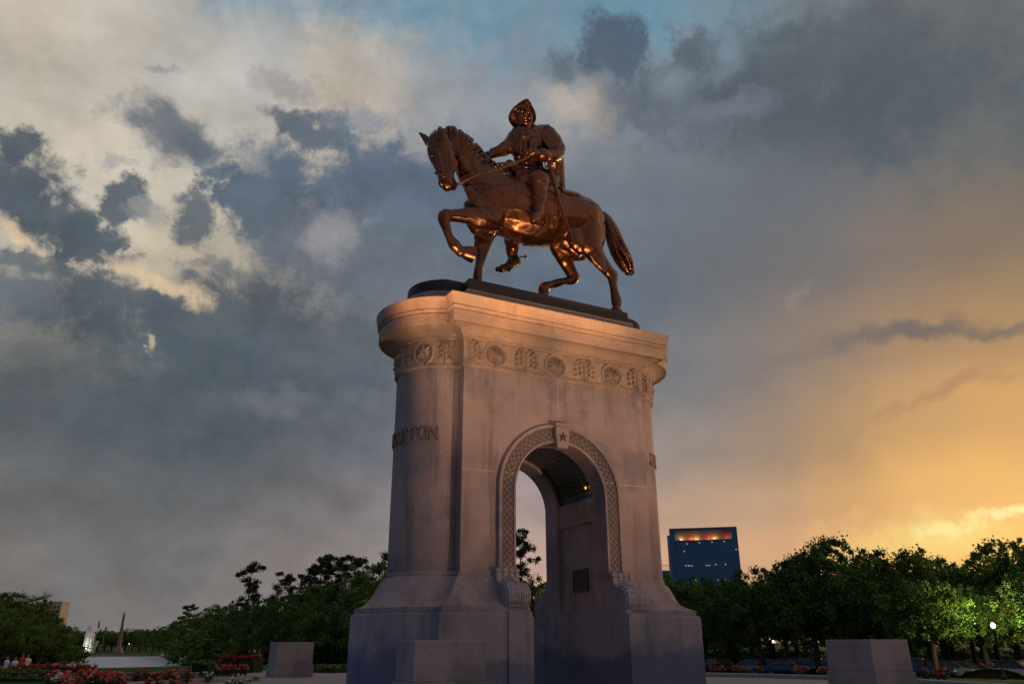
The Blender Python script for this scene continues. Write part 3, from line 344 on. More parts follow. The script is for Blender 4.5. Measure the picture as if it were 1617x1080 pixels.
# ------------------------------------------------------------------ mesh helpers
def tag(o, label=None, cat=None, group=None, kind=None):
    if label: o['label'] = label
    if cat: o['category'] = cat
    if group: o['group'] = group
    if kind: o['kind'] = kind
    return o
def empty(name, loc=(0, 0, 0), rz=0.):
    o = bpy.data.objects.new(name, None); col.objects.link(o); o.location = loc; o.rotation_euler = (0, 0, rz); o.empty_display_size = .3
    return o
class MB:
    def __init__(s): s.v = []; s.f = []
    def add(s, vs, fs):
        k = len(s.v); s.v.extend([tuple(p) for p in vs]); s.f.extend([tuple(i+k for i in f) for f in fs])
    def box(s, x0, x1, y0, y1, z0, z1, taper=0., rot=0., c=None):
        cx, cy = (x0+x1)/2, (y0+y1)/2
        vs = []
        for z, tp in ((z0, 0), (z1, taper)):
            for x, y in ((x0+tp, y0+tp), (x1-tp, y0+tp), (x1-tp, y1-tp), (x0+tp, y1-tp)):
                if rot:
                    X, Y = x-cx, y-cy; x = cx+X*math.cos(rot)-Y*math.sin(rot); y = cy+X*math.sin(rot)+Y*math.cos(rot)
                vs.append((x, y, z))
        s.add(vs, [(3, 2, 1, 0), (4, 5, 6, 7), (0, 1, 5, 4), (1, 2, 6, 5), (2, 3, 7, 6), (3, 0, 4, 7)])
    def rings(s, rings, cap=True, closed=True):
        n = len(rings[0]); vs = [p for r in rings for p in r]; fs = []
        for i in range(len(rings)-1):
            for j in range(n if closed else n-1):
                k = (j+1) % n; fs.append((i*n+j, i*n+k, (i+1)*n+k, (i+1)*n+j))
        if cap: fs.append(tuple(range(n-1, -1, -1))); fs.append(tuple(range((len(rings)-1)*n, len(rings)*n)))
        s.add(vs, fs)
    def tube(s, pts, r, n=8, cap=True):
        pts = [Vector(p) for p in pts]; rs = r if isinstance(r, (list, tuple)) else [r]*len(pts)
        rings = []; prev = None
        for i, p in enumerate(pts):
            t = (pts[min(i+1, len(pts)-1)] - pts[max(i-1, 0)])
            if t.length < 1e-9: t = Vector((0, 0, 1))
            t.normalize()
            if prev is None:
                a = Vector((0, 0, 1)) if abs(t.z) < .9 else Vector((1, 0, 0)); prev = t.cross(a).normalized()
            else:
                prev = (prev - t*prev.dot(t)).normalized()
            b = t.cross(prev)
            rings.append([tuple(p + (prev*math.cos(k*2*math.pi/n) + b*math.sin(k*2*math.pi/n))*rs[i]) for k in range(n)])
        s.rings(rings, cap)
    def lathe(s, prof, n=16, c=(0, 0, 0)):
        s.rings([[(c[0]+r*math.cos(k*2*math.pi/n), c[1]+r*math.sin(k*2*math.pi/n), c[2]+z) for k in range(n)] for r, z in prof])
    def ell(s, c, r, n=10, m=6, rot=None):
        rings = []
        for i in range(1, m):
            a = math.pi*i/m - math.pi/2
            ring = []
            for k in range(n):
                p = Vector((r[0]*math.cos(a)*math.cos(2*math.pi*k/n), r[1]*math.cos(a)*math.sin(2*math.pi*k/n), r[2]*math.sin(a)))
                if rot is not None: p = rot @ p
                ring.append((c[0]+p.x, c[1]+p.y, c[2]+p.z))
            rings.append(ring)
        s.rings(rings)
    def loft(s, nodes, n=16, sub=4):
        """tapered limb: nodes (u, v, z, r in the side plane, r across)"""
        P = [np.array(k, float) for k in nodes]; Q = []
        for i in range(len(P)-1):
            p0 = P[max(i-1, 0)]; p1 = P[i]; p2 = P[i+1]; p3 = P[min(i+2, len(P)-1)]
            for j in range(sub):
                t = j/sub; Q.append(.5*((2*p1)+(-p0+p2)*t+(2*p0-5*p1+4*p2-p3)*t*t+(-p0+3*p1-3*p2+p3)*t**3))
        Q.append(P[-1])
        Tn = []
        for i in range(len(Q)):
            t = Q[min(i+1, len(Q)-1)][:3]-Q[max(i-1, 0)][:3]; Tn.append(t/np.linalg.norm(t))
        q0, q1 = Q[0].copy(), Q[-1].copy()
        seq = []
        for f, g in ((.92, .25), (.65, .72)):
            a = Q[0].copy(); a[:3] -= Tn[0]*min(a[3], a[4])*f*.8; a[3:] *= g; seq.append((a, Tn[0]))
        seq += list(zip(Q, Tn))
        for f, g in ((.65, .72), (.92, .25)):
            a = Q[-1].copy(); a[:3] += Tn[-1]*min(a[3], a[4])*f*.8; a[3:] *= g; seq.append((a, Tn[-1]))
        rings = []; prev = None
        for q, t in seq:
            sv = np.array([0, 1., 0]); sv = sv-t*(sv@t)
            if np.linalg.norm(sv) < .35: sv = np.array([1., 0, 0]); sv = sv-t*(sv@t)
            sv /= np.linalg.norm(sv); nv = np.cross(t, sv)
            ring = [q[:3]+nv*q[3]*math.cos(2*math.pi*k/n)+sv*q[4]*math.sin(2*math.pi*k/n) for k in range(n)]
            if prev is not None:
                best = min(range(n), key=lambda s_: sum(float(np.sum((ring[(k+s_) % n]-prev[k])**2)) for k in range(0, n, 2)))
                ring = ring[best:]+ring[:best]
            prev = ring; rings.append([tuple(map(float, p)) for p in ring])
        s.rings(rings)
    def mesh(s, name, m=None, smooth=None):
        me = bpy.data.meshes.new(name); me.from_pydata(s.v, [], s.f); me.update()
        if m is not None: me.materials.append(m)
        bm = bmesh.new(); bm.from_mesh(me); bmesh.ops.recalc_face_normals(bm, faces=bm.faces); bm.to_mesh(me); bm.free()
        if smooth is not None:
            me.polygons.foreach_set('use_smooth', [True]*len(me.polygons)); me.set_sharp_from_angle(angle=R_(smooth))
        return me
    def obj(s, name, m=None, parent=None, smooth=None, loc=None):
        o = bpy.data.objects.new(name, s.mesh(name, m, smooth)); col.objects.link(o)
        if parent: o.parent = parent
        if loc: o.location = loc
        return o
def bake(o):
    """apply the modifiers of o"""
    dg = bpy.context.evaluated_depsgraph_get(); dg.update()
    me = bpy.data.meshes.new_from_object(o.evaluated_get(dg)); old = o.data
    o.modifiers.clear(); o.data = me; me.name = old.name
    return o
def fuse(mb, name, m, parent=None, voxel=.04, smooth=6, factor=.5):
    o = mb.obj(name, m, parent)
    r = o.modifiers.new('r', 'REMESH'); r.mode = 'VOXEL'; r.voxel_size = voxel; r.use_smooth_shade = True
    s = o.modifiers.new('s', 'SMOOTH'); s.iterations = smooth; s.factor = factor
    bake(o)
    o.data.polygons.foreach_set('use_smooth', [True]*len(o.data.polygons))
    if not o.data.materials: o.data.materials.append(m)
    return o
def boolean(o, cutters):
    for c_ in cutters:
        b = o.modifiers.new('b', 'BOOLEAN'); b.operation = 'DIFFERENCE'; b.solver = 'EXACT'; b.object = c_
    bake(o)
    return o
def copy_tree(o, parent=None, name=None):
    c = o.copy(); col.objects.link(c); c.parent = parent
    for ch in list(o.children): copy_tree(ch, c)
    return c

# ------------------------------------------------------------------ terrain
AZM = 1.0885
ROT = math.pi/2-AZM
OX, OY = 1.4707, 24.0
U = Vector((math.sin(AZM), math.cos(AZM), 0)); V = Vector((-math.cos(AZM), math.sin(AZM), 0)); O = Vector((OX, OY, 0))
def Wd(u, v, z=0): p = O+U*u+V*v; return (p.x, p.y, z)
CX, CY, _ = Wd(0, 1.8)
def gz(x, y):
    r = math.hypot(x-CX, y-CY); k = min(1, max(0, ((x-CX)/max(r, .1)+.02)/.40)); k = k*k*(3-2*k)
    t = min(1, max(0, (r-42)/33)); a = t*t*(3-2*t); t = min(1, max(0, (r-16.2)/72)); return -2.4*(a*(1-k)+t*k)
g = MB(); rad = [0, 8, 14, 16.2, 18, 20, 24, 28, 32, 36, 42]+[42+k*3 for k in range(1, 13)]+[85, 100, 140, 200, 300, 500, 900, 1800, 4000]
g.rings([[(CX+max(r, .01)*math.cos(a*math.pi/48), CY+max(r, .01)*math.sin(a*math.pi/48), gz(CX+max(r, .01)*math.cos(a*math.pi/48), CY+max(r, .01)*math.sin(a*math.pi/48))-.02) for a in range(96)] for r in rad], cap=False)
m_grass = mat('grass', (.048, .11, .020), .95, spec=.05, vscale=.8, color2=(.028, .060, .016), bump=.8, bscale=30.)
tag(g.obj('ground', m_grass, smooth=60), kind='structure')
def brick_mat(name, c1, c2, mor, sc_, bw=.4, rh=.2):
    m = bpy.data.materials.new(name); m.use_nodes = True; t = NT(m.node_tree); b = m.node_tree.nodes['Principled BSDF']
    o = t.n('ShaderNodeTexCoord').outputs['Object']
    br = t.n('ShaderNodeTexBrick'); t.put(br.inputs['Vector'], o)
    for k, v in (('Color1', (*c1, 1)), ('Color2', (*c2, 1)), ('Mortar', (*mor, 1)), ('Scale', sc_), ('Mortar Size', .03), ('Brick Width', bw), ('Row Height', rh)): br.inputs[k].default_value = v
    c = t.mix(t.mr(t.noise(o, .8, 5), .3, .7, 0, .5), br.outputs[0], tuple(x*.6 for x in c1))
    t.put(b.inputs['Base Color'], c); b.inputs['Roughness'].default_value = .85
    bn = t.n('ShaderNodeBump'); bn.inputs['Strength'].default_value = .4; bn.inputs['Distance'].default_value = .01
    t.put(bn.inputs['Height'], br.outputs['Fac']); bn.invert = True; t.put(b.inputs['Normal'], bn.outputs[0])
    return m
m_pave = brick_mat('brick_paving', (.33, .26, .25), (.22, .175, .18), (.42, .37, .35), 1.0, .62, .3)
m_kerb = stone('kerb_stone', (.34, .31, .31), streak=.2)
pv = MB(); N_ = 96
pv.rings([[Wd(15.4*math.cos(a*2*math.pi/N_), 1.8+15.4*math.sin(a*2*math.pi/N_), z) for a in range(N_)] for z in (-.3, .006)])
tag(pv.obj('paving', m_pave), kind='structure')
pw = MB()
pw.add([Wd(-5.2, 15, .010), Wd(5.2, 15, .010), Wd(5.2, 30, .010), Wd(-5.2, 30, .010)], [(0, 1, 2, 3)])
pw.add([Wd(-5.2, -14, .010), Wd(5.2, -14, .010), Wd(5.2, -30, .010), Wd(-5.2, -30, .010)], [(0, 1, 2, 3)])
tag(pw.obj('path', m_pave), kind='structure')
def kerb_arc(a0, a1, r0=15.42, r1=15.85, h=.16, name='kerb'):
    k = MB(); n = max(3, int(abs(a1-a0)/4)); rings = []
    for i in range(n+1):
        a = R_(a0+(a1-a0)*i/n); c_, s_ = math.cos(a), math.sin(a)
        rings.append([Wd(r0*c_, 1.8+r0*s_, -.1), Wd(r0*c_, 1.8+r0*s_, h-.02), Wd((r0+.02)*c_, 1.8+(r0+.02)*s_, h), Wd(r1*c_, 1.8+r1*s_, h), Wd(r1*c_, 1.8+r1*s_, -.1)])
    k.rings(rings); return k.obj(name, m_kerb)
tag(kerb_arc(-68, 70), kind='structure')
tag(kerb_arc(110, 248), kind='structure')

# ------------------------------------------------------------------ the monument
A, D, RR, DR = 3.32, 3.61, 1.42, .384
RI, RO, ZS, ZJ = 1.587, 2.173, 5.712, 6.205
NA = 28
def outline(o, z):
    P = []; rr = RR+o; th = math.asin(max(-1, min(1, o/rr)))
    P.append((-A-o, -o, z)); P.append((A+o, -o, z))
    for i in range(NA+1):
        t = th+(math.pi-2*th)*i/NA; P.append((A+rr*math.sin(t), D/2-rr*math.cos(t), z))
    P.append((A+o, D+o, z)); P.append((-A-o, D+o, z))
    for i in range(NA+1):
        t = math.pi-th-(math.pi-2*th)*i/NA; P.append((-A-rr*math.sin(t), D/2-rr*math.cos(t), z))
    return P
def sweep(prof):
    m_ = MB(); m_.rings([outline(o, z) for o, z in prof]); return m_
def arch_cutter(r, v0, v1, z0=-1., n=40):
    pts = [(-r, z0), (r, z0)]+[(r*math.cos(math.pi*i/n), ZS+r*math.sin(math.pi*i/n)) for i in range(n+1)]
    c_ = MB(); c_.rings([[(x, v0, z) for x, z in pts], [(x, v1, z) for x, z in pts]])
    o = c_.obj('cutter', None, mon); return o
mon = empty('memorial_arch', O, ROT)
tag(mon, 'tall pink granite arch with rounded ends, lattice archway and carved frieze, carrying the bronze horseman', 'monument')
cut1 = arch_cutter(RI, -3, D+3); cut2 = arch_cutter(RI+.16, .66, D-.72, 2.30)
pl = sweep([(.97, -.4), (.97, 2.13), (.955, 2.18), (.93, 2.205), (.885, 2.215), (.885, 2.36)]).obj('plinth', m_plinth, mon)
bell = [(.885-.03, 2.357), (.80, 2.385), (.66, 2.45), (.52, 2.56), (.41, 2.70), (.325, 2.85), (.25, 3.0), (.185, 3.11), (.12, 3.18), (.07, 3.21), (.045, 3.22), (.045, 3.31), (.03, 3.34), (0, 3.345)]
bd = sweep(bell+[(0, 6.18), (0, 9.36)]).obj('body', m_body, mon)
for o_, cs in ((pl, [cut1]), (bd, [cut1, cut2])): boolean(o_, cs)
for c_ in (cut1, cut2): bpy.data.objects.remove(c_)
for o_ in (pl, bd):
    o_.data.polygons.foreach_set('use_smooth', [True]*len(o_.data.polygons)); o_.data.set_sharp_from_angle(angle=R_(25))
sweep([(.0, 9.357), (.04, 9.38), (.085, 9.40), (.085, 9.44), (.06, 9.47), (.045, 9.48), (.045, 10.24), (.03, 10.25)]).obj('frieze', m_corn, mon, 25)
sweep([(.03, 10.247), (.09, 10.27), (.09, 10.31), (.13, 10.325), (.13, 10.37), (.16, 10.375), (.21, 10.43), (.29, 10.50), (.40, 10.55), (.52, 10.575), (.60, 10.58), (.60, 10.56), (.645, 10.56),
       (.66, 10.58), (.66, 10.90), (.625, 10.905), (.625, 10.935), (.665, 10.94), (.665, 10.975), (.69, 10.98), (.70, 11.03), (.665, 11.035), (.665, 11.06), (.715, 11.065), (.725, 11.12), (.75, 11.28), (.775, 11.37), (.775, 11.425), (.74, 11.44), (.3, 11.52)]).obj('cornice', m_corn, mon, 25)
sweep([(-.08, 11.4), (-.08, 11.95), (-.10, 12.03), (-.14, 12.05)]).obj('attic_step', m_corn, mon, 25)

def arch_pts(r, n=36, z0=3.33):
    return [(-r, z0+(ZS-z0)*i/8) for i in range(8)]+[(-r*math.cos(math.pi*i/n), ZS+r*math.sin(math.pi*i/n)) for i in range(n+1)]+[(r, ZS+(z0-ZS)*i/8) for i in range(1, 9)]
def side_v(d, back): return D+d if back else -d
for back in (False, True):
    a_ = MB(); prof = [(RI+.004, -.03), (RI+.004, .085), (RI+.012, .10), (RI+.075, .10), (RI+.085, .06), (RO-.115, .06), (RO-.105, .12), (RO-.085, .135), (RO-.02, .135), (RO, .12), (RO, -.03)]
    cols_ = [arch_pts(r) for r, d in prof]
    a_.rings([[(cols_[k][i][0], side_v(prof[k][1], back), cols_[k][i][1]) for k in range(len(prof))] for i in range(len(cols_[0]))])
    av = a_.obj('archivolt', m_body, mon, 30)
    # lattice
    L_ = MB(); t0, t1 = RI+.085, RO-.115; rm = (t0+t1)/2
    Ls = ZS-3.36; tot = 2*Ls+math.pi*rm
    def pos(s_, t):
        if s_ < Ls: return (-t, 3.36+s_)
        if s_ < Ls+math.pi*rm:
            a = (s_-Ls)/rm; return (-t*math.cos(a), ZS+t*math.sin(a))
        return (t, ZS-(s_-Ls-math.pi*rm))
    nn = 52; st = tot/nn; ds = st*2.0
    for k in range(-2, nn+1):
        for sg in (0, 1):
            pts = []
            for j in range(9):
                s_ = k*st+ds*j/8; t = t0+(t1-t0)*(j/8 if sg else 1-j/8)
                if -1e-6 <= s_ <= tot+1e-6 and not (abs(s_-tot/2) < .2):
                    x, z = pos(s_, t); pts.append((x, side_v(.058, back), z))
            if len(pts) > 1: L_.tube(pts, .013, 5)
    L_.obj('lattice', m_lat, av)
    # keystone with star
    k_ = MB(); f = lambda d: side_v(d, back)
    k_.rings([[(-w_, f(0), z), (w_, f(0), z), (w_, f(d), z), (-w_, f(d), z)] for z, w_, d in ((7.11, .185, .20), (7.13, .19, .22), (7.77, .255, .27), (7.79, .29, .31), (7.85, .32, .34), (7.88, .32, .34))])
    ks = k_.obj('keystone', m_body, mon)
    s_ = MB(); cz = 7.46; ring = [(math.sin(i*math.pi/5)*(.17 if i % 2 == 0 else .066), cz+math.cos(i*math.pi/5)*(.17 if i % 2 == 0 else .066)) for i in range(10)]
    s_.rings([[(x, f(.21), z) for x, z in ring], [(x, f(.275), z) for x, z in ring], [(x*.05, f(.32), cz+(z-cz)*.05) for x, z in ring]])
    s_.obj('star', m_dirt, ks)
    # mortar joints
    j_ = MB()
    def strip(x0, x1, z0, z1, d):
        j_.box(x0, x1, min(side_v(d, back), side_v(-.01, back)), max(side_v(d, back), side_v(-.01, back)), z0, z1)
    strip(-A+.004, -RO-.01, ZJ-.012, ZJ+.012, .004); strip(RO+.01, A-.004, ZJ-.012, ZJ+.012, .004)
    strip(-.011, .011, 7.89, 9.355, .004)
    for sg in (-1, 1):
        ang = math.asin((ZJ-ZS)/rm); 
        x0 = sg*math.sqrt((RI+.01)**2-(ZJ-ZS)**2); x1 = sg*math.sqrt(RO**2-(ZJ-ZS)**2)
        j_.box(min(x0, x1), max(x0, x1), min(side_v(.064, back), side_v(.05, back)), max(side_v(.064, back), side_v(.05, back)), ZJ-.010, ZJ+.010)
    for k_ in range(len(j_.v)//8):
        jj = MB(); jj.add(j_.v[k_*8:k_*8+8], j_.f[:6]); jj.obj('mortar_joint', m_mortar, mon)
# joint on jambs and apses
j_ = MB()
for sg in (-1, 1):
    x_ = math.sqrt(RI**2-(ZJ-ZS)**2)
    j_.box(min(sg*(x_-.006), sg*(x_+.02)), max(sg*(x_-.006), sg*(x_+.02)), .01, .64, ZJ-.012, ZJ+.012)
    j_.box(min(sg*(x_-.006), sg*(x_+.02)), max(sg*(x_-.006), sg*(x_+.02)), D-.70, D-.01, ZJ-.012, ZJ+.012)
for k_ in range(len(j_.v)//8):
    jj = MB(); jj.add(j_.v[k_*8:k_*8+8], j_.f[:6]); jj.obj('mortar_joint', m_mortar, mon)

# recessed jamb panels, lintels, tiled vault, plaque, lamp
m_tile = bpy.data.materials.new('vault_tile'); m_tile.use_nodes = True
t = NT(m_tile.node_tree); b = m_tile.node_tree.nodes['Principled BSDF']
uv = t.n('ShaderNodeAttribute', attribute_name='tile_uv').outputs['Vector']
br = t.n('ShaderNodeTexBrick'); t.put(br.inputs['Vector'], uv); br.offset = 0.
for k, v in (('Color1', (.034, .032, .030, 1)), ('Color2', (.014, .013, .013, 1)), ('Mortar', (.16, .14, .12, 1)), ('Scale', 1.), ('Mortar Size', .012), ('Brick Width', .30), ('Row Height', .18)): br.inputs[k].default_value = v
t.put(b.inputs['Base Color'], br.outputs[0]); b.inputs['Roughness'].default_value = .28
bn = t.n('ShaderNodeBump'); bn.inputs['Strength'].default_value = .6; bn.inputs['Distance'].default_value = .012; bn.invert = True
t.put(bn.inputs['Height'], br.outputs['Fac']); t.put(b.inputs['Normal'], bn.outputs[0])
rv = RI+.13; vt = MB(); n = 48; v0, v1 = .67, D-.73; rings = []
for i in range(n+1):
    a0_ = math.asin(.12/rv); a = a0_+(math.pi-2*a0_)*i/n; rings.append([(-rv*math.cos(a), v0, ZS+rv*math.sin(a)), (-rv*math.cos(a), v1, ZS+rv*math.sin(a)), (-(rv+.025)*math.cos(a), v1, ZS+(rv+.025)*math.sin(a)), (-(rv+.025)*math.cos(a), v0, ZS+(rv+.025)*math.sin(a))])
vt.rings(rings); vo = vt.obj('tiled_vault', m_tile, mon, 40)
at = vo.data.attributes.new('tile_uv', 'FLOAT_VECTOR', 'POINT')
at.data.foreach_set('vector', [x for p in vo.data.vertices for x in (p.co.y, math.atan2(p.co.z-ZS, -p.co.x)*rv, 0)])
for sg in (-1, 1):
    pb = MB()
    def bx(x0, x1, *a): pb.box(min(sg*x0, sg*x1), max(sg*x0, sg*x1), *a)
    bx(RI+.06, RI+.17, .665, D-.725, 5.10, ZS+.13)
    bx(RI+.125, RI+.165, .665, D-.725, 2.31, 5.10)
    pn = pb.obj('jamb_panel', m_body, mon)
    if sg == 1:
        q = MB(); q.box(RI+.085, RI+.122, 1.25, 2.08, 3.02, 3.66); pq = q.obj('plaque', m_plaque, mon)
        q = MB()
        for a in ((1.22, 1.262, 2.99, 3.69), (2.068, 2.11, 2.99, 3.69)): q.box(RI+.07, RI+.121, a[0], a[1], a[2], a[3])
        for a in ((1.262, 2.068, 2.99, 3.03), (1.262, 2.068, 3.65, 3.69)): q.box(RI+.07, RI+.121, a[0], a[1], a[2], a[3])
        q.obj('frame', MATS['bronze'], pq)
# vault lamp
m_glow = mat('lamp_glow', (.9, .7, .3), .5, emit=(1., .50, .14), estr=1.3)
lx, lz = 1.55, 6.20
lb = MB(); lb.box(lx-.02, lx+.12, .88, 1.08, lz+.06, lz+.12); lb.tube([(lx+.10, .98, lz+.1), (lx+.02, .98, lz+.09)], .02, 6); vl = lb.obj('vault_lamp', m_bbase, mon)
lb = MB(); lb.ell((lx+.02, .98, lz), (.025, .035, .045)); lb.obj('bulb', m_glow, vl, 60)
pt = bpy.data.lights.new('vault_lamp_light', 'POINT'); pt.energy = .8; pt.color = (1, .6, .25); pt.shadow_soft_size = .06
po = bpy.data.objects.new('vault_lamp_light', pt); col.objects.link(po); po.parent = vl; po.location = (lx-.07, .98, lz)

# pier blocks and scroll brackets
for sx in (-1, 1):
    for back in (False, True):
        q = MB(); x0, x1 = RI-.012, 2.32
        v0, v1 = (-1.045, -.30) if not back else (D+.30, D+1.045)
        q.box(min(sx*x0, sx*x1), max(sx*x0, sx*x1), v0, v1, -.4, 2.13)
        q.box(min(sx*(x0+.02), sx*(x1-.02)), max(sx*(x0+.02), sx*(x1-.02)), v0+.02, v1-.02, 2.13, 2.25)
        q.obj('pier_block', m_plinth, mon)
def bracket_mesh():
    q = MB(); pr = [(0.02, 2.252), (-.60, 2.252)]
    for i in range(13):
        a = R_(270-i*15); pr.append((-.60+.37*math.cos(a), 2.622+.37*math.sin(a)))
    pr += [(-.50, 3.0), (-.40, 3.04), (-.31, 3.12), (-.26, 3.22), (-.24, 3.30), (0.02, 3.32)]
    q.rings([[(x, v, z) for v, z in pr] for x in (-.35, .35)])
    # acanthus ribs over the roll
    path = [(-.60+.385*math.cos(R_(a)), 2.622+.385*math.sin(R_(a))) for a in range(250, 85, -12)]+[(-.50, 3.02), (-.40, 3.06), (-.32, 3.14), (-.27, 3.24)]
    for k in range(-4, 5):
        pts = []; n = len(path)
        for i, (v, z) in enumerate(path):
            s_ = i/(n-1); x = k*.075*(.35+.65*math.sin(math.pi*min(1, .15+s_*.85))**.5)
            pts.append((x, v-.012*(abs(k) % 2), z))
        q.tube(pts, [.012+.030*math.sin(math.pi*min(1, max(0.02, i/(n-1))))*(1.25 if k % 2 == 0 else .8) for i in range(n)], 6)
    for k in range(-3, 4):
        for i in range(3, 12, 2):
            v, z = path[i]; q.ell((k*.09, v, z), (.045, .035, .06), 7, 5)
    for sx in (-1, 1):   # volute spiral
        pts = []
        for i in range(46):
            a = R_(100+i*18); r = .345*(1-i/52.); pts.append((sx*.352, -.60+r*math.cos(a), 2.622+r*math.sin(a)))
        q.tube(pts, [.028*(1-i/70.) for i in range(46)], 6); q.ell((sx*.355, -.60, 2.622), (.04, .06, .06))
    # top roll of four lobes
    q.tube([(-.36, -.20, 3.36), (.36, -.20, 3.36)], .07, 10)
    for x in (-.29, -.10, .10, .29):
        q.ell((x, -.22, 3.37), (.095, .10, .085)); q.ell((x, -.24, 3.24), (.075, .06, .10))
    return q
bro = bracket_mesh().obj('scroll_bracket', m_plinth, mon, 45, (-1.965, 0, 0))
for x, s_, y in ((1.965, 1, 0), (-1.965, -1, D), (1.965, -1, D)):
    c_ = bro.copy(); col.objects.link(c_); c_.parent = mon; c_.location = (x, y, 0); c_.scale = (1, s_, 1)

# lettering on the round ends
def word(text, side, th0=22.6, th1=157.4, z0=7.10, h=.46):
    """raised letters wrapped round a round end; th is measured from the front seam"""
    out = MB(); n = len(text); stp = (th1-th0)/n
    cu = bpy.data.curves.new('t', 'FONT'); to = bpy.data.objects.new('t', cu); col.objects.link(to)
    for i, ch in enumerate(text):
        if ch == ' ': continue
        cu.body = ch; cu.extrude = .026; cu.bevel_depth = .006; cu.bevel_resolution = 0; cu.resolution_u = 6; cu.size = 1.; cu.align_x = 'CENTER'
        dg = bpy.context.evaluated_depsgraph_get(); dg.update(); me = bpy.data.meshes.new_from_object(to.evaluated_get(dg))
        zs = [v.co.y for v in me.vertices]; xs = [v.co.x for v in me.vertices]
        H = .73; k = h/H; wch = max(xs)-min(xs); cxh = (max(xs)+min(xs))/2
        kx = min(k*.92, .27/wch) if ch != 'I' else k*.9
        j = i+.5
        th = (th1-stp*j) if side < 0 else (th0+stp*j)
        vs = []
        for v in me.vertices:
            s_ = (v.co.x-cxh)*kx; t = R_(th)+(-s_ if side < 0 else s_)/RR; r = RR+.018+v.co.z
            vs.append((side*(A+r*math.sin(t)), D/2-r*math.cos(t), z0+v.co.y*k))
        out.add(vs, [tuple(p.vertices) for p in me.polygons]); bpy.data.meshes.remove(me)
    bpy.data.objects.remove(to)
    return out.obj('inscription', m_letter, mon)
word('SAM HOUSTON', -1); word('SAN JACINTO', 1)

# frieze carving
def fmap(kind, c):
    """returns a mapping (s, z, depth) -> local point"""
    if kind == 'front': return lambda s, z, d: (c+s, -.045-d, 9.86+z)
    if kind == 'back': return lambda s, z, d: (c-s, D+.045+d, 9.86+z)
    sg = -1 if kind == 'left' else 1
    def f(s, z, d):
        r = RR+.045+d; t = R_(c)+(-s if sg < 0 else s)/(RR+.045); return (sg*(A+r*math.sin(t)), D/2-r*math.cos(t), 9.86+z)
    return f
def petal(q, F, x0, z0, ang, ln, wd, ht=.03):
    """a teardrop leaf rising from the wall"""
    ca, sa = math.cos(ang), math.sin(ang); rings = []
    for i in range(7):
        t = i/6; w_ = wd*math.sin(math.pi*(.08+.86*t**.8)); cx = x0+sa*ln*t; cz = z0+ca*ln*t
        rings.append([F(cx+ca*w_*a, cz-sa*w_*a, ht*d*(math.sin(math.pi*(.1+.85*t))+.15)) for a, d in ((-1, -.3), (-.7, .7), (0, 1.), (.7, .7), (1, -.3))])
    q.rings(rings)
def curl(q, F, x, z, r0, a0, turns, sg, rad=.02):
    pts = []; n = 16
    for i in range(n+1):
        t = i/n; a = a0+sg*turns*2*math.pi*t; r = r0*(1-.75*t); pts.append(F(x+r*math.cos(a), z+r*math.sin(a), .012))
    q.tube(pts, [rad*(1-.4*i/n) for i in range(n+1)], 5)
def medallion(F, k=1.):
    q = MB(); q.rings([[F(k*r_*math.cos(a*math.pi/16), r_*math.sin(a*math.pi/16), d_) for a in range(32)] for r_, d_ in ((.36, -.01), (.36, .004), (.01, .005))]); return q
def palmette(F, k=1.):
    q = MB(); pts = []
    for i in range(29):
        a = R_(-90+18+i*(324/28.)); pts.append(F(k*.385*math.cos(a), .0+.385*math.sin(a), .006))
    q.tube(pts, .050, 7)
    for sg in (-1, 1):
        curl(q, F, sg*k*.085, -.29, .075, R_(90-sg*90+sg*20), .9, -sg, .026)
        curl(q, F, sg*k*.13, -.13, .075, R_(-90), 1.0, sg, .026)
    for i, (a, l) in enumerate(((0, .34), (30, .32), (-30, .32), (58, .28), (-58, .28), (88, .22), (-88, .22))):
        petal(q, F, k*.02*math.sin(R_(a)), -.09, R_(a), l*(k if abs(a) > 45 else 1)*1.06, .040, .12)
    q.ell(F(0, -.40, .01), (.04, .03, .04), 8, 5); q.ell(F(0, -.16, .01), (.04, .03, .05), 8, 5)
    return q
def plant(F, k=1., half=0):
    q = MB(); q.tube([F(0, -.38+.7*i/8, .008) for i in range(9)], .034, 5)
    for j, (z, l) in enumerate(((-.27, .33), (-.10, .35), (.07, .33), (.22, .24))):
        for sg in (-1, 1):
            if half and sg != half: continue
            pts = [F(sg*k*l*(i/6), z+.11*math.sin(i/6*math.pi*.55), .010) for i in range(7)]
            q.tube(pts, [.028-.0025*i for i in range(7)], 5)
            petal(q, F, sg*k*l*.85, z+.09, sg*R_(110), .14*k, .036, .09); petal(q, F, sg*k*l*.45, z+.10, sg*R_(30), .12, .030, .09)
            q.ell(F(sg*k*l*1.05, z+.14, .01), (.026, .026, .026), 6, 4)
    petal(q, F, 0, .12, 0, .22, .045, .045)
    return q
def swag(F, x0, x1):
    q = MB(); q.tube([F(x0+(x1-x0)*i/12, -.30-.075*math.sin(math.pi*i/12), .010) for i in range(13)], .024, 5); return q
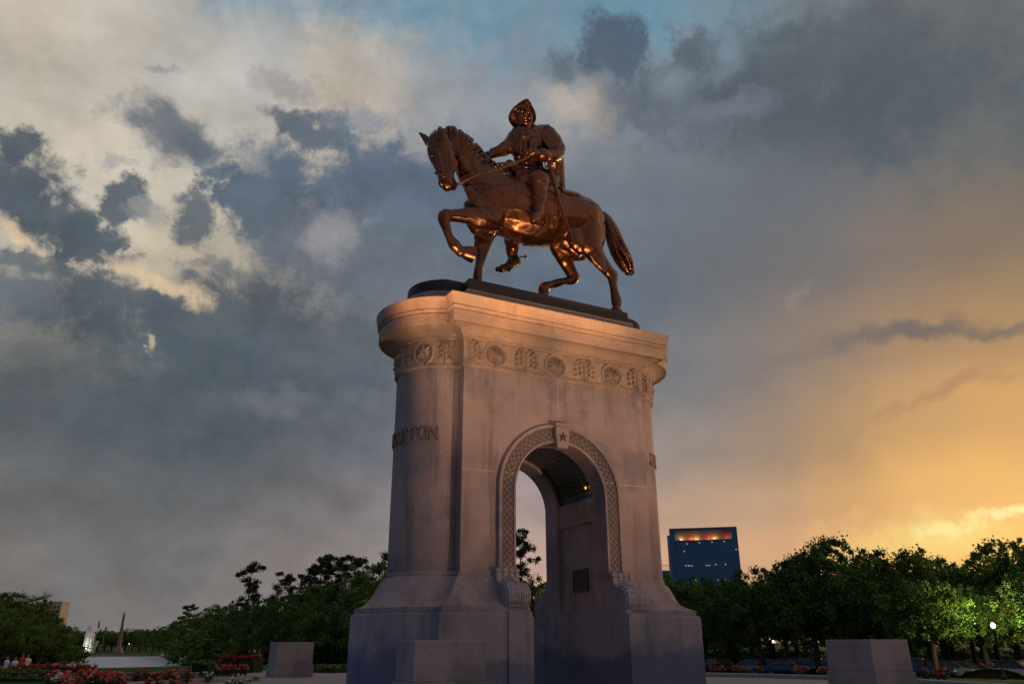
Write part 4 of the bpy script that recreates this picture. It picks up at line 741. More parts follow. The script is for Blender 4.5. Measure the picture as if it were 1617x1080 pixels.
for kd in ('front', 'back'):
    for c_ in (-2.28, -.09+.005, 2.11): p_ = palmette(fmap(kd, c_)).obj('palmette_relief', m_corn, mon, 50); medallion(fmap(kd, c_)).obj('medallion_ground', m_letter, p_)
    for c_ in (-1.18, 1.01): plant(fmap(kd, c_)).obj('plant_relief', m_relief, mon, 50)
    for c_, h_ in ((-3.16, 1), (3.16, -1)): plant(fmap(kd, c_), 1., h_ if kd == 'front' else -h_).obj('plant_relief', m_relief, mon, 50)
    q = MB(); F = fmap(kd, 0)
    for a, b_ in ((-3.05, -2.62), (-1.94, -1.24), (-1.12, -.42), (.24, .95), (1.07, 1.78), (2.45, 3.05)): swag(F, a, b_).obj('swag_relief', m_relief, mon, 50)
    for x_ in (-3.24, 3.24): q = MB(); q.tube([F(x_, -.37+.74*i/4, .004) for i in range(5)], .012, 5); q.obj('border_relief', m_relief, mon, 50)
for kd in ('left', 'right'):
    for c_ in (45, 90, 135): p_ = palmette(fmap(kd, c_), .8).obj('palmette_relief', m_corn, mon, 50); medallion(fmap(kd, c_), .8).obj('medallion_ground', m_letter, p_)
    for c_ in (18, 67.5, 112.5, 162): plant(fmap(kd, c_), .5).obj('plant_relief', m_relief, mon, 50)

# ------------------------------------------------------------------ the bronze statue
st = empty('equestrian_statue', O, ROT)
tag(st, 'dark bronze horseman in hat and cape on a stepping horse, on top of the arch', 'statue')
for nm_, o_ in list(SD_.items()): pass
base_ = sweep([(-.20, 12.04), (-.20, 12.44), (-.215, 12.47), (-.42, 12.50), (-.62, 12.60), (-.85, 12.76), (-.98, 12.86)]).obj('bronze_base', m_bbase, st, 30)
hb = MB()
for k in ('torso', 'neck', 'head', 'cheek', 'chin', 'foreleg', 'farfore', 'haunch', 'stifle', 'farhind', 'sheath', 'nearshoulder', 'breast', 'ear_far', 'ear_near', 'm1', 'm2', 'm3', 'm4', 'm5', 'm6', 'm7', 'm8', 'm9', 'm10'): hb.loft(SD_[k])
def down(nodes, zend, r0, r1, du=0.):
    u, v, z, r, rv_ = nodes[-1]
    hb.loft([(u, v, z, r, rv_), (u+du*.4, v, z-(z-zend)*.45, r*.92, rv_*.92), (u+du*.8, v, zend+.16, r0, r0), (u+du, v, zend+.02, r1, r1)], sub=2)
down(SD_['farfore'], 12.88, .20, .25, -.08)
down(SD_['haunch'], 12.88, .22, .27, -.06)
down(SD_['farhind'], 12.9, .20, .22, -.1)
# mirrored far haunch and shoulder mass
far_h = [(u, 3.4-v, z, r*.95, rv_) for u, v, z, r, rv_ in SD_['haunch'][:3]]; hb.loft(far_h)
hb.loft([(u, 3.4-v, z, r, rv_) for u, v, z, r, rv_ in SD_['nearshoulder']])
# forehead, brow and knee anatomy
def ept(k, i): return SD_[k][i][:3]
x, y, z = ept('foreleg', 4); hb.ell((x, y, z), (.24, .2, .24))
x, y, z = ept('haunch', 6); hb.ell((x+.08, y, z+.05), (.2, .16, .24))
x, y, z = ept('farhind', 4); hb.ell((x+.06, y, z), (.2, .16, .22))
from mathutils import noise as mn_
def crease(o, amp, sc1, ridged=True, st_=(1, 1, 1)):
    me = o.data; me.update(); vs = me.vertices; no = [v.normal.copy() for v in vs]
    for v, n_ in zip(vs, no):
        p = Vector((v.co.x*st_[0], v.co.y*st_[1], v.co.z*st_[2]))*sc1; q_ = p+mn_.noise_vector(p*.5)*.9
        k_ = mn_.noise(q_); k_ = (.28-abs(k_)*1.4) if ridged else k_
        v.co -= n_*amp*k_
    me.update()
horse = fuse(hb, 'horse', m_bronze, st, .036, 4, .5)
crease(horse, .045, 1.5, True, (1, 1, .8)); crease(horse, .012, 5., False)
hf = SD_['forehoof']; q = MB(); a_h, b_h = Vector(hf[0][:3]), Vector(hf[3][:3]); dh = (b_h-a_h).normalized(); sh = Vector((0, 1, 0)); nh = dh.cross(sh).normalized()
q.rings([[tuple(a_h+dh*l_+nh*(r_*math.cos(i*math.pi/8)+sk)+sh*r_*.85*math.sin(i*math.pi/8)) for i in range(16)] for l_, r_, sk in ((-.02, .15, 0), (.08, .21, 0), (.12, .235, 0), (.30, .28, .02), (.46, .33, .05), (.47, .30, .05), (.42, .20, .05))]); q.obj('hoof', m_bronze, horse, 35)
# facial detail
q = MB()
x, y, z = ept('eye', 0); q.ell((x, y, z), (.10, .07, .08)); q.ell((x, y-.02, z+.09), (.14, .07, .04))
q.obj('horse_eye', m_bronze, horse, 60); q = MB(); q.loft(SD_['nostril']); q.obj('nostril', m_bronze2, horse, 60)
def strands(name, paths, m_, parent, vox=None):
    q = MB()
    for pts, rs in paths: q.tube(pts, rs, 6)
    return q.obj(name, m_, parent, 60)
# mane: locks along the crest falling to the near side
random.seed(3)
nk = SD_['neck']; ml = []
def cr(P, t):
    t = max(0, min(.9999, t))*(len(P)-1); i = int(t); f = t-i; return np.array(P[i])*(1-f)+np.array(P[min(i+1, len(P)-1)])*f
for i in range(120):
    t = .12+.86*i/119; q_ = cr(nk, t); q2 = cr(nk, min(1, t+.02)); tg = q2[:3]-q_[:3]; tg = tg/(np.linalg.norm(tg)+1e-9)
    nrm = np.cross(tg, [0, 1, 0]); nrm = nrm if nrm[2] > 0 or nrm[0] > 0 else -nrm
    if nrm[2] < 0: nrm = -nrm
    ln = random.uniform(.30, .55)*(1.0 if t < .85 else .8); side = -1 if random.random() < .7 else 1; pts = []; rs = []
    th0 = random.uniform(-.05, .25)
    back = random.uniform(.0, .35)
    for j in range(7):
        s_ = j/6; a = th0+s_*ln*1.9/max(q_[3], .45)
        p = q_[:3]+nrm*(q_[3]*math.cos(a)+.03)+np.array([0, side, 0])*(q_[4]*math.sin(a)+.035)-tg*back*s_*.8
        pts.append(tuple(p+np.array([random.uniform(-.012, .012) for _ in range(3)]))); rs.append(.058*(1-.75*s_)+.004)
    ml.append((pts, rs))
for i in range(14):  # forelock
    x, y, z = SD_['head'][0][:3]; x0 = x-.10+random.uniform(-.12, .12); y0 = y-.22+random.uniform(-.1, .1)
    pts = [(x0-.10*j/5-.05*(j/5)**2*random.random(), y0-.16*math.sin(j/5*1.5)-.02, z+.06-.62*(j/5)**1.3) for j in range(6)]
    ml.append((pts, [.045*(1-.7*j/5) for j in range(6)]))
mn = strands('mane', ml, m_bronze2, horse)
# tail of heavy locks
tl = []; tp = SD_['tail']
for i in range(46):
    a0 = random.uniform(0, 2*math.pi); rr_ = math.sqrt(random.random()); ph = random.uniform(0, 6); end = random.uniform(.86, 1.06); pts = []; rs = []
    for j in range(15):
        s_ = j/14*end; q_ = cr(tp, min(s_, .999)); ex = max(0, s_-1)*1.6
        a = a0+.5*math.sin(s_*5+ph)*.6
        off = np.array([math.cos(a)*q_[3]*rr_*.95+math.sin(a)*.02, math.sin(a)*q_[4]*rr_*.7, math.cos(a)*q_[3]*rr_*.45])
        p = q_[:3]+off+np.array([.12*ex, 0, -.8*ex]); pts.append(tuple(p)); rs.append(.075*math.sin(math.pi*min(.93, .18+.8*j/14))+.008)
    tl.append((pts, rs))
tq = MB()
for pts, rs in tl: tq.tube(pts, rs, 6)
tailo = fuse(tq, 'tail', m_bronze2, horse, .03, 2, .4)

# harness
q = MB()
for bt in SD_['bridle']:
    q.tube([tuple(cr(bt, i/10)[:3]) for i in range(11)], .048, 6)
br_o = q.obj('bridle', m_bbase, horse, 60)
q = MB(); q.tube([p[:3] for p in SD_['bit']], [.06, .04, .04], 6); q.obj('bit', m_bronze, br_o, 60)
q = MB()
for k in ('reins', 'rein2'):
    P = SD_[k]; pts = [tuple(cr(P, i/24)[:3]) for i in range(25)]; q.tube(pts, .046, 6)
q.obj('reins', m_bbase, horse, 60)
# breast strap, girth and saddle cloth follow the barrel
def band(u0, u1, off, a0, a1, n=24, m_=10, zshift=0.):
    """shell over the torso between stations u0..u1, angle measured from the top"""
    T_ = SD_['torso']; us = [p[0] for p in T_]
    def at(u):
        for i in range(len(T_)-1):
            if T_[i][0] <= u <= T_[i+1][0]:
                f = (u-T_[i][0])/(T_[i+1][0]-T_[i][0]); return np.array(T_[i])*(1-f)+np.array(T_[i+1])*f
        return np.array(T_[-1])
    q = MB(); gi = []; 
    for L in (off, off-.10):
        for i in range(m_+1):
            u = u0+(u1-u0)*i/m_; p = at(u)
            gi.append([(u, p[1]+(p[4]+L)*math.sin(a0+(a1-a0)*k/n), p[2]+(p[3]+L)*math.cos(a0+(a1-a0)*k/n)) for k in range(n+1)])
    q.rings(gi[:m_+1], cap=False, closed=False); q.rings(gi[m_+1:], cap=False, closed=False)
    a, b_ = gi[:m_+1], gi[m_+1:]
    edge = [p for p in a[0]]+[r[-1] for r in a[1:]]+[p for p in reversed(a[-1][:-1])]+[r[0] for r in reversed(a[1:-1])]
    edge2 = [p for p in b_[0]]+[r[-1] for r in b_[1:]]+[p for p in reversed(b_[-1][:-1])]+[r[0] for r in reversed(b_[1:-1])]
    q.rings([edge, edge2], cap=False)
    return q
cl = band(-1.05, .55, .05, -1.45, 1.45).obj('saddle_cloth', m_bronze2, horse, 50)
cl2 = band(1.0, 1.75, .055, -.95, .95).obj('saddle_cloth', m_bronze2, horse, 50)
band(-.05, .22, .035, -math.pi, math.pi, 40, 3).obj('girth', m_bronze2, horse, 50)
q = MB(); q.loft([(-.95, 1.7, 18.35, .16, .3), (-.6, 1.7, 18.0, .26, .55), (0, 1.7, 17.75, .30, .62), (.6, 1.7, 17.85, .32, .60), (1.05, 1.7, 18.15, .22, .5)])
q.obj('saddle', m_bronze2, horse, 60)
x, y, z = SD_['star']; q = MB(); ring = [(math.sin(i*math.pi/5)*(.17 if i % 2 == 0 else .065), math.cos(i*math.pi/5)*(.17 if i % 2 == 0 else .065)) for i in range(10)]
q.rings([[(x+a, y+.05+.25*max(0,-b_)*0, z+b_) for a, b_ in ring], [(x+a, y-.01, z+b_) for a, b_ in ring], [(x+a*.05, y-.04, z+b_*.05) for a, b_ in ring]]); q.obj('star', m_bronze, cl2)

# rider
rb = MB()
for k in ('rtorso', 'rhead', 'rarm', 'larm', 'nleg', 'nfoot', 'fleg', 'ffoot', 'fheel', 'skirt', 'skirt2'): rb.loft(SD_[k])
hx, hy, hz = SD_['rhead'][2][:3]
fx = Vector((-.18, -.95, -.12)).normalized(); sd_ = Vector((.98, -.18, 0)).normalized(); uz = Vector((0, 0, 1))
def fc(a, b_, c_): p = Vector((hx, hy, hz))+sd_*a+fx*b_+uz*c_; return tuple(p)
def rider_hand(p, dirv, palm, curl_, ln=.16):
    """palm, four bent fingers of unequal length and a thumb from the side of the palm"""
    p = Vector(p); d = Vector(dirv).normalized(); pn = Vector(palm).normalized(); s_ = d.cross(pn).normalized()
    rb.loft([(*(p-d*.14), .12, .10), (*p, .15, .11), (*(p+d*.13), .13, .10)], n=10, sub=2)
    for i, (o_, l) in enumerate(((-.13, .86), (-.045, 1.), (.045, .95), (.125, .76))):
        b0 = p+d*.14+s_*o_; pts = [b0]; a = 0.; c_ = b0
        for j in range(3):
            a += curl_*(.8+.25*j); c_ = c_+(d*math.cos(a)+pn*math.sin(a))*ln*l*(1., .8, .6)[j]; pts.append(c_)
        rb.tube([tuple(k) for k in pts], [.045, .042, .038, .030], 7)
    b0 = p-d*.02+s_*-.14; rb.tube([tuple(b0), tuple(b0+d*.12-s_*.06+pn*.05), tuple(b0+d*.22+pn*.12)], [.052, .046, .034], 7)
rider_hand(SD_['hand_l'], (-.9, -.15, .1), (.2, .8, -.6), .75)
rider_hand(SD_['hand_r'], (-.8, .3, -.5), (0, -.3, -.9), .35)
rider = fuse(rb, 'rider', m_bronze2, st, .03, 3, .45)
crease(rider, .075, 2.6, True, (1, 1, .75)); crease(rider, .02, 7., True)
# face
q = MB()
q.ell(fc(0, .27, -.02), (.055, .07, .10)); q.ell(fc(0, .335, -.06), (.065, .06, .045))         # nose
for s_ in (-1, 1):
    q.ell(fc(s_*.115, .235, .055), (.055, .04, .035)); q.ell(fc(s_*.115, .255, .115), (.09, .045, .032))   # eye, brow
    q.ell(fc(s_*.15, .20, -.08), (.08, .07, .08)); q.ell(fc(s_*.30, .02, -.01), (.035, .08, .10))    # cheek, ear
q.ell(fc(0, .255, -.165), (.10, .05, .024)); q.ell(fc(0, .255, -.205), (.085, .05, .024)); q.ell(fc(0, .24, -.28), (.10, .09, .07))
q.obj('face', m_bronze2, rider, 60)
q = MB()
for i in range(26):
    a = R_(40+280*i/25); pts = [fc(.31*math.sin(a), .30*math.cos(a)-.02, .12-.42*j/5) for j in range(6)]; q.tube(pts, [.05, .055, .05, .045, .035, .015], 6)
q.obj('hair', m_bronze2, rider, 60)
q = MB(); B0, B1 = SD_['hatband'], SD_['hatbrim']; n = len(B0)
def smooth_loop(P, k=4):
    out = []; n = len(P); P = [np.array(p) for p in P]
    for i in range(n):
        for j in range(k):
            t = j/k; a, b_, c_, d_ = P[i-1], P[i], P[(i+1) % n], P[(i+2) % n]
            out.append(.5*((2*b_)+(-a+c_)*t+(2*a-5*b_+4*c_-d_)*t*t+(-a+3*b_-3*c_+d_)*t**3))
    return out
S0, S1 = smooth_loop(B0), smooth_loop(B1)
rings = []
for s_ in np.linspace(0, 1, 8):
    rings.append([tuple(a*(1-s_)+b_*s_+np.array([0, .10*math.sin(math.pi*s_), .05*math.sin(math.pi*s_)])) for a, b_ in zip(S0, S1)])
for s_ in np.linspace(1, 0, 8):
    rings.append([tuple(a*(1-s_)+b_*s_+np.array([0, .10*math.sin(math.pi*s_)+.055, .05*math.sin(math.pi*s_)+.05])) for a, b_ in zip(S0, S1)])
q.rings(rings, cap=False)
hat = q.obj('hat', m_bronze2, rider, 60)
q = MB(); q.loft(SD_['hatcrown']); q.obj('hat_crown', m_bronze2, hat, 60)
# collar, cuff, belt buckle
for k in ('lcuff', 'ncuff'): q = MB(); q.loft(SD_[k]); q.obj('cuff', m_bronze2, rider, 60)
q = MB(); p = SD_['rtorso'][6]; q.tube([(p[0]+.30*math.cos(a), p[1]+.30*math.sin(a)-.03, p[2]+.12+.10*math.sin(a)) for a in np.linspace(0, 2*math.pi, 25)], .085, 8)
p5 = SD_['rtorso'][5]; q.loft([(p[0], p[1]-.28, p[2]+.08, .08, .07), (p[0]-.10, p[1]-.42, p[2]-.15, .10, .06), (p[0]-.22, p[1]-.45, p[2]-.38, .04, .03)], n=10, sub=3)
q.obj('neckerchief', m_bronze2, rider, 60)
for k in ('lapel', 'lapel2', 'strap', 'belt'): q = MB(); q.tube([tuple(cr(SD_[k], i/10)[:3]) for i in range(11)], [.04+.025*math.sin(math.pi*i/10) for i in range(11)], 7); q.obj({'lapel': 'lapel', 'lapel2': 'lapel', 'strap': 'cape_cord', 'belt': 'belt'}[k], m_bronze2, rider, 60)
# cape
rows = [[np.array(p) for p in r] for r in SD_['cape']]
def bez(P, t):
    t = t*(len(P)-1); i = min(int(t), len(P)-2); f = t-i; a, b_, c_, d_ = P[max(i-1, 0)], P[i], P[i+1], P[min(i+2, len(P)-1)]
    return .5*((2*b_)+(-a+c_)*f+(2*a-5*b_+4*c_-d_)*f*f+(-a+3*b_-3*c_+d_)*f**3)
nu, nv_ = 30, 26; G_ = []
for j in range(nv_+1):
    t = j/nv_; rowp = [bez([r[i] for r in rows], t) for i in range(5)]
    G_.append([bez(rowp, i/nu)+np.array([.028, .035, .0])*math.sin(i/nu*22+t*2)*min(1, t*1.6) for i in range(nu+1)])
q = MB(); q.rings([[tuple(p) for p in r] for r in G_], cap=False, closed=False)
cape = q.obj('cape', m_bronze2, rider)
md = cape.modifiers.new('s', 'SOLIDIFY'); md.thickness = .06; md.offset = 0; bake(cape); cape.data.polygons.foreach_set('use_smooth', [True]*len(cape.data.polygons))
# sword, spur, stirrup
q = MB(); P = SD_['sword']; q.tube([tuple(cr(P, i/12)[:3]) for i in range(13)], [.075-.028*i/12 for i in range(13)], 8)
sw = q.obj('sword', m_bronze, rider, 60)
q = MB(); q.loft(SD_['hilt'], n=8); q.loft(SD_['guard'], n=8); a, b_ = SD_['hilt'][0], SD_['guard'][0]
q.tube([a[:3], (a[0]-.14, a[1]-.05, (a[2]+b_[2])/2), b_[:3]], .025, 6); q.obj('hilt', m_bronze, sw, 60)
q = MB(); q.tube([p[:3] for p in SD_['spur']], .03, 6); x, y, z = SD_['spurwheel'][0][:3]
for i in range(8):
    a = i*math.pi/4; q.tube([(x, y, z), (x+.10*math.cos(a), y, z+.10*math.sin(a))], [.025, .006], 5)
q.obj('spur', m_bronze, rider, 60)
q = MB(); q.tube([p[:3] for p in SD_['stirrup']], [.04, .05, .06, .045], 6)
q.obj('stirrup_leather', m_bronze, horse, 60); q = MB(); nf = SD_['nfoot'][1][:3]; q.tube([(nf[0]+.24*math.cos(a), nf[1], nf[2]+.04+.26*math.sin(a)) for a in np.linspace(0, 2*math.pi, 21)], .03, 6)
q.obj('stirrup', m_bronze, horse, 60); q = MB(); ff = SD_['ffoot'][2][:3]; q.tube([(ff[0]+.02, ff[1]+.22*math.cos(a), ff[2]+.05+.27*math.sin(a)) for a in np.linspace(0, 2*math.pi, 21)], .03, 6)
q.obj('stirrup', m_bronze, horse, 60)

# ------------------------------------------------------------------ pedestals
LAB = {'near': 'stone block pedestal standing right in front of the left foot of the arch', 'left': 'stone block pedestal on the paving left of the arch, by the hedges', 'right': 'stone block pedestal on the right, in front of the parked cars'}
for k, c_, f_ in (('near', (-2.02, 22.0), 1.17), ('left', (-10.6, 40.0), 1.0), ('right', (11.8, 27.9), 1.07)):
    r = empty('stone_pedestal', (c_[0], c_[1], 0), ROT); tag(r, LAB[k], 'pedestal', 'stone pedestals round the arch')
    for nm_, parts in (('pedestal_base', ((.90, .90, -.3, .535), (.90, .885, .535, .552))), ('pedestal_block', ((.845, .845, .548, .575), (.855, .84, .575, 1.50), (.84, .825, 1.50, 1.53)))):
        q = MB(); rg_ = []
        for w0, w1, z0, z1 in parts: rg_ += [(w0*f_, z0), (w1*f_, z1)]
        q.rings([[(sx*w_, sy*w_, z) for sx, sy in ((-1, -1), (1, -1), (1, 1), (-1, 1))] for w_, z in rg_])
        o_ = q.obj(nm_, m_ped, r); md = o_.modifiers.new('b', 'BEVEL'); md.width = .018; md.segments = 2; md.limit_method = 'ANGLE'; bake(o_)

# ------------------------------------------------------------------ floodlights at the foot of the approach
m_black = mat('black_metal', (.02, .02, .022), .5, .5)
m_lens = mat('flood_lens', (.8, .6, .4), .3, emit=(1, .55, .22), estr=3.)
def flood(x, y, target, watts, label, size=R_(27), colr=(1., .46, .17), blend=.9, ):
    r = empty('floodlight', (x, y, gz(x, y))); tag(r, label, 'floodlight', 'ground floodlights aimed at the arch')
    q = MB(); q.lathe([(.16, -.05), (.16, .02), (.03, .03), (.03, .30)], 12); q.obj('stand', m_black, r)
    d = (Vector(target)-Vector((x, y, .42))).normalized(); rot = d.to_track_quat('-Z', 'Y').to_matrix()
    q = MB(); prof = [(.05, .22), (.10, .18), (.18, .0), (.18, -.04)]
    q.rings([[tuple(rot@Vector((rr*math.cos(k*math.pi/8), rr*math.sin(k*math.pi/8), zz))+Vector((0, 0, .42))) for k in range(16)] for rr, zz in prof]); hd = q.obj('lamp_head', m_black, r)
    q = MB(); q.rings([[tuple(rot@Vector((rr*math.cos(k*math.pi/8), rr*math.sin(k*math.pi/8), zz))+Vector((0, 0, .42))) for k in range(16)] for rr, zz in ((.165, -.035), (.165, -.05), (.05, -.06))]); q.obj('lens', m_lens, hd)
    l = bpy.data.lights.new('flood_light', 'SPOT'); l.energy = watts; l.color = colr; l.spot_size = size; l.spot_blend = blend; l.shadow_soft_size = .55 if size < R_(30) else .25
    lo = bpy.data.objects.new('flood_light', l); col.objects.link(lo); lo.parent = r; lo.location = Vector((0, 0, .42))+d*.10; lo.rotation_euler = d.to_track_quat('-Z', 'Y').to_euler()
FL = [((-5.0, 13.2), Wd(-2.9, 1.2, 16.9), 19000, 'small black ground floodlight near the left of the approach, aimed up at the horse head', R_(20)),
      ((-.5, 11.0), Wd(-.6, 1.2, 16.4), 24000, 'small black ground floodlight in the middle of the approach, aimed up at the horse belly', R_(20)),
      ((4.6, 11.5), Wd(1.9, 1.2, 16.4), 20000, 'small black ground floodlight near the right of the approach, aimed up at the horse haunch', R_(20)),
      ((1.5, 10.2), Wd(.1, 1.0, 19.8), 15000, 'small black ground floodlight right of the middle one, aimed up at the rider', R_(18)),
      ((14.0, 10.5), Wd(-.2, 0, 9.6), 6500, 'broad black ground floodlight furthest right, aimed up at the cornice', R_(46)),
      ((-2.4, 12.0), Wd(-1.4, 0, 11.2), 3000, 'small black ground floodlight behind the left one, aimed up at the cornice', R_(32)),
      ((15.5, 17.5), Wd(3.8, 1.0, 11.8), 1800, 'small black ground floodlight right of the arch, aimed up at its rounded end', R_(40))]
for (p, tg, wt, lb_, sz) in FL: flood(p[0], p[1], tg, wt, lb_, sz, (1., .46, .17) if sz < R_(30) else (1., .60, .36))
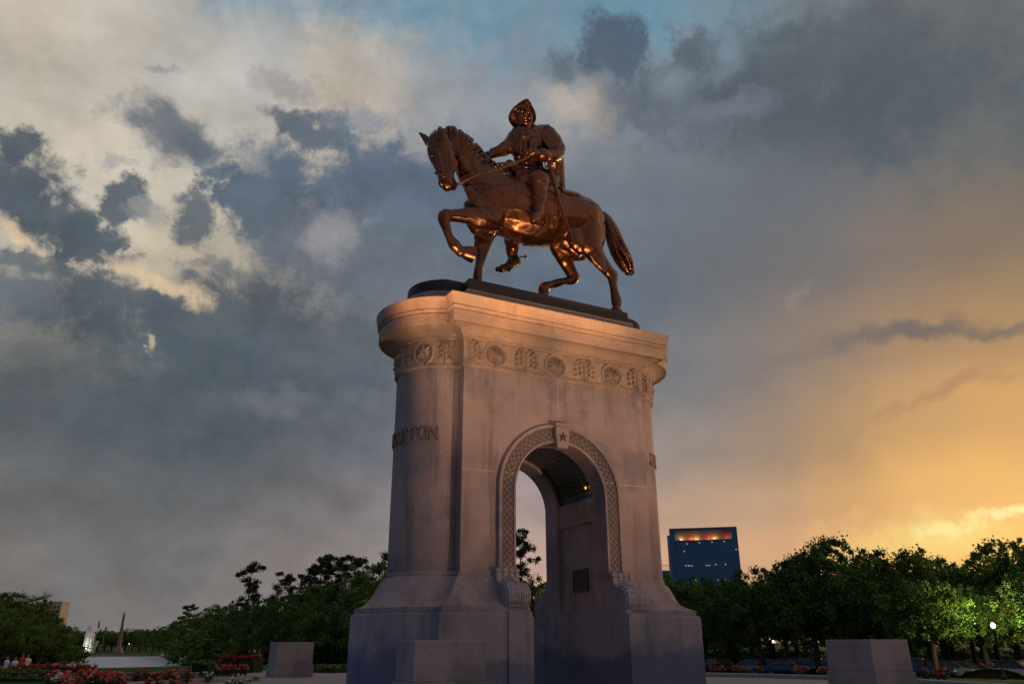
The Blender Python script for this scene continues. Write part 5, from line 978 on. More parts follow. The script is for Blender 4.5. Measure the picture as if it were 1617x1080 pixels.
TREES = [
 ('q', 18.2, 88.0, 9.9, 0.95, 'rp', 'round green oak right beside the arch, below the tower'),
 ('q', 24.9, 100.0, 11.0, 0.95, 'rp', 'low round oak directly in front of the glass tower'),
 ('q', 24.8, 84.0, 10.2, 0.95, 'rp', 'oak with a single bare twig on top, just right of the glass tower'),
 ('q', 31.4, 96.0, 10.9, 0.95, 'rp', 'lower oak in the dip right of the tower'),
 ('q', 29.0, 80.0, 11.3, 0.95, 'rp', 'oak at the left shoulder of the tallest clump right of the tower'),
 ('q', 31.5, 78.0, 12.4, 0.95, 'rp', 'tallest oak of the right clump with sky showing through its crown'),
 ('q', 37.4, 85.0, 11.8, 0.95, 'rp', 'oak just right of the tallest oak, with glints of sunset through it'),
 ('q', 38.9, 80.0, 11.7, 0.95, 'rp', 'oak with a ragged top in the middle of the right tree line'),
 ('q', 46.7, 90.0, 12.3, 0.95, 'rp', 'oak with thin upright sprigs right of the ragged one'),
 ('q', 45.0, 82.0, 10.9, 0.95, 'rp', 'oak with a lone sprig standing above it, left of the lit lamp'),
 ('q', 50.8, 88.0, 10.5, 0.95, 'rp', 'low oak in the gap behind the lit lamp'),
 ('q', 47.0, 76.0, 11.9, 0.95, 'rp', 'tall dark oak behind the lit street lamp at the right edge'),
 ('q', 48.9, 74.0, 12.3, 0.95, 'rp', 'tallest dark oak cut by the right edge of the view'),
 ('q', 34.6, 69.0, 7.8, 1.1, 'rp', 'near oak with lamp-lit leaves just right of the right pedestal'),
 ('q', 42.4, 66.0, 8.0, 1.1, 'rp', 'near oak with bright lamp-lit leaves cut by the right edge'),
 ('q', 40.6, 72.0, 7.5, 1.1, 'rp', 'oak with lamp-lit lower leaves directly behind the lit lamp'),
 ('q', 21.2, 118.0, 12.1, 1.15, 'bk', 'one of the dark oaks of the second row behind the right-hand trees'),
 ('q', 26.9, 131.0, 11.4, 1.15, 'bk', 'one of the dark oaks of the second row behind the right-hand trees'),
 ('q', 27.3, 118.0, 10.9, 1.15, 'bk', 'one of the dark oaks of the second row behind the right-hand trees'),
 ('q', 33.8, 131.0, 11.9, 1.15, 'bk', 'one of the dark oaks of the second row behind the right-hand trees'),
 ('q', 33.6, 118.0, 11.4, 1.15, 'bk', 'one of the dark oaks of the second row behind the right-hand trees'),
 ('q', 40.8, 131.0, 12.5, 1.15, 'bk', 'one of the dark oaks of the second row behind the right-hand trees'),
 ('q', 40.1, 118.0, 12.9, 1.15, 'bk', 'one of the dark oaks of the second row behind the right-hand trees'),
 ('q', 47.7, 131.0, 12.3, 1.15, 'bk', 'one of the dark oaks of the second row behind the right-hand trees'),
 ('q', 46.1, 118.0, 11.7, 1.15, 'bk', 'one of the dark oaks of the second row behind the right-hand trees'),
 ('q', 54.7, 131.0, 12.8, 1.15, 'bk', 'one of the dark oaks of the second row behind the right-hand trees'),
 ('q', 52.5, 118.0, 12.2, 1.15, 'bk', 'one of the dark oaks of the second row behind the right-hand trees'),
 ('q', 61.8, 131.0, 13.4, 1.15, 'bk', 'one of the dark oaks of the second row behind the right-hand trees'),
 ('q', 58.8, 118.0, 12.7, 1.15, 'bk', 'one of the dark oaks of the second row behind the right-hand trees'),
 ('q', 68.8, 131.0, 14.0, 1.15, 'bk', 'one of the dark oaks of the second row behind the right-hand trees'),
 ('q', 64.8, 118.0, 11.5, 1.15, 'bk', 'one of the dark oaks of the second row behind the right-hand trees'),
 ('q', 75.5, 131.0, 12.6, 1.15, 'bk', 'one of the dark oaks of the second row behind the right-hand trees'),
 ('q', 71.2, 118.0, 12.0, 1.15, 'bk', 'one of the dark oaks of the second row behind the right-hand trees'),
 ('q', 82.6, 131.0, 13.1, 1.15, 'bk', 'one of the dark oaks of the second row behind the right-hand trees'),
 ('q', 77.6, 118.0, 12.5, 1.15, 'bk', 'one of the dark oaks of the second row behind the right-hand trees'),
 ('o', 35.5, 158.0, 11.6, 1.3, 'bk', 'one of the dark oaks of the back row behind the car park'),
 ('o', 45.4, 171.0, 11.1, 1.3, 'bk', 'one of the dark oaks of the back row behind the car park'),
 ('o', 51.7, 168.0, 11.6, 1.3, 'bk', 'one of the dark oaks of the back row behind the car park'),
 ('o', 57.5, 165.0, 10.3, 1.3, 'bk', 'one of the dark oaks of the back row behind the car park'),
 ('o', 63.3, 162.0, 10.8, 1.3, 'bk', 'one of the dark oaks of the back row behind the car park'),
 ('o', 68.8, 159.0, 11.2, 1.3, 'bk', 'one of the dark oaks of the back row behind the car park'),
 ('o', 81.4, 172.0, 10.7, 1.3, 'bk', 'one of the dark oaks of the back row behind the car park'),
 ('o', 87.1, 169.0, 11.1, 1.3, 'bk', 'one of the dark oaks of the back row behind the car park'),
 ('o', 92.6, 166.0, 11.6, 1.3, 'bk', 'one of the dark oaks of the back row behind the car park'),
 ('o', 97.5, 163.0, 10.4, 1.3, 'bk', 'one of the dark oaks of the back row behind the car park'),
 ('p', 1.4, 120.0, 18.9, 0.8, 'ar', 'thin pine whose top shows in the archway'),
 ('o', 2.5, 112.0, 12.8, 0.8, 'ar', 'green tree low in the left of the archway'),
 ('o', 5.4, 118.0, 12.7, 0.8, 'ar', 'green tree low in the archway, right half'),
 ('o', -1.6, 105.0, 10.7, 1.0, 'ar', 'tree hidden behind the left foot of the arch'),
 ('s', 2.6, 85.0, 6.0, 1.0, 'us', 'bush low in the archway'),
 ('o', -17.4, 118.0, 15.4, 1.0, 'rr', 'first oak from the arch in the row receding along the right of the pool'),
 ('o', -22.2, 126.0, 15.2, 1.0, 'rr', 'second oak from the arch in the row receding along the right of the pool'),
 ('o', -27.4, 134.0, 14.0, 1.0, 'rr', 'third oak from the arch in the row receding along the right of the pool'),
 ('o', -32.5, 140.0, 13.8, 1.0, 'rr', 'fourth oak from the arch in the row receding along the right of the pool'),
 ('o', -39.5, 150.0, 14.1, 1.0, 'rr', 'fifth oak from the arch in the row receding along the right of the pool'),
 ('o', -47.0, 162.0, 13.0, 1.0, 'rr', 'sixth oak from the arch in the row receding along the right of the pool'),
 ('o', -54.3, 172.0, 12.9, 1.0, 'rr', 'seventh oak from the arch in the row receding along the right of the pool'),
 ('o', -63.3, 186.0, 13.1, 1.0, 'rr', 'eighth oak from the arch in the row receding along the right of the pool'),
 ('o', -71.5, 198.0, 12.5, 1.0, 'rr', 'ninth oak from the arch in the row receding along the right of the pool'),
 ('o', -80.6, 212.0, 11.6, 1.0, 'rr', 'tenth oak from the arch in the row receding along the right of the pool'),
 ('o', -91.0, 228.0, 10.7, 1.0, 'rr', 'eleventh oak from the arch in the row receding along the right of the pool'),
 ('o', -105.8, 255.0, 9.8, 1.0, 'rr', 'twelfth oak from the arch in the row receding along the right of the pool'),
 ('o', -125.0, 290.0, 9.2, 1.0, 'rr', 'thirteenth oak from the arch in the row receding along the right of the pool'),
 ('o', -147.1, 330.0, 8.8, 1.0, 'rr', 'fourteenth oak from the arch in the row receding along the right of the pool'),
 ('o', -13.8, 104.0, 12.3, 1.1, 'rr', 'lower dark oak in front of the row along the right of the pool'),
 ('o', -17.6, 108.0, 11.0, 1.1, 'rr', 'lower dark oak in front of the row along the right of the pool'),
 ('o', -22.5, 116.0, 10.6, 1.1, 'rr', 'lower dark oak in front of the row along the right of the pool'),
 ('o', -27.8, 124.0, 10.2, 1.1, 'rr', 'lower dark oak in front of the row along the right of the pool'),
 ('o', -33.2, 132.0, 10.2, 1.1, 'rr', 'lower dark oak in front of the row along the right of the pool'),
 ('o', -39.8, 142.0, 9.6, 1.1, 'rr', 'lower dark oak in front of the row along the right of the pool'),
 ('o', -46.8, 152.0, 9.1, 1.1, 'rr', 'lower dark oak in front of the row along the right of the pool'),
 ('o', -55.0, 165.0, 9.1, 1.1, 'rr', 'lower dark oak in front of the row along the right of the pool'),
 ('o', -62.8, 178.0, 8.5, 1.1, 'rr', 'lower dark oak in front of the row along the right of the pool'),
 ('o', -71.7, 192.0, 8.2, 1.1, 'rr', 'lower dark oak in front of the row along the right of the pool'),
 ('p', -51.9, 160.0, 18.3, 1.0, 'rr', 'lone slim pine with tufted top standing left of the other pines'),
 ('p', -35.5, 148.0, 18.7, 1.1, 'rr', 'broad flat-topped pine, tallest left of the arch'),
 ('p', -38.5, 152.0, 17.2, 0.8, 'rr', 'thin pine leaning left of the broad flat-topped one'),
 ('p', -31.7, 144.0, 17.3, 1.0, 'rr', 'pine on the right shoulder of the broad flat-topped one'),
 ('p', -27.3, 140.0, 17.7, 1.2, 'rr', 'dark wide pine between the flat-topped pine and the arch'),
 ('p', -20.3, 130.0, 17.6, 0.9, 'rr', 'pine touching the left edge of the arch'),
 ('p', -103.1, 262.0, 15.3, 1.2, 'rr', 'far small pine above the trees near the obelisk'),
 ('p', -43.0, 158.0, 16.3, 1.0, 'rr', 'feathery pine just left of the flat-topped group'),
 ('o', -99.9, 150.0, 14.0, 1.15, 'll', 'first oak from the left edge in the row along the left of the pool'),
 ('o', -99.3, 158.0, 13.9, 1.15, 'll', 'second oak from the left edge in the row along the left of the pool'),
 ('o', -106.1, 178.0, 14.2, 1.15, 'll', 'third oak from the left edge in the row along the left of the pool'),
 ('o', -117.2, 205.0, 12.0, 1.15, 'll', 'fourth oak from the left edge in the row along the left of the pool'),
 ('o', -133.5, 240.0, 11.3, 1.15, 'll', 'fifth oak from the left edge in the row along the left of the pool'),
 ('o', -155.4, 285.0, 10.5, 1.15, 'll', 'sixth oak from the left edge in the row along the left of the pool'),
 ('o', -182.9, 340.0, 9.8, 1.15, 'll', 'seventh oak from the left edge in the row along the left of the pool'),
 ('o', -86.5, 135.0, 10.0, 1.2, 'll', 'lower dark oak in front of the row along the left of the pool'),
 ('o', -86.7, 142.0, 9.7, 1.2, 'll', 'lower dark oak in front of the row along the left of the pool'),
 ('o', -96.3, 165.0, 8.9, 1.2, 'll', 'lower dark oak in front of the row along the left of the pool'),
 ('o', -269.8, 500.0, 12.9, 1.5, 'ff', 'one of the far trees closing the view beyond the fountain and obelisk'),
 ('o', -281.9, 531.0, 12.7, 1.5, 'ff', 'one of the far trees closing the view beyond the fountain and obelisk'),
 ('o', -293.5, 562.0, 12.4, 1.5, 'ff', 'one of the far trees closing the view beyond the fountain and obelisk'),
 ('o', -268.6, 523.0, 11.1, 1.5, 'ff', 'one of the far trees closing the view beyond the fountain and obelisk'),
 ('o', -279.7, 554.0, 10.7, 1.5, 'ff', 'one of the far trees closing the view beyond the fountain and obelisk'),
 ('o', -256.2, 515.0, 12.8, 1.5, 'ff', 'one of the far trees closing the view beyond the fountain and obelisk'),
 ('o', -266.9, 546.0, 12.5, 1.5, 'ff', 'one of the far trees closing the view beyond the fountain and obelisk'),
 ('o', -243.4, 507.0, 11.1, 1.5, 'ff', 'one of the far trees closing the view beyond the fountain and obelisk'),
 ('o', -253.6, 538.0, 10.8, 1.5, 'ff', 'one of the far trees closing the view beyond the fountain and obelisk'),
 ('o', -264.0, 569.0, 14.1, 1.5, 'ff', 'one of the far trees closing the view beyond the fountain and obelisk'),
 ('o', -241.3, 530.0, 12.6, 1.5, 'ff', 'one of the far trees closing the view beyond the fountain and obelisk'),
 ('o', -250.8, 561.0, 13.9, 1.5, 'ff', 'one of the far trees closing the view beyond the fountain and obelisk'),
 ('o', -228.9, 522.0, 12.4, 1.5, 'ff', 'one of the far trees closing the view beyond the fountain and obelisk'),
 ('o', -237.7, 553.0, 12.1, 1.5, 'ff', 'one of the far trees closing the view beyond the fountain and obelisk'),
 ('o', -217.0, 514.0, 14.1, 1.5, 'ff', 'one of the far trees closing the view beyond the fountain and obelisk'),
 ('o', -225.4, 545.0, 13.9, 1.5, 'ff', 'one of the far trees closing the view beyond the fountain and obelisk'),
 ('o', -204.9, 506.0, 12.5, 1.5, 'ff', 'one of the far trees closing the view beyond the fountain and obelisk'),
 ('s', -60.5, 164.8, 7.0, 1.3, 'us', 'dark undergrowth bush below the right pool row'),
 ('s', -56.0, 161.7, 6.3, 1.3, 'us', 'dark undergrowth bush below the right pool row'),
 ('s', -51.7, 158.6, 5.7, 1.3, 'us', 'dark undergrowth bush below the right pool row'),
 ('s', -47.7, 155.4, 6.4, 1.3, 'us', 'dark undergrowth bush below the right pool row'),
 ('s', -43.7, 152.3, 5.8, 1.3, 'us', 'dark undergrowth bush below the right pool row'),
 ('s', -39.9, 149.2, 6.5, 1.3, 'us', 'dark undergrowth bush below the right pool row'),
 ('s', -36.1, 146.1, 6.0, 1.3, 'us', 'dark undergrowth bush below the right pool row'),
 ('s', -32.5, 143.0, 5.4, 1.3, 'us', 'dark undergrowth bush below the right pool row'),
 ('s', -29.0, 139.8, 6.0, 1.3, 'us', 'dark undergrowth bush below the right pool row'),
 ('s', -25.6, 136.7, 5.5, 1.3, 'us', 'dark undergrowth bush below the right pool row'),
 ('s', -22.5, 133.6, 6.1, 1.3, 'us', 'dark undergrowth bush below the right pool row'),
 ('s', -19.3, 130.5, 5.6, 1.3, 'us', 'dark undergrowth bush below the right pool row'),
 ('s', 32.6, 172.0, 3.9, 1.3, 'us', 'dark undergrowth bush behind the car park'),
 ('s', 37.3, 172.0, 3.8, 1.3, 'us', 'dark undergrowth bush behind the car park'),
 ('s', 42.0, 172.0, 3.6, 1.3, 'us', 'dark undergrowth bush behind the car park'),
 ('s', 46.7, 172.0, 3.5, 1.3, 'us', 'dark undergrowth bush behind the car park'),
 ('s', 51.4, 172.0, 3.3, 1.3, 'us', 'dark undergrowth bush behind the car park'),
 ('s', 56.0, 172.0, 3.2, 1.3, 'us', 'dark undergrowth bush behind the car park'),
 ('s', 60.7, 172.0, 3.1, 1.3, 'us', 'dark undergrowth bush behind the car park'),
 ('s', 65.4, 172.0, 2.9, 1.3, 'us', 'dark undergrowth bush behind the car park'),
 ('s', 70.2, 172.0, 3.8, 1.3, 'us', 'dark undergrowth bush behind the car park'),
 ('s', 74.9, 172.0, 3.6, 1.3, 'us', 'dark undergrowth bush behind the car park'),
 ('s', 79.6, 172.0, 3.5, 1.3, 'us', 'dark undergrowth bush behind the car park'),
 ('s', 84.2, 172.0, 3.4, 1.3, 'us', 'dark undergrowth bush behind the car park'),
 ('s', 88.9, 172.0, 3.2, 1.3, 'us', 'dark undergrowth bush behind the car park'),
 ('s', 93.6, 172.0, 3.1, 1.3, 'us', 'dark undergrowth bush behind the car park'),
 ('s', 98.2, 172.0, 3.0, 1.3, 'us', 'dark undergrowth bush behind the car park'),
 ('s', 102.9, 172.0, 2.8, 1.3, 'us', 'dark undergrowth bush behind the car park'),
 ('s', 107.8, 172.0, 3.7, 1.3, 'us', 'dark undergrowth bush behind the car park'),
 ('s', 112.4, 172.0, 3.5, 1.3, 'us', 'dark undergrowth bush behind the car park'),
 ('s', -115.7, 185.0, 6.2, 1.3, 'us', 'dark undergrowth bush below the left pool row'),
 ('s', -112.6, 185.0, 6.1, 1.3, 'us', 'dark undergrowth bush below the left pool row'),
 ('s', -109.4, 185.0, 5.9, 1.3, 'us', 'dark undergrowth bush below the left pool row'),
 ('s', -106.3, 185.0, 5.8, 1.3, 'us', 'dark undergrowth bush below the left pool row'),
 ('s', -103.2, 185.0, 5.6, 1.3, 'us', 'dark undergrowth bush below the left pool row'),
 ('s', -100.0, 185.0, 5.5, 1.3, 'us', 'dark undergrowth bush below the left pool row'),
]
HEDGES = [
 ('hedge', -29.62, 50.0, -24.31, 48.5, 1.2, 0.34, 'long clipped band of dark red foliage before the pool', 'r', 1),
 ('hedge', -23.67, 42.0, -19.68, 41.0, 1.0, 0.25, 'low dark green clipped hedge behind the dense rose bed', 'g', 2),
 ('hedge', -26.16, 42.0, -23.45, 41.5, 1.6, 0.3, 'low bright green hedge at the left edge', 'g', 3),
 ('hedge', -22.79, 36.5, -19.68, 36.0, 0.9, 0.22, 'lowest clipped green edging at the bottom left corner', 'g', 4),
 ('hedge', -16.5, 44.0, -15.36, 43.6, 1.2, 0.62, 'small green clipped block left of the coral roses', 'g', 5),
 ('hedge', -16.56, 47.0, -13.83, 46.0, 1.0, 0.85, 'dark red clipped hedge behind the coral roses by the pedestal', 'r', 6),
 ('hedge', -11.2, 47.0, -9.05, 45.0, 1.3, 0.35, 'low green hedge between the left pedestal and the arch', 'g', 7),
]
ROSES = [
 ('coral', -16.15, 29.77, 0.57, 'coral rose bush in the dense bed at the lower left', 'roses of the dense bed at the lower left'),
 ('coral', -15.93, 29.26, 0.65, 'coral rose bush in the dense bed at the lower left', 'roses of the dense bed at the lower left'),
 ('white', -14.46, 26.89, 0.63, 'white rose bush among the red ones at the lower left', 'roses of the dense bed at the lower left'),
 ('red', -15.04, 28.12, 0.58, 'deep red rose bush in the dense bed at the lower left', 'roses of the dense bed at the lower left'),
 ('pink', -14.52, 27.27, 0.65, 'pink rose bush in the dense bed at the lower left', 'roses of the dense bed at the lower left'),
 ('red', -15.66, 29.77, 0.63, 'deep red rose bush in the dense bed at the lower left', 'roses of the dense bed at the lower left'),
 ('coral', -14.05, 26.71, 0.56, 'coral rose bush in the dense bed at the lower left', 'roses of the dense bed at the lower left'),
 ('coral', -14.49, 27.59, 0.6, 'coral rose bush in the dense bed at the lower left', 'roses of the dense bed at the lower left'),
 ('coral', -15.34, 29.51, 0.62, 'coral rose bush in the dense bed at the lower left', 'roses of the dense bed at the lower left'),
 ('white', -13.69, 26.56, 0.56, 'white rose bush among the red ones at the lower left', 'roses of the dense bed at the lower left'),
 ('red', -13.41, 26.12, 0.62, 'deep red rose bush in the dense bed at the lower left', 'roses of the dense bed at the lower left'),
 ('pink', -14.45, 28.54, 0.58, 'pink rose bush in the dense bed at the lower left', 'roses of the dense bed at the lower left'),
 ('red', -14.65, 29.09, 0.65, 'deep red rose bush in the dense bed at the lower left', 'roses of the dense bed at the lower left'),
 ('coral', -14.48, 28.93, 0.65, 'coral rose bush in the dense bed at the lower left', 'roses of the dense bed at the lower left'),
 ('coral', -14.97, 29.91, 0.68, 'coral rose bush in the dense bed at the lower left', 'roses of the dense bed at the lower left'),
 ('coral', -14.4, 28.89, 0.65, 'coral rose bush in the dense bed at the lower left', 'roses of the dense bed at the lower left'),
 ('white', -13.75, 27.89, 0.62, 'white rose bush among the red ones at the lower left', 'roses of the dense bed at the lower left'),
 ('red', -13.52, 27.75, 0.66, 'deep red rose bush in the dense bed at the lower left', 'roses of the dense bed at the lower left'),
 ('pink', -14.36, 29.47, 0.67, 'pink rose bush in the dense bed at the lower left', 'roses of the dense bed at the lower left'),
 ('red', -13.56, 28.05, 0.67, 'deep red rose bush in the dense bed at the lower left', 'roses of the dense bed at the lower left'),
 ('coral', -13.25, 27.69, 0.59, 'coral rose bush in the dense bed at the lower left', 'roses of the dense bed at the lower left'),
 ('coral', -13.69, 28.65, 0.58, 'coral rose bush in the dense bed at the lower left', 'roses of the dense bed at the lower left'),
 ('coral', -12.58, 26.71, 0.67, 'coral rose bush in the dense bed at the lower left', 'roses of the dense bed at the lower left'),
 ('white', -14.05, 29.81, 0.64, 'white rose bush among the red ones at the lower left', 'roses of the dense bed at the lower left'),
 ('red', -12.99, 27.83, 0.64, 'deep red rose bush in the dense bed at the lower left', 'roses of the dense bed at the lower left'),
 ('pink', -12.46, 26.9, 0.58, 'pink rose bush in the dense bed at the lower left', 'roses of the dense bed at the lower left'),
 ('red', -14.73, 33.0, 0.56, 'red rose bush alone just right of the dense bed', 'roses before the pool wall'),
 ('red', -14.33, 33.0, 0.56, 'red rose bush, second right of the dense bed', 'roses before the pool wall'),
 ('pink', -13.98, 33.0, 0.56, 'pink rose bush in front of the pale pool wall', 'roses before the pool wall'),
 ('red', -13.48, 33.0, 0.56, 'wide red rose bush in front of the pale pool wall', 'roses before the pool wall'),
 ('coral', -13.13, 33.0, 0.56, 'coral rose bush before the right end of the pale wall', 'roses before the pool wall'),
 ('red', -12.68, 33.0, 0.56, 'red rose bush beside the green hedge block', 'roses before the pool wall'),
 ('coral', -14.15, 40.5, 0.55, 'coral rose bush in the tight row left of the left pedestal', 'roses left of the pedestal'),
 ('red', -13.93, 40.5, 0.55, 'red rose bush in the tight row left of the left pedestal', 'roses left of the pedestal'),
 ('coral', -13.71, 40.5, 0.55, 'coral rose bush in the tight row left of the left pedestal', 'roses left of the pedestal'),
 ('red', -13.5, 40.5, 0.55, 'red rose bush in the tight row left of the left pedestal', 'roses left of the pedestal'),
 ('coral', -13.28, 40.5, 0.55, 'coral rose bush in the tight row left of the left pedestal', 'roses left of the pedestal'),
 ('red', -13.07, 40.5, 0.55, 'red rose bush in the tight row left of the left pedestal', 'roses left of the pedestal'),
 ('coral', -12.85, 40.5, 0.55, 'coral rose bush in the tight row left of the left pedestal', 'roses left of the pedestal'),
 ('white', -12.24, 34.0, 0.5, 'small white rose bush at the kerb', 'low roses at the bottom edge'),
 ('white', -8.98, 27.0, 0.5, 'white rose bush low at the bottom edge left of the pedestal', 'low roses at the bottom edge'),
 ('white', -8.57, 27.0, 0.5, 'white rose bush just left of the left pedestal, at the bottom edge', 'low roses at the bottom edge'),
 ('red', -4.44, 22.5, 0.4, 'low red rose bush at the left foot of the arch, leftmost', 'low roses at the bottom edge'),
 ('red', -3.49, 20.0, 0.4, 'red rose bush at the bottom edge before the left foot', 'low roses at the bottom edge'),
 ('red', -3.19, 20.0, 0.4, 'red rose bush between the left foot and the near pedestal', 'low roses at the bottom edge'),
 ('coral', -11.18, 28.0, 0.5, 'coral rose bush low at the bottom edge, left of centre', 'low roses at the bottom edge'),
 ('red', -11.23, 27.0, 0.5, 'red rose bush low at the bottom edge right of the bed', 'low roses at the bottom edge'),
 ('red', -11.56, 27.0, 0.5, 'low dark red rose bush next to the bed, bottom edge', 'low roses at the bottom edge'),
 ('red', 10.23, 43.5, 0.52, 'red rose bush on the far kerb in front of the parked cars', 'roses on the far kerb'),
 ('coral', 10.72, 43.5, 0.52, 'coral rose bush on the far kerb in front of the parked cars', 'roses on the far kerb'),
 ('red', 11.48, 43.5, 0.52, 'red rose bush on the far kerb in front of the parked cars', 'roses on the far kerb'),
 ('coral', 11.88, 43.5, 0.52, 'coral rose bush on the far kerb in front of the parked cars', 'roses on the far kerb'),
 ('red', 12.73, 43.5, 0.52, 'red rose bush on the far kerb in front of the parked cars', 'roses on the far kerb'),
 ('coral', 14.52, 43.5, 0.52, 'coral rose bush on the far kerb in front of the parked cars', 'roses on the far kerb'),
 ('red', 14.91, 43.5, 0.52, 'red rose bush on the far kerb in front of the parked cars', 'roses on the far kerb'),
 ('coral', 15.83, 43.5, 0.52, 'coral rose bush on the far kerb in front of the parked cars', 'roses on the far kerb'),
 ('red', 16.16, 43.5, 0.52, 'red rose bush on the far kerb in front of the parked cars', 'roses on the far kerb'),
 ('red', 17.88, 36.5, 0.58, 'red rose bush touching the right pedestal', 'roses by the right pedestal'),
 ('red', 18.27, 36.5, 0.58, 'red rose bush second from the right pedestal', 'roses by the right pedestal'),
 ('coral', 18.6, 36.5, 0.58, 'coral rose bush third from the right pedestal', 'roses by the right pedestal'),
]
WALLS = [
 (-18.2, 38.5, -14.4, 38.5, 0.4, 0.26, 'long low pinkish stone wall in front of the pool, behind the red roses'),
 (-13.0, 36.0, -10.8, 36.0, 0.4, 0.16, 'low kerb wall of the rose bed left of the pedestal'),
 (-32.6, 92.0, -27.3, 88.0, 1.2, 1.35, 'low pale wall left of the pedestal, in front of the trees'),
 (-54.8, 95.0, -49.2, 92.0, 1.0, 0.9, 'low pinkish wall left of the pool'),
 (-73.8, 120.0, -72.3, 122.0, 1.0, 1.0, 'low pale wall at the far left under the trees'),
]
CARS = [
 ('suv', 23.1, 91.5, 2.9, 'black', 'black car half hidden behind the kerb roses nearest the arch'),
 ('sedan', 24.9, 86.2, 2.7, 'grey', 'dark grey saloon left of centre between arch and right pedestal'),
 ('sedan', 25.8, 84.5, 2.6, 'silver', 'silver saloon just right of the dark grey one'),
 ('sedan', 26.9, 82.7, 2.6, 'blue', 'blue saloon between the silver car and the dark van'),
 ('suv', 30.8, 89.8, 2.5, 'black', 'black tall car under the trees left of the right pedestal'),
 ('suv', 31.8, 88.0, 2.4, 'blue', 'blue tall car near the right pedestal'),
 ('sedan', 30.8, 81.8, 2.4, 'silver', 'bright silver saloon touching the left side of the right pedestal'),
 ('suv', 37.2, 77.4, 2.5, 'white', 'white tall car just right of the right pedestal'),
 ('sedan', 37.9, 76.6, 2.5, 'blue', 'dark blue saloon right of the white tall car'),
 ('sedan', 41.5, 81.0, 2.4, 'blue', 'blue saloon behind the first tree right of the pedestal'),
 ('sedan', 39.4, 75.7, 2.4, 'silver', 'silver saloon behind the slim trunk right of the pedestal'),
 ('sedan', 40.5, 75.7, 2.3, 'beige', 'beige saloon left of the mulch mound'),
 ('sedan', 45.4, 82.7, 2.3, 'red', 'red saloon behind the left end of the mulch mound'),
 ('suv', 47.9, 85.4, 2.3, 'grey', 'grey tall car behind the mulch mound'),
 ('suv', 49.8, 86.2, 2.2, 'silver', 'silver tall car just left of the lit lamp post'),
 ('sedan', 44.5, 74.4, 2.2, 'white', 'white saloon right of the lit lamp post'),
 ('suv', 50.5, 83.6, 2.2, 'blue', 'blue tall car at the right edge behind the white saloon'),
 ('sedan', 48.8, 79.2, 2.2, 'red', 'red saloon cut by the right edge'),
]
LAMPS = [
 (36.78, 63.5, 3.75, 'brightly lit globe street lamp among the leaves at the right', 1300.0, False),
 (38.76, 135.0, 4.13, 'small lit lamp left of the pair, far under the trees right of the arch', 0.0, True),
 (43.3, 140.0, 4.33, 'upper lamp of the close pair far under the trees', 0.0, True),
 (39.0, 125.0, 3.92, 'lower lamp of the close pair far under the trees', 0.0, True),
 (-184.06, 400.0, 4.17, 'far lit lamp right of the obelisk', 0.0, True),
 (-147.88, 360.0, 4.09, 'far lit lamp right of the pool end', 0.0, True),
 (-89.58, 230.0, 1.55, 'lit lamp beside the right edge of the pool', 0.0, True),
 (-33.96, 110.0, 2.88, 'unlit-looking pale globe lamp left of the left pedestal', 0.0, True),
 (-150.64, 260.0, 2.32, 'lit lamp under the left trees', 0.0, True),
]
PEOPLE = [
 (-40.35, 67.0, 1.2, 'white', 'grey', 'person in a white shirt, leftmost of the four beyond the red hedge'),
 (-40.28, 68.0, 1.8, 'white', 'dark', 'person in a white shirt, second from the left beyond the red hedge'),
 (-38.57, 66.0, 1.5, 'red', 'dark', 'person in a bright red shirt beyond the red hedge'),
 (-38.72, 67.0, 2.0, 'white', 'navy', 'person in a white shirt just right of the red shirt'),
 (-23.02, 76.0, 1.5, 'purple', 'dark', 'person in a purple shirt beside the left pedestal'),
 (-80.88, 150.0, 1.0, 'dark', 'dark', 'person in dark clothes on the path left of the pool, left one of three'),
 (-81.49, 152.0, 1.6, 'dark', 'navy', 'person in dark clothes on the path left of the pool, middle one of three'),
 (-79.96, 150.0, 2.2, 'navy', 'dark', 'person in dark clothes on the path left of the pool, right one of three'),
 (-149.67, 300.0, 1.0, 'dark', 'dark', 'tiny person in dark clothes at the far end of the pool near the fountain'),
 (-142.83, 300.0, 1.0, 'dark', 'dark', 'tiny person in dark clothes at the far end of the pool below the obelisk'),
 (-141.95, 302.0, 2.0, 'grey', 'dark', 'tiny person in grey at the far end of the pool right of the obelisk'),
]
MOUND = (39.6, 70.0)
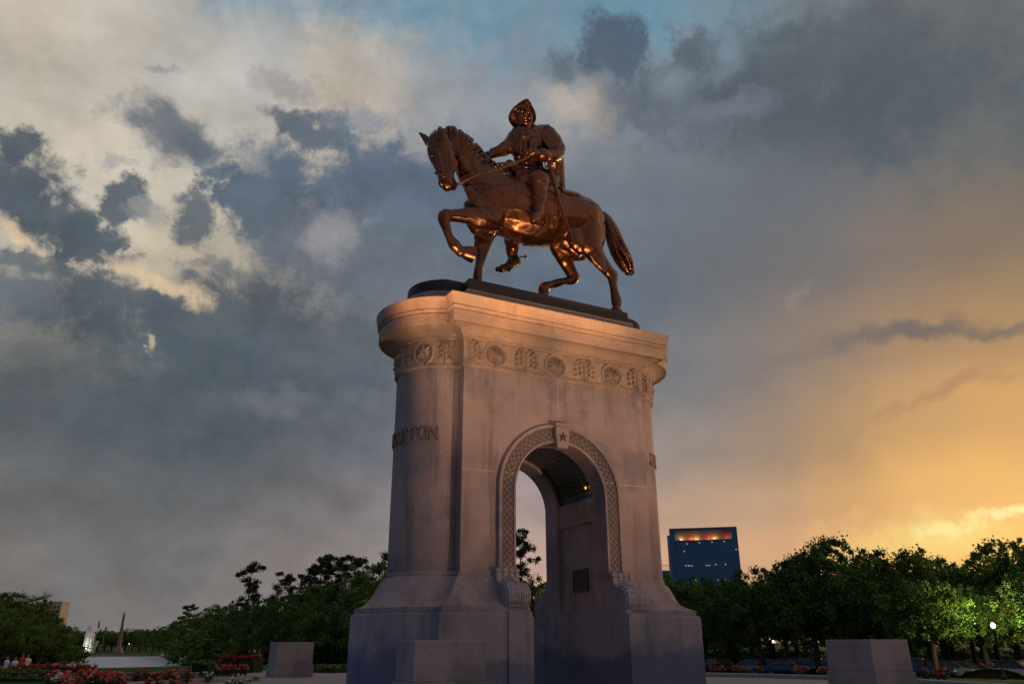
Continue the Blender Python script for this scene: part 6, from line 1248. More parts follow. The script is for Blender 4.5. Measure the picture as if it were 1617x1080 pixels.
# ------------------------------------------------------------------ vegetation
m_leaf = mat('oak_leaf', (.085, .165, .042), .8, attr='tone', spec=.12)
m_pine = mat('pine_needle', (.030, .055, .024), .8, attr='tone', spec=.2)
m_bark = mat('bark', (.075, .055, .042), .95, vscale=4, color2=(.035, .028, .022), bump=1., bscale=18.)
def leaves(name, clumps, per, size, m_, parent, rnd, flat=.0):
    """many small leaf faces scattered through clump volumes; clumps: (x,y,z,r)"""
    rg = np.random.default_rng(rnd); C_ = np.array(clumps); n = len(C_)*per
    d = rg.normal(size=(n, 3)); d /= np.linalg.norm(d, axis=1)[:, None]; rad_ = rg.random(n)**.45
    cidx = np.repeat(np.arange(len(C_)), per); jag = np.clip(rg.normal(1., .38, size=n), .2, 1.5); ctr = C_[cidx, :3]+d*(C_[cidx, 3]*rad_*jag)[:, None]*np.array([1, 1, .95-flat*.55])
    a = rg.normal(size=(n, 3)); a /= np.linalg.norm(a, axis=1)[:, None]; b_ = np.cross(a, rg.normal(size=(n, 3))); b_ /= np.linalg.norm(b_, axis=1)[:, None]
    s_ = size*(.6+.8*rg.random(n))[:, None]; a = a*s_; b_ = b_*s_*.55
    vs = np.stack([ctr-a, ctr-a*.1+b_, ctr+a, ctr-a*.1-b_], 1).reshape(-1, 3)
    me = bpy.data.meshes.new(name); me.vertices.add(n*4); me.vertices.foreach_set('co', vs.ravel())
    me.loops.add(n*4); me.loops.foreach_set('vertex_index', np.arange(n*4)); me.polygons.add(n); me.polygons.foreach_set('loop_start', np.arange(n)*4)
    me.update(calc_edges=True); me.materials.append(m_)
    tone = np.repeat((.45+1.1*rg.random(len(C_)))[cidx]*(.85+.3*rg.random(n)), 4)
    yel = np.repeat(rg.random(len(C_))[cidx], 4)
    at_ = me.attributes.new('tone', 'FLOAT_COLOR', 'POINT'); at_.data.foreach_set('color', np.stack([tone*(.85+.5*yel), tone, tone*(.9-.3*yel), np.ones(n*4)], 1).ravel())
    o = bpy.data.objects.new(name, me); col.objects.link(o); o.parent = parent
    return o
def oak(seed, h=10., w=9., low=.2, dens=1., open_=.0):
    rd = random.Random(seed); r = empty('oak_tree'); t = MB(); cl_ = []
    fork = h*(low+.05); lean = rd.uniform(-.3, .3)
    t.tube([(0, 0, -.4), (0, 0, .3), (lean*.4, 0, fork*.5), (lean, 0, fork)], [.36*h/10, .30*h/10, .24*h/10, .21*h/10], 9)
    nl = 9
    for i in range(nl):
        a = 2*math.pi*i/nl+rd.uniform(-.3, .3); el_ = rd.uniform(.35, 1.35); ln = (w*.5*math.cos(el_)**.7+h*(1-low)*.75*math.sin(el_)**2)*rd.uniform(.65, 1.)
        p = [(lean, 0, fork-.1)]
        for j in range(1, 6):
            s_ = j/5; p.append((lean+math.cos(a)*ln*s_*math.cos(el_)+rd.uniform(-.2, .2), math.sin(a)*ln*s_*math.cos(el_)+rd.uniform(-.2, .2), fork+ln*s_*math.sin(el_)*.9+rd.uniform(-.1, .1)))
        t.tube(p, [.15*h/10*(1-.8*j/5)+.012 for j in range(6)], 6)
        for j in range(2, 6):
            for k in range(2):
                b0 = Vector(p[j]); dv = Vector((rd.gauss(0, 1), rd.gauss(0, 1), rd.gauss(.3, .7))).normalized()*rd.uniform(.8, 1.7)*h/10
                t.tube([tuple(b0), tuple(b0+dv*.5), tuple(b0+dv)], [.035, .022, .01], 4); e_ = b0+dv; cl_.append((e_.x, e_.y, e_.z, rd.uniform(.35, .8)*h/10))
    # outer shell of clumps, uneven with gaps
    ns = int(120*dens)
    for i in range(ns):
        a = rd.uniform(0, 2*math.pi); ce = rd.uniform(-.55, 1.); se = math.sqrt(1-min(1, ce*ce)); rr_ = rd.uniform(.6, 1.)
        rr_ *= 1+.22*math.sin(a*3+seed)*math.cos(ce*4+seed)
        z = h*low*1.0+(h*(1-low))*(.42+.56*ce*rr_)*.98
        if z < h*low*.8: continue
        cl_.append((math.cos(a)*w/2*se*rr_+lean, math.sin(a)*w/2*se*rr_, z, rd.uniform(.3, .85)*h/10))
    for i in range(int(26*dens)):      # sprigs standing out of the outline
        a = rd.uniform(0, 2*math.pi); ce = rd.uniform(.2, 1.); se = math.sqrt(1-ce*ce); k = rd.uniform(.93, 1.03)
        cl_.append((math.cos(a)*w/2*se*k+lean, math.sin(a)*w/2*se*k, h*low+h*(1-low)*(.42+.56*ce*k), rd.uniform(.16, .38)*h/10))
    t.obj('trunk', m_bark, r, 60); leaves('crown', cl_, 92, .12*h/10, m_leaf, r, seed)
    return r
def pine(seed, h=16.):
    rd = random.Random(seed); r = empty('pine_tree'); t = MB(); cl_ = []
    ln_ = rd.uniform(-.8, .8); t.tube([(0, 0, -.4), (ln_*.2, 0, h*.3), (ln_*.6, 0, h*.65), (ln_, 0, h*.95)], [.26, .21, .15, .04], 8)
    for i in range(17):
        z = h*(.52+.46*(i/16)); a = rd.uniform(0, 6.28); l = rd.uniform(1.0, 2.9)*(1.15-.5*i/16); x0 = ln_*(z/h)
        e_ = (x0+math.cos(a)*l, math.sin(a)*l, z+l*.28)
        t.tube([(x0, 0, z-.2), ((x0+e_[0])/2, e_[1]/2, z+.05), e_], [.07, .045, .02], 5)
        for k in range(4): cl_.append((e_[0]+rd.uniform(-.7, .7), e_[1]+rd.uniform(-.7, .7), e_[2]+rd.uniform(-.15, .35), rd.uniform(.35, .75)))
    for k in range(6): cl_.append((ln_+rd.uniform(-.7, .7), rd.uniform(-.7, .7), h*.97+rd.uniform(-.3, .3), .6))
    t.obj('trunk', m_bark, r, 60); leaves('crown', cl_, 80, .15, m_pine, r, seed, .5)
    return r
def shrub(seed, h=4., w=6.):
    rd = random.Random(seed); r = empty('bush'); t = MB(); cl_ = []
    for i in range(6):
        a = rd.uniform(0, 6.28); t.tube([(0, 0, -.2), (math.cos(a)*.4, math.sin(a)*.4, h*.4), (math.cos(a)*w*.25, math.sin(a)*w*.25, h*.75)], [.09, .06, .02], 5)
    for i in range(80):
        a = rd.uniform(0, 6.28); q_ = math.sqrt(rd.random()); z = rd.uniform(.05, 1)*math.sqrt(max(0, 1-q_**2*.8)); cl_.append((math.cos(a)*q_*w/2, math.sin(a)*q_*w/2, z*h*.92, rd.uniform(.35, .8)))
    t.obj('stem', m_bark, r, 60); leaves('crown', cl_, 46, .17, m_leaf, r, seed)
    return r
PROTO = {'o': [oak(11, 10, 8.5, .20), oak(12, 10, 8.0, .16), oak(13, 10, 9.5, .22, 1.15), oak(14, 10, 7.4, .2, .85), oak(15, 10, 8.6, .15, 1.0)],
         'p': [pine(21, 16), pine(22, 16), pine(23, 16)], 's': [shrub(31), shrub(32)], 'q': [oak(41, 10, 8.5, .33), oak(42, 10, 8.0, .30), oak(43, 10, 9.2, .34)]}
used = set()
GRP = {'rp': 'trees on the right', 'rr': 'trees along the right side of the pool', 'll': 'trees along the left side of the pool', 'ff': 'far trees beyond the pool', 'ar': 'trees behind the arch', 'us': 'undergrowth below the trees', 'bk': 'second row of trees on the right'}
for i, (kd, x, y, h, wf, grp, label) in enumerate(TREES):
    ps = PROTO[kd]; p = ps[i % len(ps)]; hh = {'o': 10., 'q': 10., 'p': 16., 's': 4.}[kd]
    if id(p) not in used: used.add(id(p)); r = p
    else: r = copy_tree(p)
    k = h/hh; r.location = (x, y, gz(x, y)); r.scale = (k*wf, k*wf, k); r.rotation_euler = (0, 0, (i*2.399) % 6.283)
    tag(r, label, 'bush' if kd == 's' else 'tree', GRP[grp])

# hedges
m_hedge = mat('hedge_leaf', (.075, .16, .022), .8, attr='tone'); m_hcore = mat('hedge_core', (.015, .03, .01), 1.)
m_redl = mat('red_leaf', (.30, .018, .022), .8, attr='tone')
def hedge(name, x0, y0, x1, y1, wd, h, label, m_=None, seed=0, zoff=0.):
    L_ = math.hypot(x1-x0, y1-y0); r = empty(name, ((x0+x1)/2, (y0+y1)/2, gz((x0+x1)/2, (y0+y1)/2)+zoff), math.atan2(y1-y0, x1-x0)); tag(r, label, 'hedge')
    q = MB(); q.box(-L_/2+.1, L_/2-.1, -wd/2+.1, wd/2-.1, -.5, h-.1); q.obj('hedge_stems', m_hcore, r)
    rd = random.Random(seed); cl_ = []
    n = int(L_*wd*9+L_*h*14)
    for i in range(n):
        f = rd.random(); x = rd.uniform(-L_/2, L_/2)
        if f < .5: cl_.append((x, rd.uniform(-wd/2, wd/2), h-.06+rd.uniform(-.03, .03), .13))
        else: cl_.append((x, rd.choice((-1, 1))*(wd/2-.05), rd.uniform(0, h), .13))
    leaves('foliage', cl_, 26, .055, m_ or m_hedge, r, seed)
    return r
# roses
m_rleaf = mat('rose_leaf', (.055, .085, .03), .7, attr='tone')
def petals(name, pts, r0, m_, parent):
    q = MB(); rd = random.Random(len(pts))
    for x, y, z in pts:
        s_ = r0*rd.uniform(.7, 1.2)
        for k in range(6):
            a = k*math.pi/3+rd.uniform(-.3, .3); rot = Matrix.Rotation(a, 3, 'Z') @ Matrix.Rotation(rd.uniform(.5, 1.), 3, 'Y')
            q.ell((x+math.cos(a)*s_*.45, y+math.sin(a)*s_*.45, z+rd.uniform(-.2, .2)*s_), (s_*.55, s_*.5, s_*.18), 6, 4, rot)
        q.ell((x, y, z), (s_*.4, s_*.4, s_*.45), 6, 4)
    return q.obj(name, m_, parent, 60)
COLS = {'red': (.72, .022, .018), 'coral': (.85, .13, .06), 'white': (.82, .78, .74), 'pink': (.80, .14, .18)}
RM = {k: mat('rose_'+k, v, .6, vscale=5., color2=tuple(x*.6 for x in v)) for k, v in COLS.items()}
RP = {}
for k in COLS:
    for s_ in range(2):
        rd = random.Random(hash(k) % 97 if False else ord(k[0])+s_*7); r = empty('rose_bush'); q = MB(); cl_ = []; fl = []
        for i in range(9):
            a = rd.uniform(0, 6.28); e_ = (math.cos(a)*rd.uniform(.1, .42), math.sin(a)*rd.uniform(.1, .42), rd.uniform(.45, .85)); q.tube([(0, 0, -.05), (e_[0]*.5, e_[1]*.5, e_[2]*.55), e_], [.014, .010, .006], 4)
            cl_.append((*e_, .17)); cl_.append((e_[0]*.7, e_[1]*.7, e_[2]*.6, .2))
            if i < 8: fl.append((e_[0], e_[1], e_[2]+.12))
            if i < 5: fl.append((e_[0]+rd.uniform(-.15, .15), e_[1]+rd.uniform(-.15, .15), e_[2]+.03))
        q.obj('stem', m_bark, r); leaves('foliage', cl_, 26, .05, m_rleaf, r, s_+3); petals('blooms', fl, .11, RM[k], r)
        RP[k, s_] = r
usedr = set(); random.seed(5)
for i, (k, x, y, s_, label, grp) in enumerate(ROSES):
    p = RP[k, i % 2]
    if id(p) not in usedr: usedr.add(id(p)); r = p
    else: r = copy_tree(p)
    r.location = (x, y, gz(x, y)); r.scale = (s_, s_, s_); r.rotation_euler = (0, 0, i*1.7); tag(r, label, 'rose bush', grp)
for key, p in RP.items():
    if id(p) not in usedr:
        for ch in list(p.children): bpy.data.objects.remove(ch)
        bpy.data.objects.remove(p)
for a in HEDGES: hedge(a[0], *a[1:7], a[7], {'g': m_hedge, 'r': m_redl}[a[8]], a[9])

# ------------------------------------------------------------------ pool, obelisk, fountain
m_water = mat('pool_water', (.62, .66, .70), .25, spec=.8, bump=.3, bscale=1.2)
m_cope = stone('coping_stone', (.30, .24, .22), streak=.3)
pa, pb_ = Vector((-58.9, 131.)), Vector((-135.3, 287.)); dv = (pb_-pa).normalized(); nv = Vector((dv.y, -dv.x)); hw = 12.3
def strip4(p0, p1, a, b_, z0, z1):
    q = MB(); c4 = [p0+nv*a, p0+nv*b_, p1+nv*b_, p1+nv*a]
    q.add([(p.x, p.y, z) for z in (z0, z1) for p in c4], [(3, 2, 1, 0), (4, 5, 6, 7), (0, 1, 5, 4), (1, 2, 6, 5), (2, 3, 7, 6), (3, 0, 4, 7)]); return q
tag(strip4(pa, pb_, -hw, hw, -3.2, -2.36).obj('water', m_water), kind='structure')
for nm, q in (('coping_left', strip4(pa, pb_, -hw-1.2, -hw, -2.6, -2.05)), ('coping_right', strip4(pa, pb_, hw, hw+1.2, -2.6, -2.05)), ('coping_near', strip4(pa-dv*1.4, pa, -hw-1.2, hw+1.2, -2.6, -1.95)), ('coping_far', strip4(pb_, pb_+dv*1.4, -hw-1.2, hw+1.2, -2.6, -1.7))):
    tag(q.obj(nm, m_cope), kind='structure')
tag(strip4(pa-dv*12, pb_+dv*60, -hw-9, -hw-1.25, -2.5, -2.36).obj('path_left', m_pave), kind='structure')
tag(strip4(pa-dv*12, pb_+dv*60, hw+1.25, hw+9, -2.5, -2.36).obj('path_right', m_pave), kind='structure')
tag(strip4(pb_+dv*1.5, pb_+dv*60, -hw-1.2, hw+1.2, -2.5, -2.30).obj('plaza', m_pave), kind='structure')
m_obel = stone('obelisk_granite', (.30, .21, .18), streak=.2)
ob = empty('obelisk', (-201.3, 426.5, -2.4), .2); tag(ob, 'tall thin reddish granite obelisk at the far end of the pool', 'obelisk')
q = MB(); q.box(-1.9, 1.9, -1.9, 1.9, 0, 1.2); q.box(-1.5, 1.5, -1.5, 1.5, 1.2, 2.4, .1); q.obj('base', m_cope, ob)
q = MB(); q.box(-.82, .82, -.82, .82, 2.4, 18.4, .36); q.box(-.46, .46, -.46, .46, 18.4, 19.8, .44); q.obj('shaft', m_obel, ob)
m_spray = bpy.data.materials.new('spray'); m_spray.use_nodes = True; t = NT(m_spray.node_tree); b = m_spray.node_tree.nodes['Principled BSDF']
b.inputs['Base Color'].default_value = (.92, .93, .92, 1); b.inputs['Roughness'].default_value = .6
fo = empty('fountain', (-206.5, 405., -2.4)); tag(fo, 'tall white fountain jet lit from below at the far end of the pool', 'fountain')
q = MB(); rd = random.Random(4)
for i in range(420):
    a = rd.uniform(0, 6.28); v0 = rd.uniform(.55, 1.)**.6; sp = abs(rd.gauss(0, .16)); H = 12.8*v0; drift = rd.uniform(-.6, .9); pts = []
    for j in range(9):
        s_ = j/8; z = H*(1-(1-2*s_)**2) if s_ > .0 else 0.2
        z = H*4*s_*(1-s_)+.15; pts.append((math.cos(a)*sp*s_*11*.8+drift*s_*s_*1.6, math.sin(a)*sp*s_*11*.8, z))
    k = rd.randint(2, 8); q.tube(pts[:k+1], [.05+.03*j/8 for j in range(k+1)], 4)
q.obj('water_jet', m_spray, fo)
q = MB(); q.lathe([(3.2, 0), (3.2, .6), (2.9, .6), (2.9, .3), (.3, .25), (.2, .7)], 24); q.obj('basin', m_cope, fo)
l = bpy.data.lights.new('fountain_light', 'POINT'); l.energy = 750; l.color = (1, .96, .82); l.shadow_soft_size = .5; lo = bpy.data.objects.new('fountain_light', l); col.objects.link(lo); lo.parent = fo; lo.location = (.6, -3.6, 2.2)
# flagpoles
m_pole = mat('pole_metal', (.30, .30, .31), .4, .6); m_flag = mat('flag_cloth', (.35, .08, .08), .8, color2=(.45, .42, .45), vscale=1.2)
for i, (x, y, h, lb_) in enumerate(((-201.5, 405, 15., 'tallest thin flagpole with a limp flag just left of the obelisk'), (-207.5, 425, 13., 'shorter thin flagpole left of the obelisk'))):
    r = empty('flagpole', (x-1.6, y, -2.4)); tag(r, lb_, 'flagpole', 'flagpoles by the obelisk')
    q = MB(); q.tube([(0, 0, 0), (0, 0, h)], [.12, .06], 8); q.ell((0, 0, h), (.12, .12, .12)); q.obj('pole', m_pole, r)
    q = MB(); q.rings([[(x_+.05, .12*math.sin(x_*6+z_), h-.3-z_*3.-x_*.9) for x_ in np.linspace(0, .9, 8)] for z_ in np.linspace(0, 1, 6)], cap=False, closed=False); q.obj('flag', m_flag, r)
# low garden walls
for i, (x0, y0, x1, y1, w_, h, lb_) in enumerate(WALLS):
    z = gz((x0+x1)/2, (y0+y1)/2); L_ = math.hypot(x1-x0, y1-y0)
    q = MB(); q.box(-L_/2, L_/2, -w_/2, w_/2, -.4, h-.06); q.box(-L_/2-.03, L_/2+.03, -w_/2-.03, w_/2+.03, h-.06, h)
    o = q.obj('garden_wall', m_cope, None, None, ((x0+x1)/2, (y0+y1)/2, z)); o.rotation_euler = (0, 0, math.atan2(y1-y0, x1-x0)); tag(o, lb_, 'wall')

# ------------------------------------------------------------------ buildings
m_glass = bpy.data.materials.new('blue_curtain_wall'); m_glass.use_nodes = True; t = NT(m_glass.node_tree); b = m_glass.node_tree.nodes['Principled BSDF']
o_ = t.n('ShaderNodeTexCoord').outputs['Object']; sp_ = t.n('ShaderNodeSeparateXYZ'); t.put(sp_.inputs[0], o_)
cmb = t.n('ShaderNodeCombineXYZ'); t.put(cmb.inputs[0], t.m('ADD', sp_.outputs[0], sp_.outputs[1])); t.put(cmb.inputs[1], sp_.outputs[2])
br = t.n('ShaderNodeTexBrick'); br.offset = 0.; t.put(br.inputs['Vector'], cmb.outputs[0])
for k, v in (('Color1', (.055, .18, .34, 1)), ('Color2', (.045, .15, .29, 1)), ('Mortar', (.02, .06, .13, 1)), ('Scale', 1.), ('Mortar Size', .12), ('Brick Width', 1.6), ('Row Height', 3.9)): br.inputs[k].default_value = v
t.put(b.inputs['Base Color'], br.outputs[0]); b.inputs['Roughness'].default_value = .45; b.inputs['Specular IOR Level'].default_value = .35
m_bdark = mat('tower_trim', (.04, .11, .23), .5); m_white = mat('white_panel', (.40, .39, .40), .7)
m_gus = mat('white_gusset', (.8, .8, .8), .7); m_pale = mat('pale_side_wall', (.42, .43, .46), .6)
m_litw = mat('lit_window', (.8, .7, .5), .5, emit=(1, .80, .60), estr=.25)
def yawd(x, y): return math.atan2(-x, y)
tw = empty('office_tower', (143.6, 600, -2.4), math.radians(-12.2)); tag(tw, 'dark blue glass office tower with a red and yellow lit crown, right of the arch', 'building')
Wt = 24.9; Hh = 85.0; zc0, zc1 = Hh-9.0, Hh-2.3
q = MB(); q.box(-Wt, Wt, 0, 30, 0, zc0); q.box(-Wt, -Wt+4.0, 0, 30, zc0, zc1); q.box(Wt-4.0, Wt, 0, 30, zc0, zc1); q.obj('wall', m_glass, tw)
q = MB(); q.box(-Wt, Wt, 0, 30, zc1, Hh); q.obj('roof', m_bdark, tw)
q = MB(); q.box(-Wt+4.0, Wt-4.0, 6.0, 7.0, zc0+.01, zc1-.01); cw = q.obj('crown_panel', m_white, tw)
q = MB()
for sx in (-1, 1):
    x0 = sx*(Wt-4.05); q.add([(x0, .1, zc0+.02), (x0-sx*3.6, .1, zc0+.02), (x0, .1, zc0+4.6), (x0, 1., zc0+.02), (x0-sx*3.6, 1., zc0+.02), (x0, 1., zc0+4.6)], [(0, 1, 2), (3, 5, 4), (0, 3, 4, 1), (1, 4, 5, 2), (2, 5, 3, 0)])
q.obj('gusset', m_gus, tw)
q = MB(); q.box(-Wt-2.0, -Wt-.05, 4, 20, 0, Hh-4.6); q.obj('side_wall', m_pale, tw)
q = MB(); q.box(-Wt+3.6, -Wt+3.85, -.12, -.02, 0, zc0-1.); q.box(-Wt+.0, Wt, -.14, -.02, zc0-1.0, zc0-.6); q.obj('fin', m_bdark, tw)
m_ry = mat('uplight_red', (.8, .1, .05), .5, emit=(1, .1, .03), estr=2.)
for i, x in enumerate((-16.5, -9.0, -5.0, 4.0, 8.5, 18.5)):
    cl_r = [(1., .50, .10), (1., .03, .02), (1., .55, .08), (1., .03, .02), (1., .55, .08), (1., .03, .02)][i]
    l = bpy.data.lights.new('crown_light', 'POINT'); l.energy = 420; l.color = cl_r; l.shadow_soft_size = .3
    lo = bpy.data.objects.new('crown_light', l); col.objects.link(lo); lo.parent = tw; lo.location = (x, 4.4, zc0+.9)
    lo.rotation_euler = Vector((0, .50, .87)).to_track_quat('-Z', 'Y').to_euler()
rd = random.Random(9)
for (fx_, fz, n_) in ((-.52, 67., 1), (-.15, 67.5, 1), (.22, 67.8, 1), (.58, 68., 1), (.9, 62, 2), (-.6, 51.2, 2), (-.5, 51., 2), (0, 51, 2), (.27, 51.5, 1), (.55, 51.5, 1), (-.35, 40.5, 1), (.3, 40.5, 1), (.42, 40.3, 2), (-.62, 30, 1), (.15, 34.5, 1), (.95, 41, 1), (-.62, 61.5, 1)):
    for k in range(n_):
        q = MB(); x = fx_*Wt+k*1.9; q.box(x, x+1.1, -.10, -.01, fz+6, fz+6.8); q.obj('window', m_litw, tw)
lo_ = empty('low_block', (127.5, 655, -2.4), .05); tag(lo_, 'lower blue office block with a roof railing beside the glass tower', 'building')
q = MB(); q.box(-9, 16, 0, 25, 0, 57.5); q.obj('wall', m_glass, lo_)
q = MB(); q.box(-9.2, 16.2, -.2, 25, 57.6, 58.4)
q.box(-9, 16, .1, .3, 62.3, 62.6)
for k in range(14): q.box(-9+k*1.9, -8.85+k*1.9, .1, .3, 58.4, 62.3)
q.obj('railing', m_pale, lo_)
m_cream = mat('cream_wall', (.55, .46, .33), .9, var=.15); m_win = mat('dark_window', (.03, .035, .04), .2)
ht = empty('hotel_block', (-283.0, 500, -2.4), .12); tag(ht, 'cream hotel block with a grid of windows rising behind the left trees', 'building')
q = MB(); q.box(-7.5, 7.5, 0, 12, 0, 27.8); q.obj('wall', m_cream, ht)
q = MB(); q.box(-7.8, 7.8, -.3, 12.3, 27.8, 28.5); q.obj('roof', m_cream, ht)
for r_ in range(5):
    for c_ in range(7):
        q = MB(); q.box(-6.8+c_*2.0, -5.6+c_*2.0, -.05, .2, 25.6-r_*2.6-1.2, 25.6-r_*2.6+.6); q.obj('window', m_win, ht)
gb = empty('gabled_pavilion', (-200.5, 400, -2.4), 0.); gb.scale = (.55, .55, .8); tag(gb, 'small pavilion with a pale triangular gable between the fountain and the obelisk', 'pavilion')
q = MB(); q.add([(-2.2, 0, 7.), (2.2, 0, 7.), (0, 0, 3.2), (-2.2, 3, 7.), (2.2, 3, 7.), (0, 3, 3.2)], [(0, 2, 1), (3, 4, 5), (0, 1, 4, 3), (1, 2, 5, 4), (2, 0, 3, 5)]); q.obj('gable', m_pale, gb)
q = MB(); q.tube([(0, 1.5, 0), (0, 1.5, 3.4)], .2, 8); q.obj('post', m_pole, gb)

# ------------------------------------------------------------------ car park and cars
m_asph = mat('asphalt', (.055, .055, .058), .9, var=.3, vscale=.6)
q = MB(); gx, gy = 24, 14
q.add([(18+i*4., 84+j*5., gz(18+i*4., 84+j*5.)+.03) for j in range(-4, gy+1) for i in range(gx+1)], [(j*(gx+1)+i, j*(gx+1)+i+1, (j+1)*(gx+1)+i+1, (j+1)*(gx+1)+i) for j in range(gy+4) for i in range(gx)])
tag(q.obj('road', m_asph), kind='structure')
m_tyre = mat('tyre', (.015, .015, .015), .9); m_rim = mat('wheel_rim', (.45, .45, .47), .3, .9); m_cglass = mat('car_glass', (.015, .02, .025), .06, spec=.8)
m_hl = mat('headlight_glass', (.7, .72, .75), .15, spec=.8); m_tl = mat('tail_light', (.4, .02, .02), .3)
CARP = {k: mat('car_paint_'+k, v, .25, .3, spec=.7) for k, v in {'silver': (.22, .23, .25), 'white': (.36, .36, .37), 'black': (.012, .012, .014), 'blue': (.03, .07, .16), 'red': (.28, .02, .02), 'grey': (.14, .145, .15), 'beige': (.16, .135, .10)}.items()}
def car(kind):
    r = empty('parked_car')
    suv = kind == 'suv'; H = 1.72 if suv else 1.45; bl = 1.02 if suv else .90
    # body stations along x (nose at -x): x, half width, bottom, top
    S_ = [(-2.28, .62, .42, .60), (-2.22, .78, .30, .70), (-2.0, .88, .24, .76), (-1.4, .91, .22, .86 if not suv else .96), (-.95, .915, .22, bl), (0, .92, .22, bl+.01), (1.1, .92, .22, bl+.02), (1.7, .90, .24, bl+.02), (2.12, .86, .30, bl-.03), (2.25, .76, .40, bl-.12)]
    q = MB(); q.rings([[(x, -w_*.93, z0), (x, -w_, z0+.12), (x, -w_, (z0+z1)/2), (x, -w_*.95, z1-.06), (x, -w_*.82, z1), (x, 0, z1+.03), (x, w_*.82, z1), (x, w_*.95, z1-.06), (x, w_, (z0+z1)/2), (x, w_, z0+.12), (x, w_*.93, z0)] for x, w_, z0, z1 in S_])
    # roof and pillars
    G = [(-1.0, .80, bl), (-.35, .68, H-.05), (.1, .66, H), (.9, .65, H-.01), (1.35 if not suv else 1.95, .63, H-.10), (1.95 if not suv else 2.12, .78, bl)]
    q.rings([[(x, -w_, z-.035), (x, -w_*.8, z), (x, w_*.8, z), (x, w_, z-.035), (x, w_*.8, z-.05), (x, -w_*.8, z-.05)] for x, w_, z in G])
    for sy in (-1, 1):
        for a, b2 in ((0, 1), (4, 5)):
            q.tube([(G[a][0], sy*G[a][1]*1.04, G[a][2]-.02), (G[b2][0], sy*G[b2][1], G[b2][2]-.03)], .035, 6)
        q.tube([(.22, sy*.67, H-.03), (.25, sy*.86, bl)], .035, 6)
    bo = q.obj('car_body', CARP['silver'], r, 40)
    q = MB(); q.rings([[(x, -w_*.985, z-.055), (x, 0, z-.045), (x, w_*.985, z-.055), (x, w_*1.07 if 0 < i < 5 else w_, bl-.02), (x, -w_*1.07 if 0 < i < 5 else -w_, bl-.02)] for i, (x, w_, z) in enumerate(G)]); q.obj('window', m_cglass, r, 30)
    for sx in (-1.42, 1.38):
        for sy in (-1, 1):
            q = MB(); q.rings([[(sx+rr_*math.cos(a*math.pi/10), sy*(.80+d), .33+rr_*math.sin(a*math.pi/10)) for a in range(20)] for rr_, d in ((.2, -.08), (.33, -.08), (.33, .10), (.30, .13), (.22, .13))]); wh = q.obj('wheel', m_tyre, r, 40)
            q = MB(); q.rings([[(sx+rr_*math.cos(a*math.pi/10), sy*(.80+d), .33+rr_*math.sin(a*math.pi/10)) for a in range(20)] for rr_, d in ((.21, .10), (.21, .135), (.05, .12))]); q.obj('rim', m_rim, wh, 40)
    for sy in (-1, 1):
        q = MB(); q.ell((-2.17, sy*.64, .66), (.12, .17, .08), 10, 6); q.obj('headlight', m_hl, r, 60)
        q = MB(); q.ell((2.19, sy*.66, .80), (.08, .14, .10), 10, 6); q.obj('tail_light', m_tl, r, 60)
        q = MB(); q.ell((-.75, sy*1.0, bl+.08), (.09, .10, .07), 8, 5); q.obj('mirror', CARP['black'], r, 60)
    q = MB(); q.box(-2.32, -2.27, -.45, .45, .42, .58); q.obj('grille', CARP['black'], r)
    return r
cp = {'sedan': car('sedan'), 'suv': car('suv')}; usedc = set()
for kd, x, y, rz, c_, label in CARS:
    p = cp[kd]
    if kd not in usedc: usedc.add(kd); r = p
    else: r = copy_tree(p)
    r.location = (x, y, gz(x, y)+.035); r.rotation_euler = (0, 0, rz); tag(r, label, 'car', 'cars parked under the trees on the right')
    for ch in r.children:
        if ch.name.startswith('car_body'):
            ch.material_slots[0].link = 'OBJECT'; ch.material_slots[0].material = CARP[c_]

# ------------------------------------------------------------------ street lamps
m_globe = mat('lamp_globe', (1, .95, .8), .4, emit=(1, .78, .42), estr=5.)
m_globe2 = mat('small_lamp_globe', (1, .95, .85), .4, emit=(1, .82, .6), estr=3.)
m_pglobe = mat('unlit_globe', (.5, .48, .45), .4)
def lamp(x, y, h, label, watts=0., small=True):
    r = empty('street_lamp', (x, y, gz(x, y))); tag(r, label, 'street lamp', 'globe street lamps')
    q = MB(); q.lathe([(.20, -.2), (.20, .25), (.14, .3), (.10, .45), (.07, .6), (.055, h-.3), (.10, h-.24), (.12, h-.16), (.05, h-.15)], 12); q.obj('post', m_black, r, 40)
    q = MB(); q.ell((0, 0, h+.06), (.17, .17, .21), 14, 9); q.obj('lamp_globe', m_pglobe if 'unlit' in label else (m_globe2 if small else m_globe), r, 70)
    q = MB(); q.lathe([(.07, h+.262), (.05, h+.285), (.012, h+.30)], 10); q.obj('finial', m_black, r)
    if watts:
        l = bpy.data.lights.new('lamp_light', 'POINT'); l.energy = watts; l.color = (1., .90, .42); l.shadow_soft_size = .24
        lo = bpy.data.objects.new('lamp_light', l); col.objects.link(lo); lo.parent = r; lo.location = (0, 0, h+.95)
for a in LAMPS: lamp(*a)

# mulch mound under the right tree, small marker sign
x, y = MOUND; q = MB(); q.rings([[(x+rr_*math.cos(a*math.pi/14)*1.3, y+rr_*math.sin(a*math.pi/14), gz(x, y)+z) for a in range(28)] for rr_, z in ((2.1, -.3), (1.9, .18), (1.5, .5), (.9, .7), (.15, .78))])
tag(q.obj('mulch_mound', mat('mulch', (.006, .005, .004), 1., bump=1., bscale=20., spec=0.), smooth=60), 'dark rounded mulch mound at the foot of the tree by the lit street lamp', 'mound')

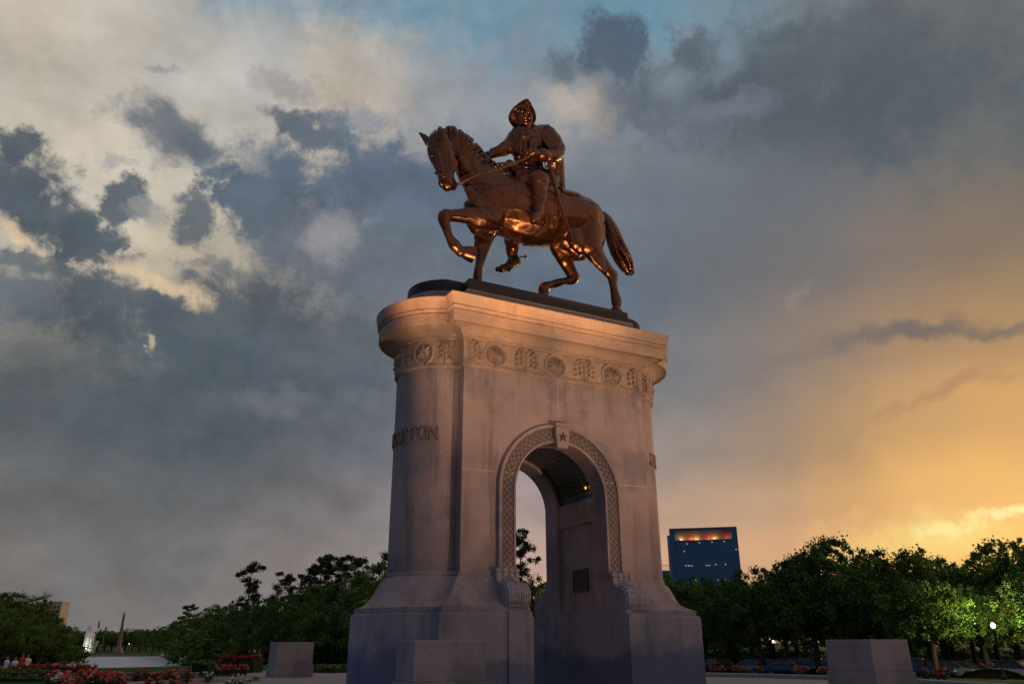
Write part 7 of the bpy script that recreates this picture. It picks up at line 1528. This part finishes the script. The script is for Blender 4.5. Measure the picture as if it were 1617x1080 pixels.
# ------------------------------------------------------------------ people
m_skin = mat('skin', (.32, .19, .13), .6)
CLO = {k: mat('cloth_'+k, v, .9, var=.15) for k, v in {'white': (.82, .82, .86), 'red': (.75, .03, .02), 'purple': (.24, .12, .55), 'dark': (.02, .02, .03), 'navy': (.03, .04, .09), 'grey': (.2, .2, .22)}.items()}
def person(x, y, rz, top, bot, label, sit=False, arm=0.3):
    r = empty('person', (x, y, gz(x, y)), rz); tag(r, label, 'person', None)
    zh = .92
    q = MB()
    q.loft([(0, 0, .95, .13, .16), (0, 0, 1.15, .11, .15), (0, 0, 1.35, .12, .19), (0, 0, 1.46, .08, .14), (0, 0, 1.53, .05, .05), (0, .0, 1.60, .06, .055)], n=12, sub=3)
    q.loft([(0, 0, 1.58, .06, .05), (-.01, 0, 1.66, .095, .08), (0, 0, 1.73, .095, .078), (0, 0, 1.79, .05, .05)], n=12, sub=3)
    for s_ in (-1, 1):
        q.loft([(0, s_*.18, 1.42, .055, .055), (.02, s_*.24, 1.15, .042, .042), (-.08-arm*.3, s_*.24, .92+arm*.15, .032, .032), (-.12-arm*.4, s_*.22, .86+arm*.2, .035, .02)], n=8, sub=2)
        st_ = .12*s_
        q.loft([(0, s_*.09, .92, .09, .08), (-st_*.5, s_*.10, .50, .06, .06), (st_*.4, s_*.10, .10, .04, .04)], n=10, sub=3)
        q.loft([(st_*.4+.03, s_*.10, .05, .04, .04), (st_*.4-.15, s_*.11, .035, .03, .045)], n=8, sub=2)
        q.ell((-.095, s_*.03, 1.68), (.012, .014, .01), 6, 4)
    q.ell((-.105, 0, 1.65), (.02, .014, .02), 6, 4)
    bo = fuse(q, 'person_body', m_skin, r, .022, 2)
    q = MB(); q.loft([(0, 0, .90, .145, .18), (0, 0, 1.15, .125, .17), (0, 0, 1.35, .135, .205), (0, 0, 1.47, .09, .15)], n=14, sub=3)
    for s_ in (-1, 1): q.loft([(0, s_*.18, 1.42, .07, .07), (.02, s_*.23, 1.22, .062, .062)], n=8, sub=2)
    q.obj('shirt', CLO[top], r, 60)
    q = MB()
    for s_ in (-1, 1): q.loft([(0, s_*.085, .95, .11, .095), (-.06*s_, s_*.10, .52, .08, .08), (.03*s_, s_*.10, .14, .06, .06)], n=10, sub=3)
    q.obj('trousers', CLO[bot], r, 60)
    q = MB(); q.ell((.02, 0, 1.74), (.105, .09, .08), 12, 7); q.obj('hair', CLO['dark'], r, 60)
for a in PEOPLE: person(*a)
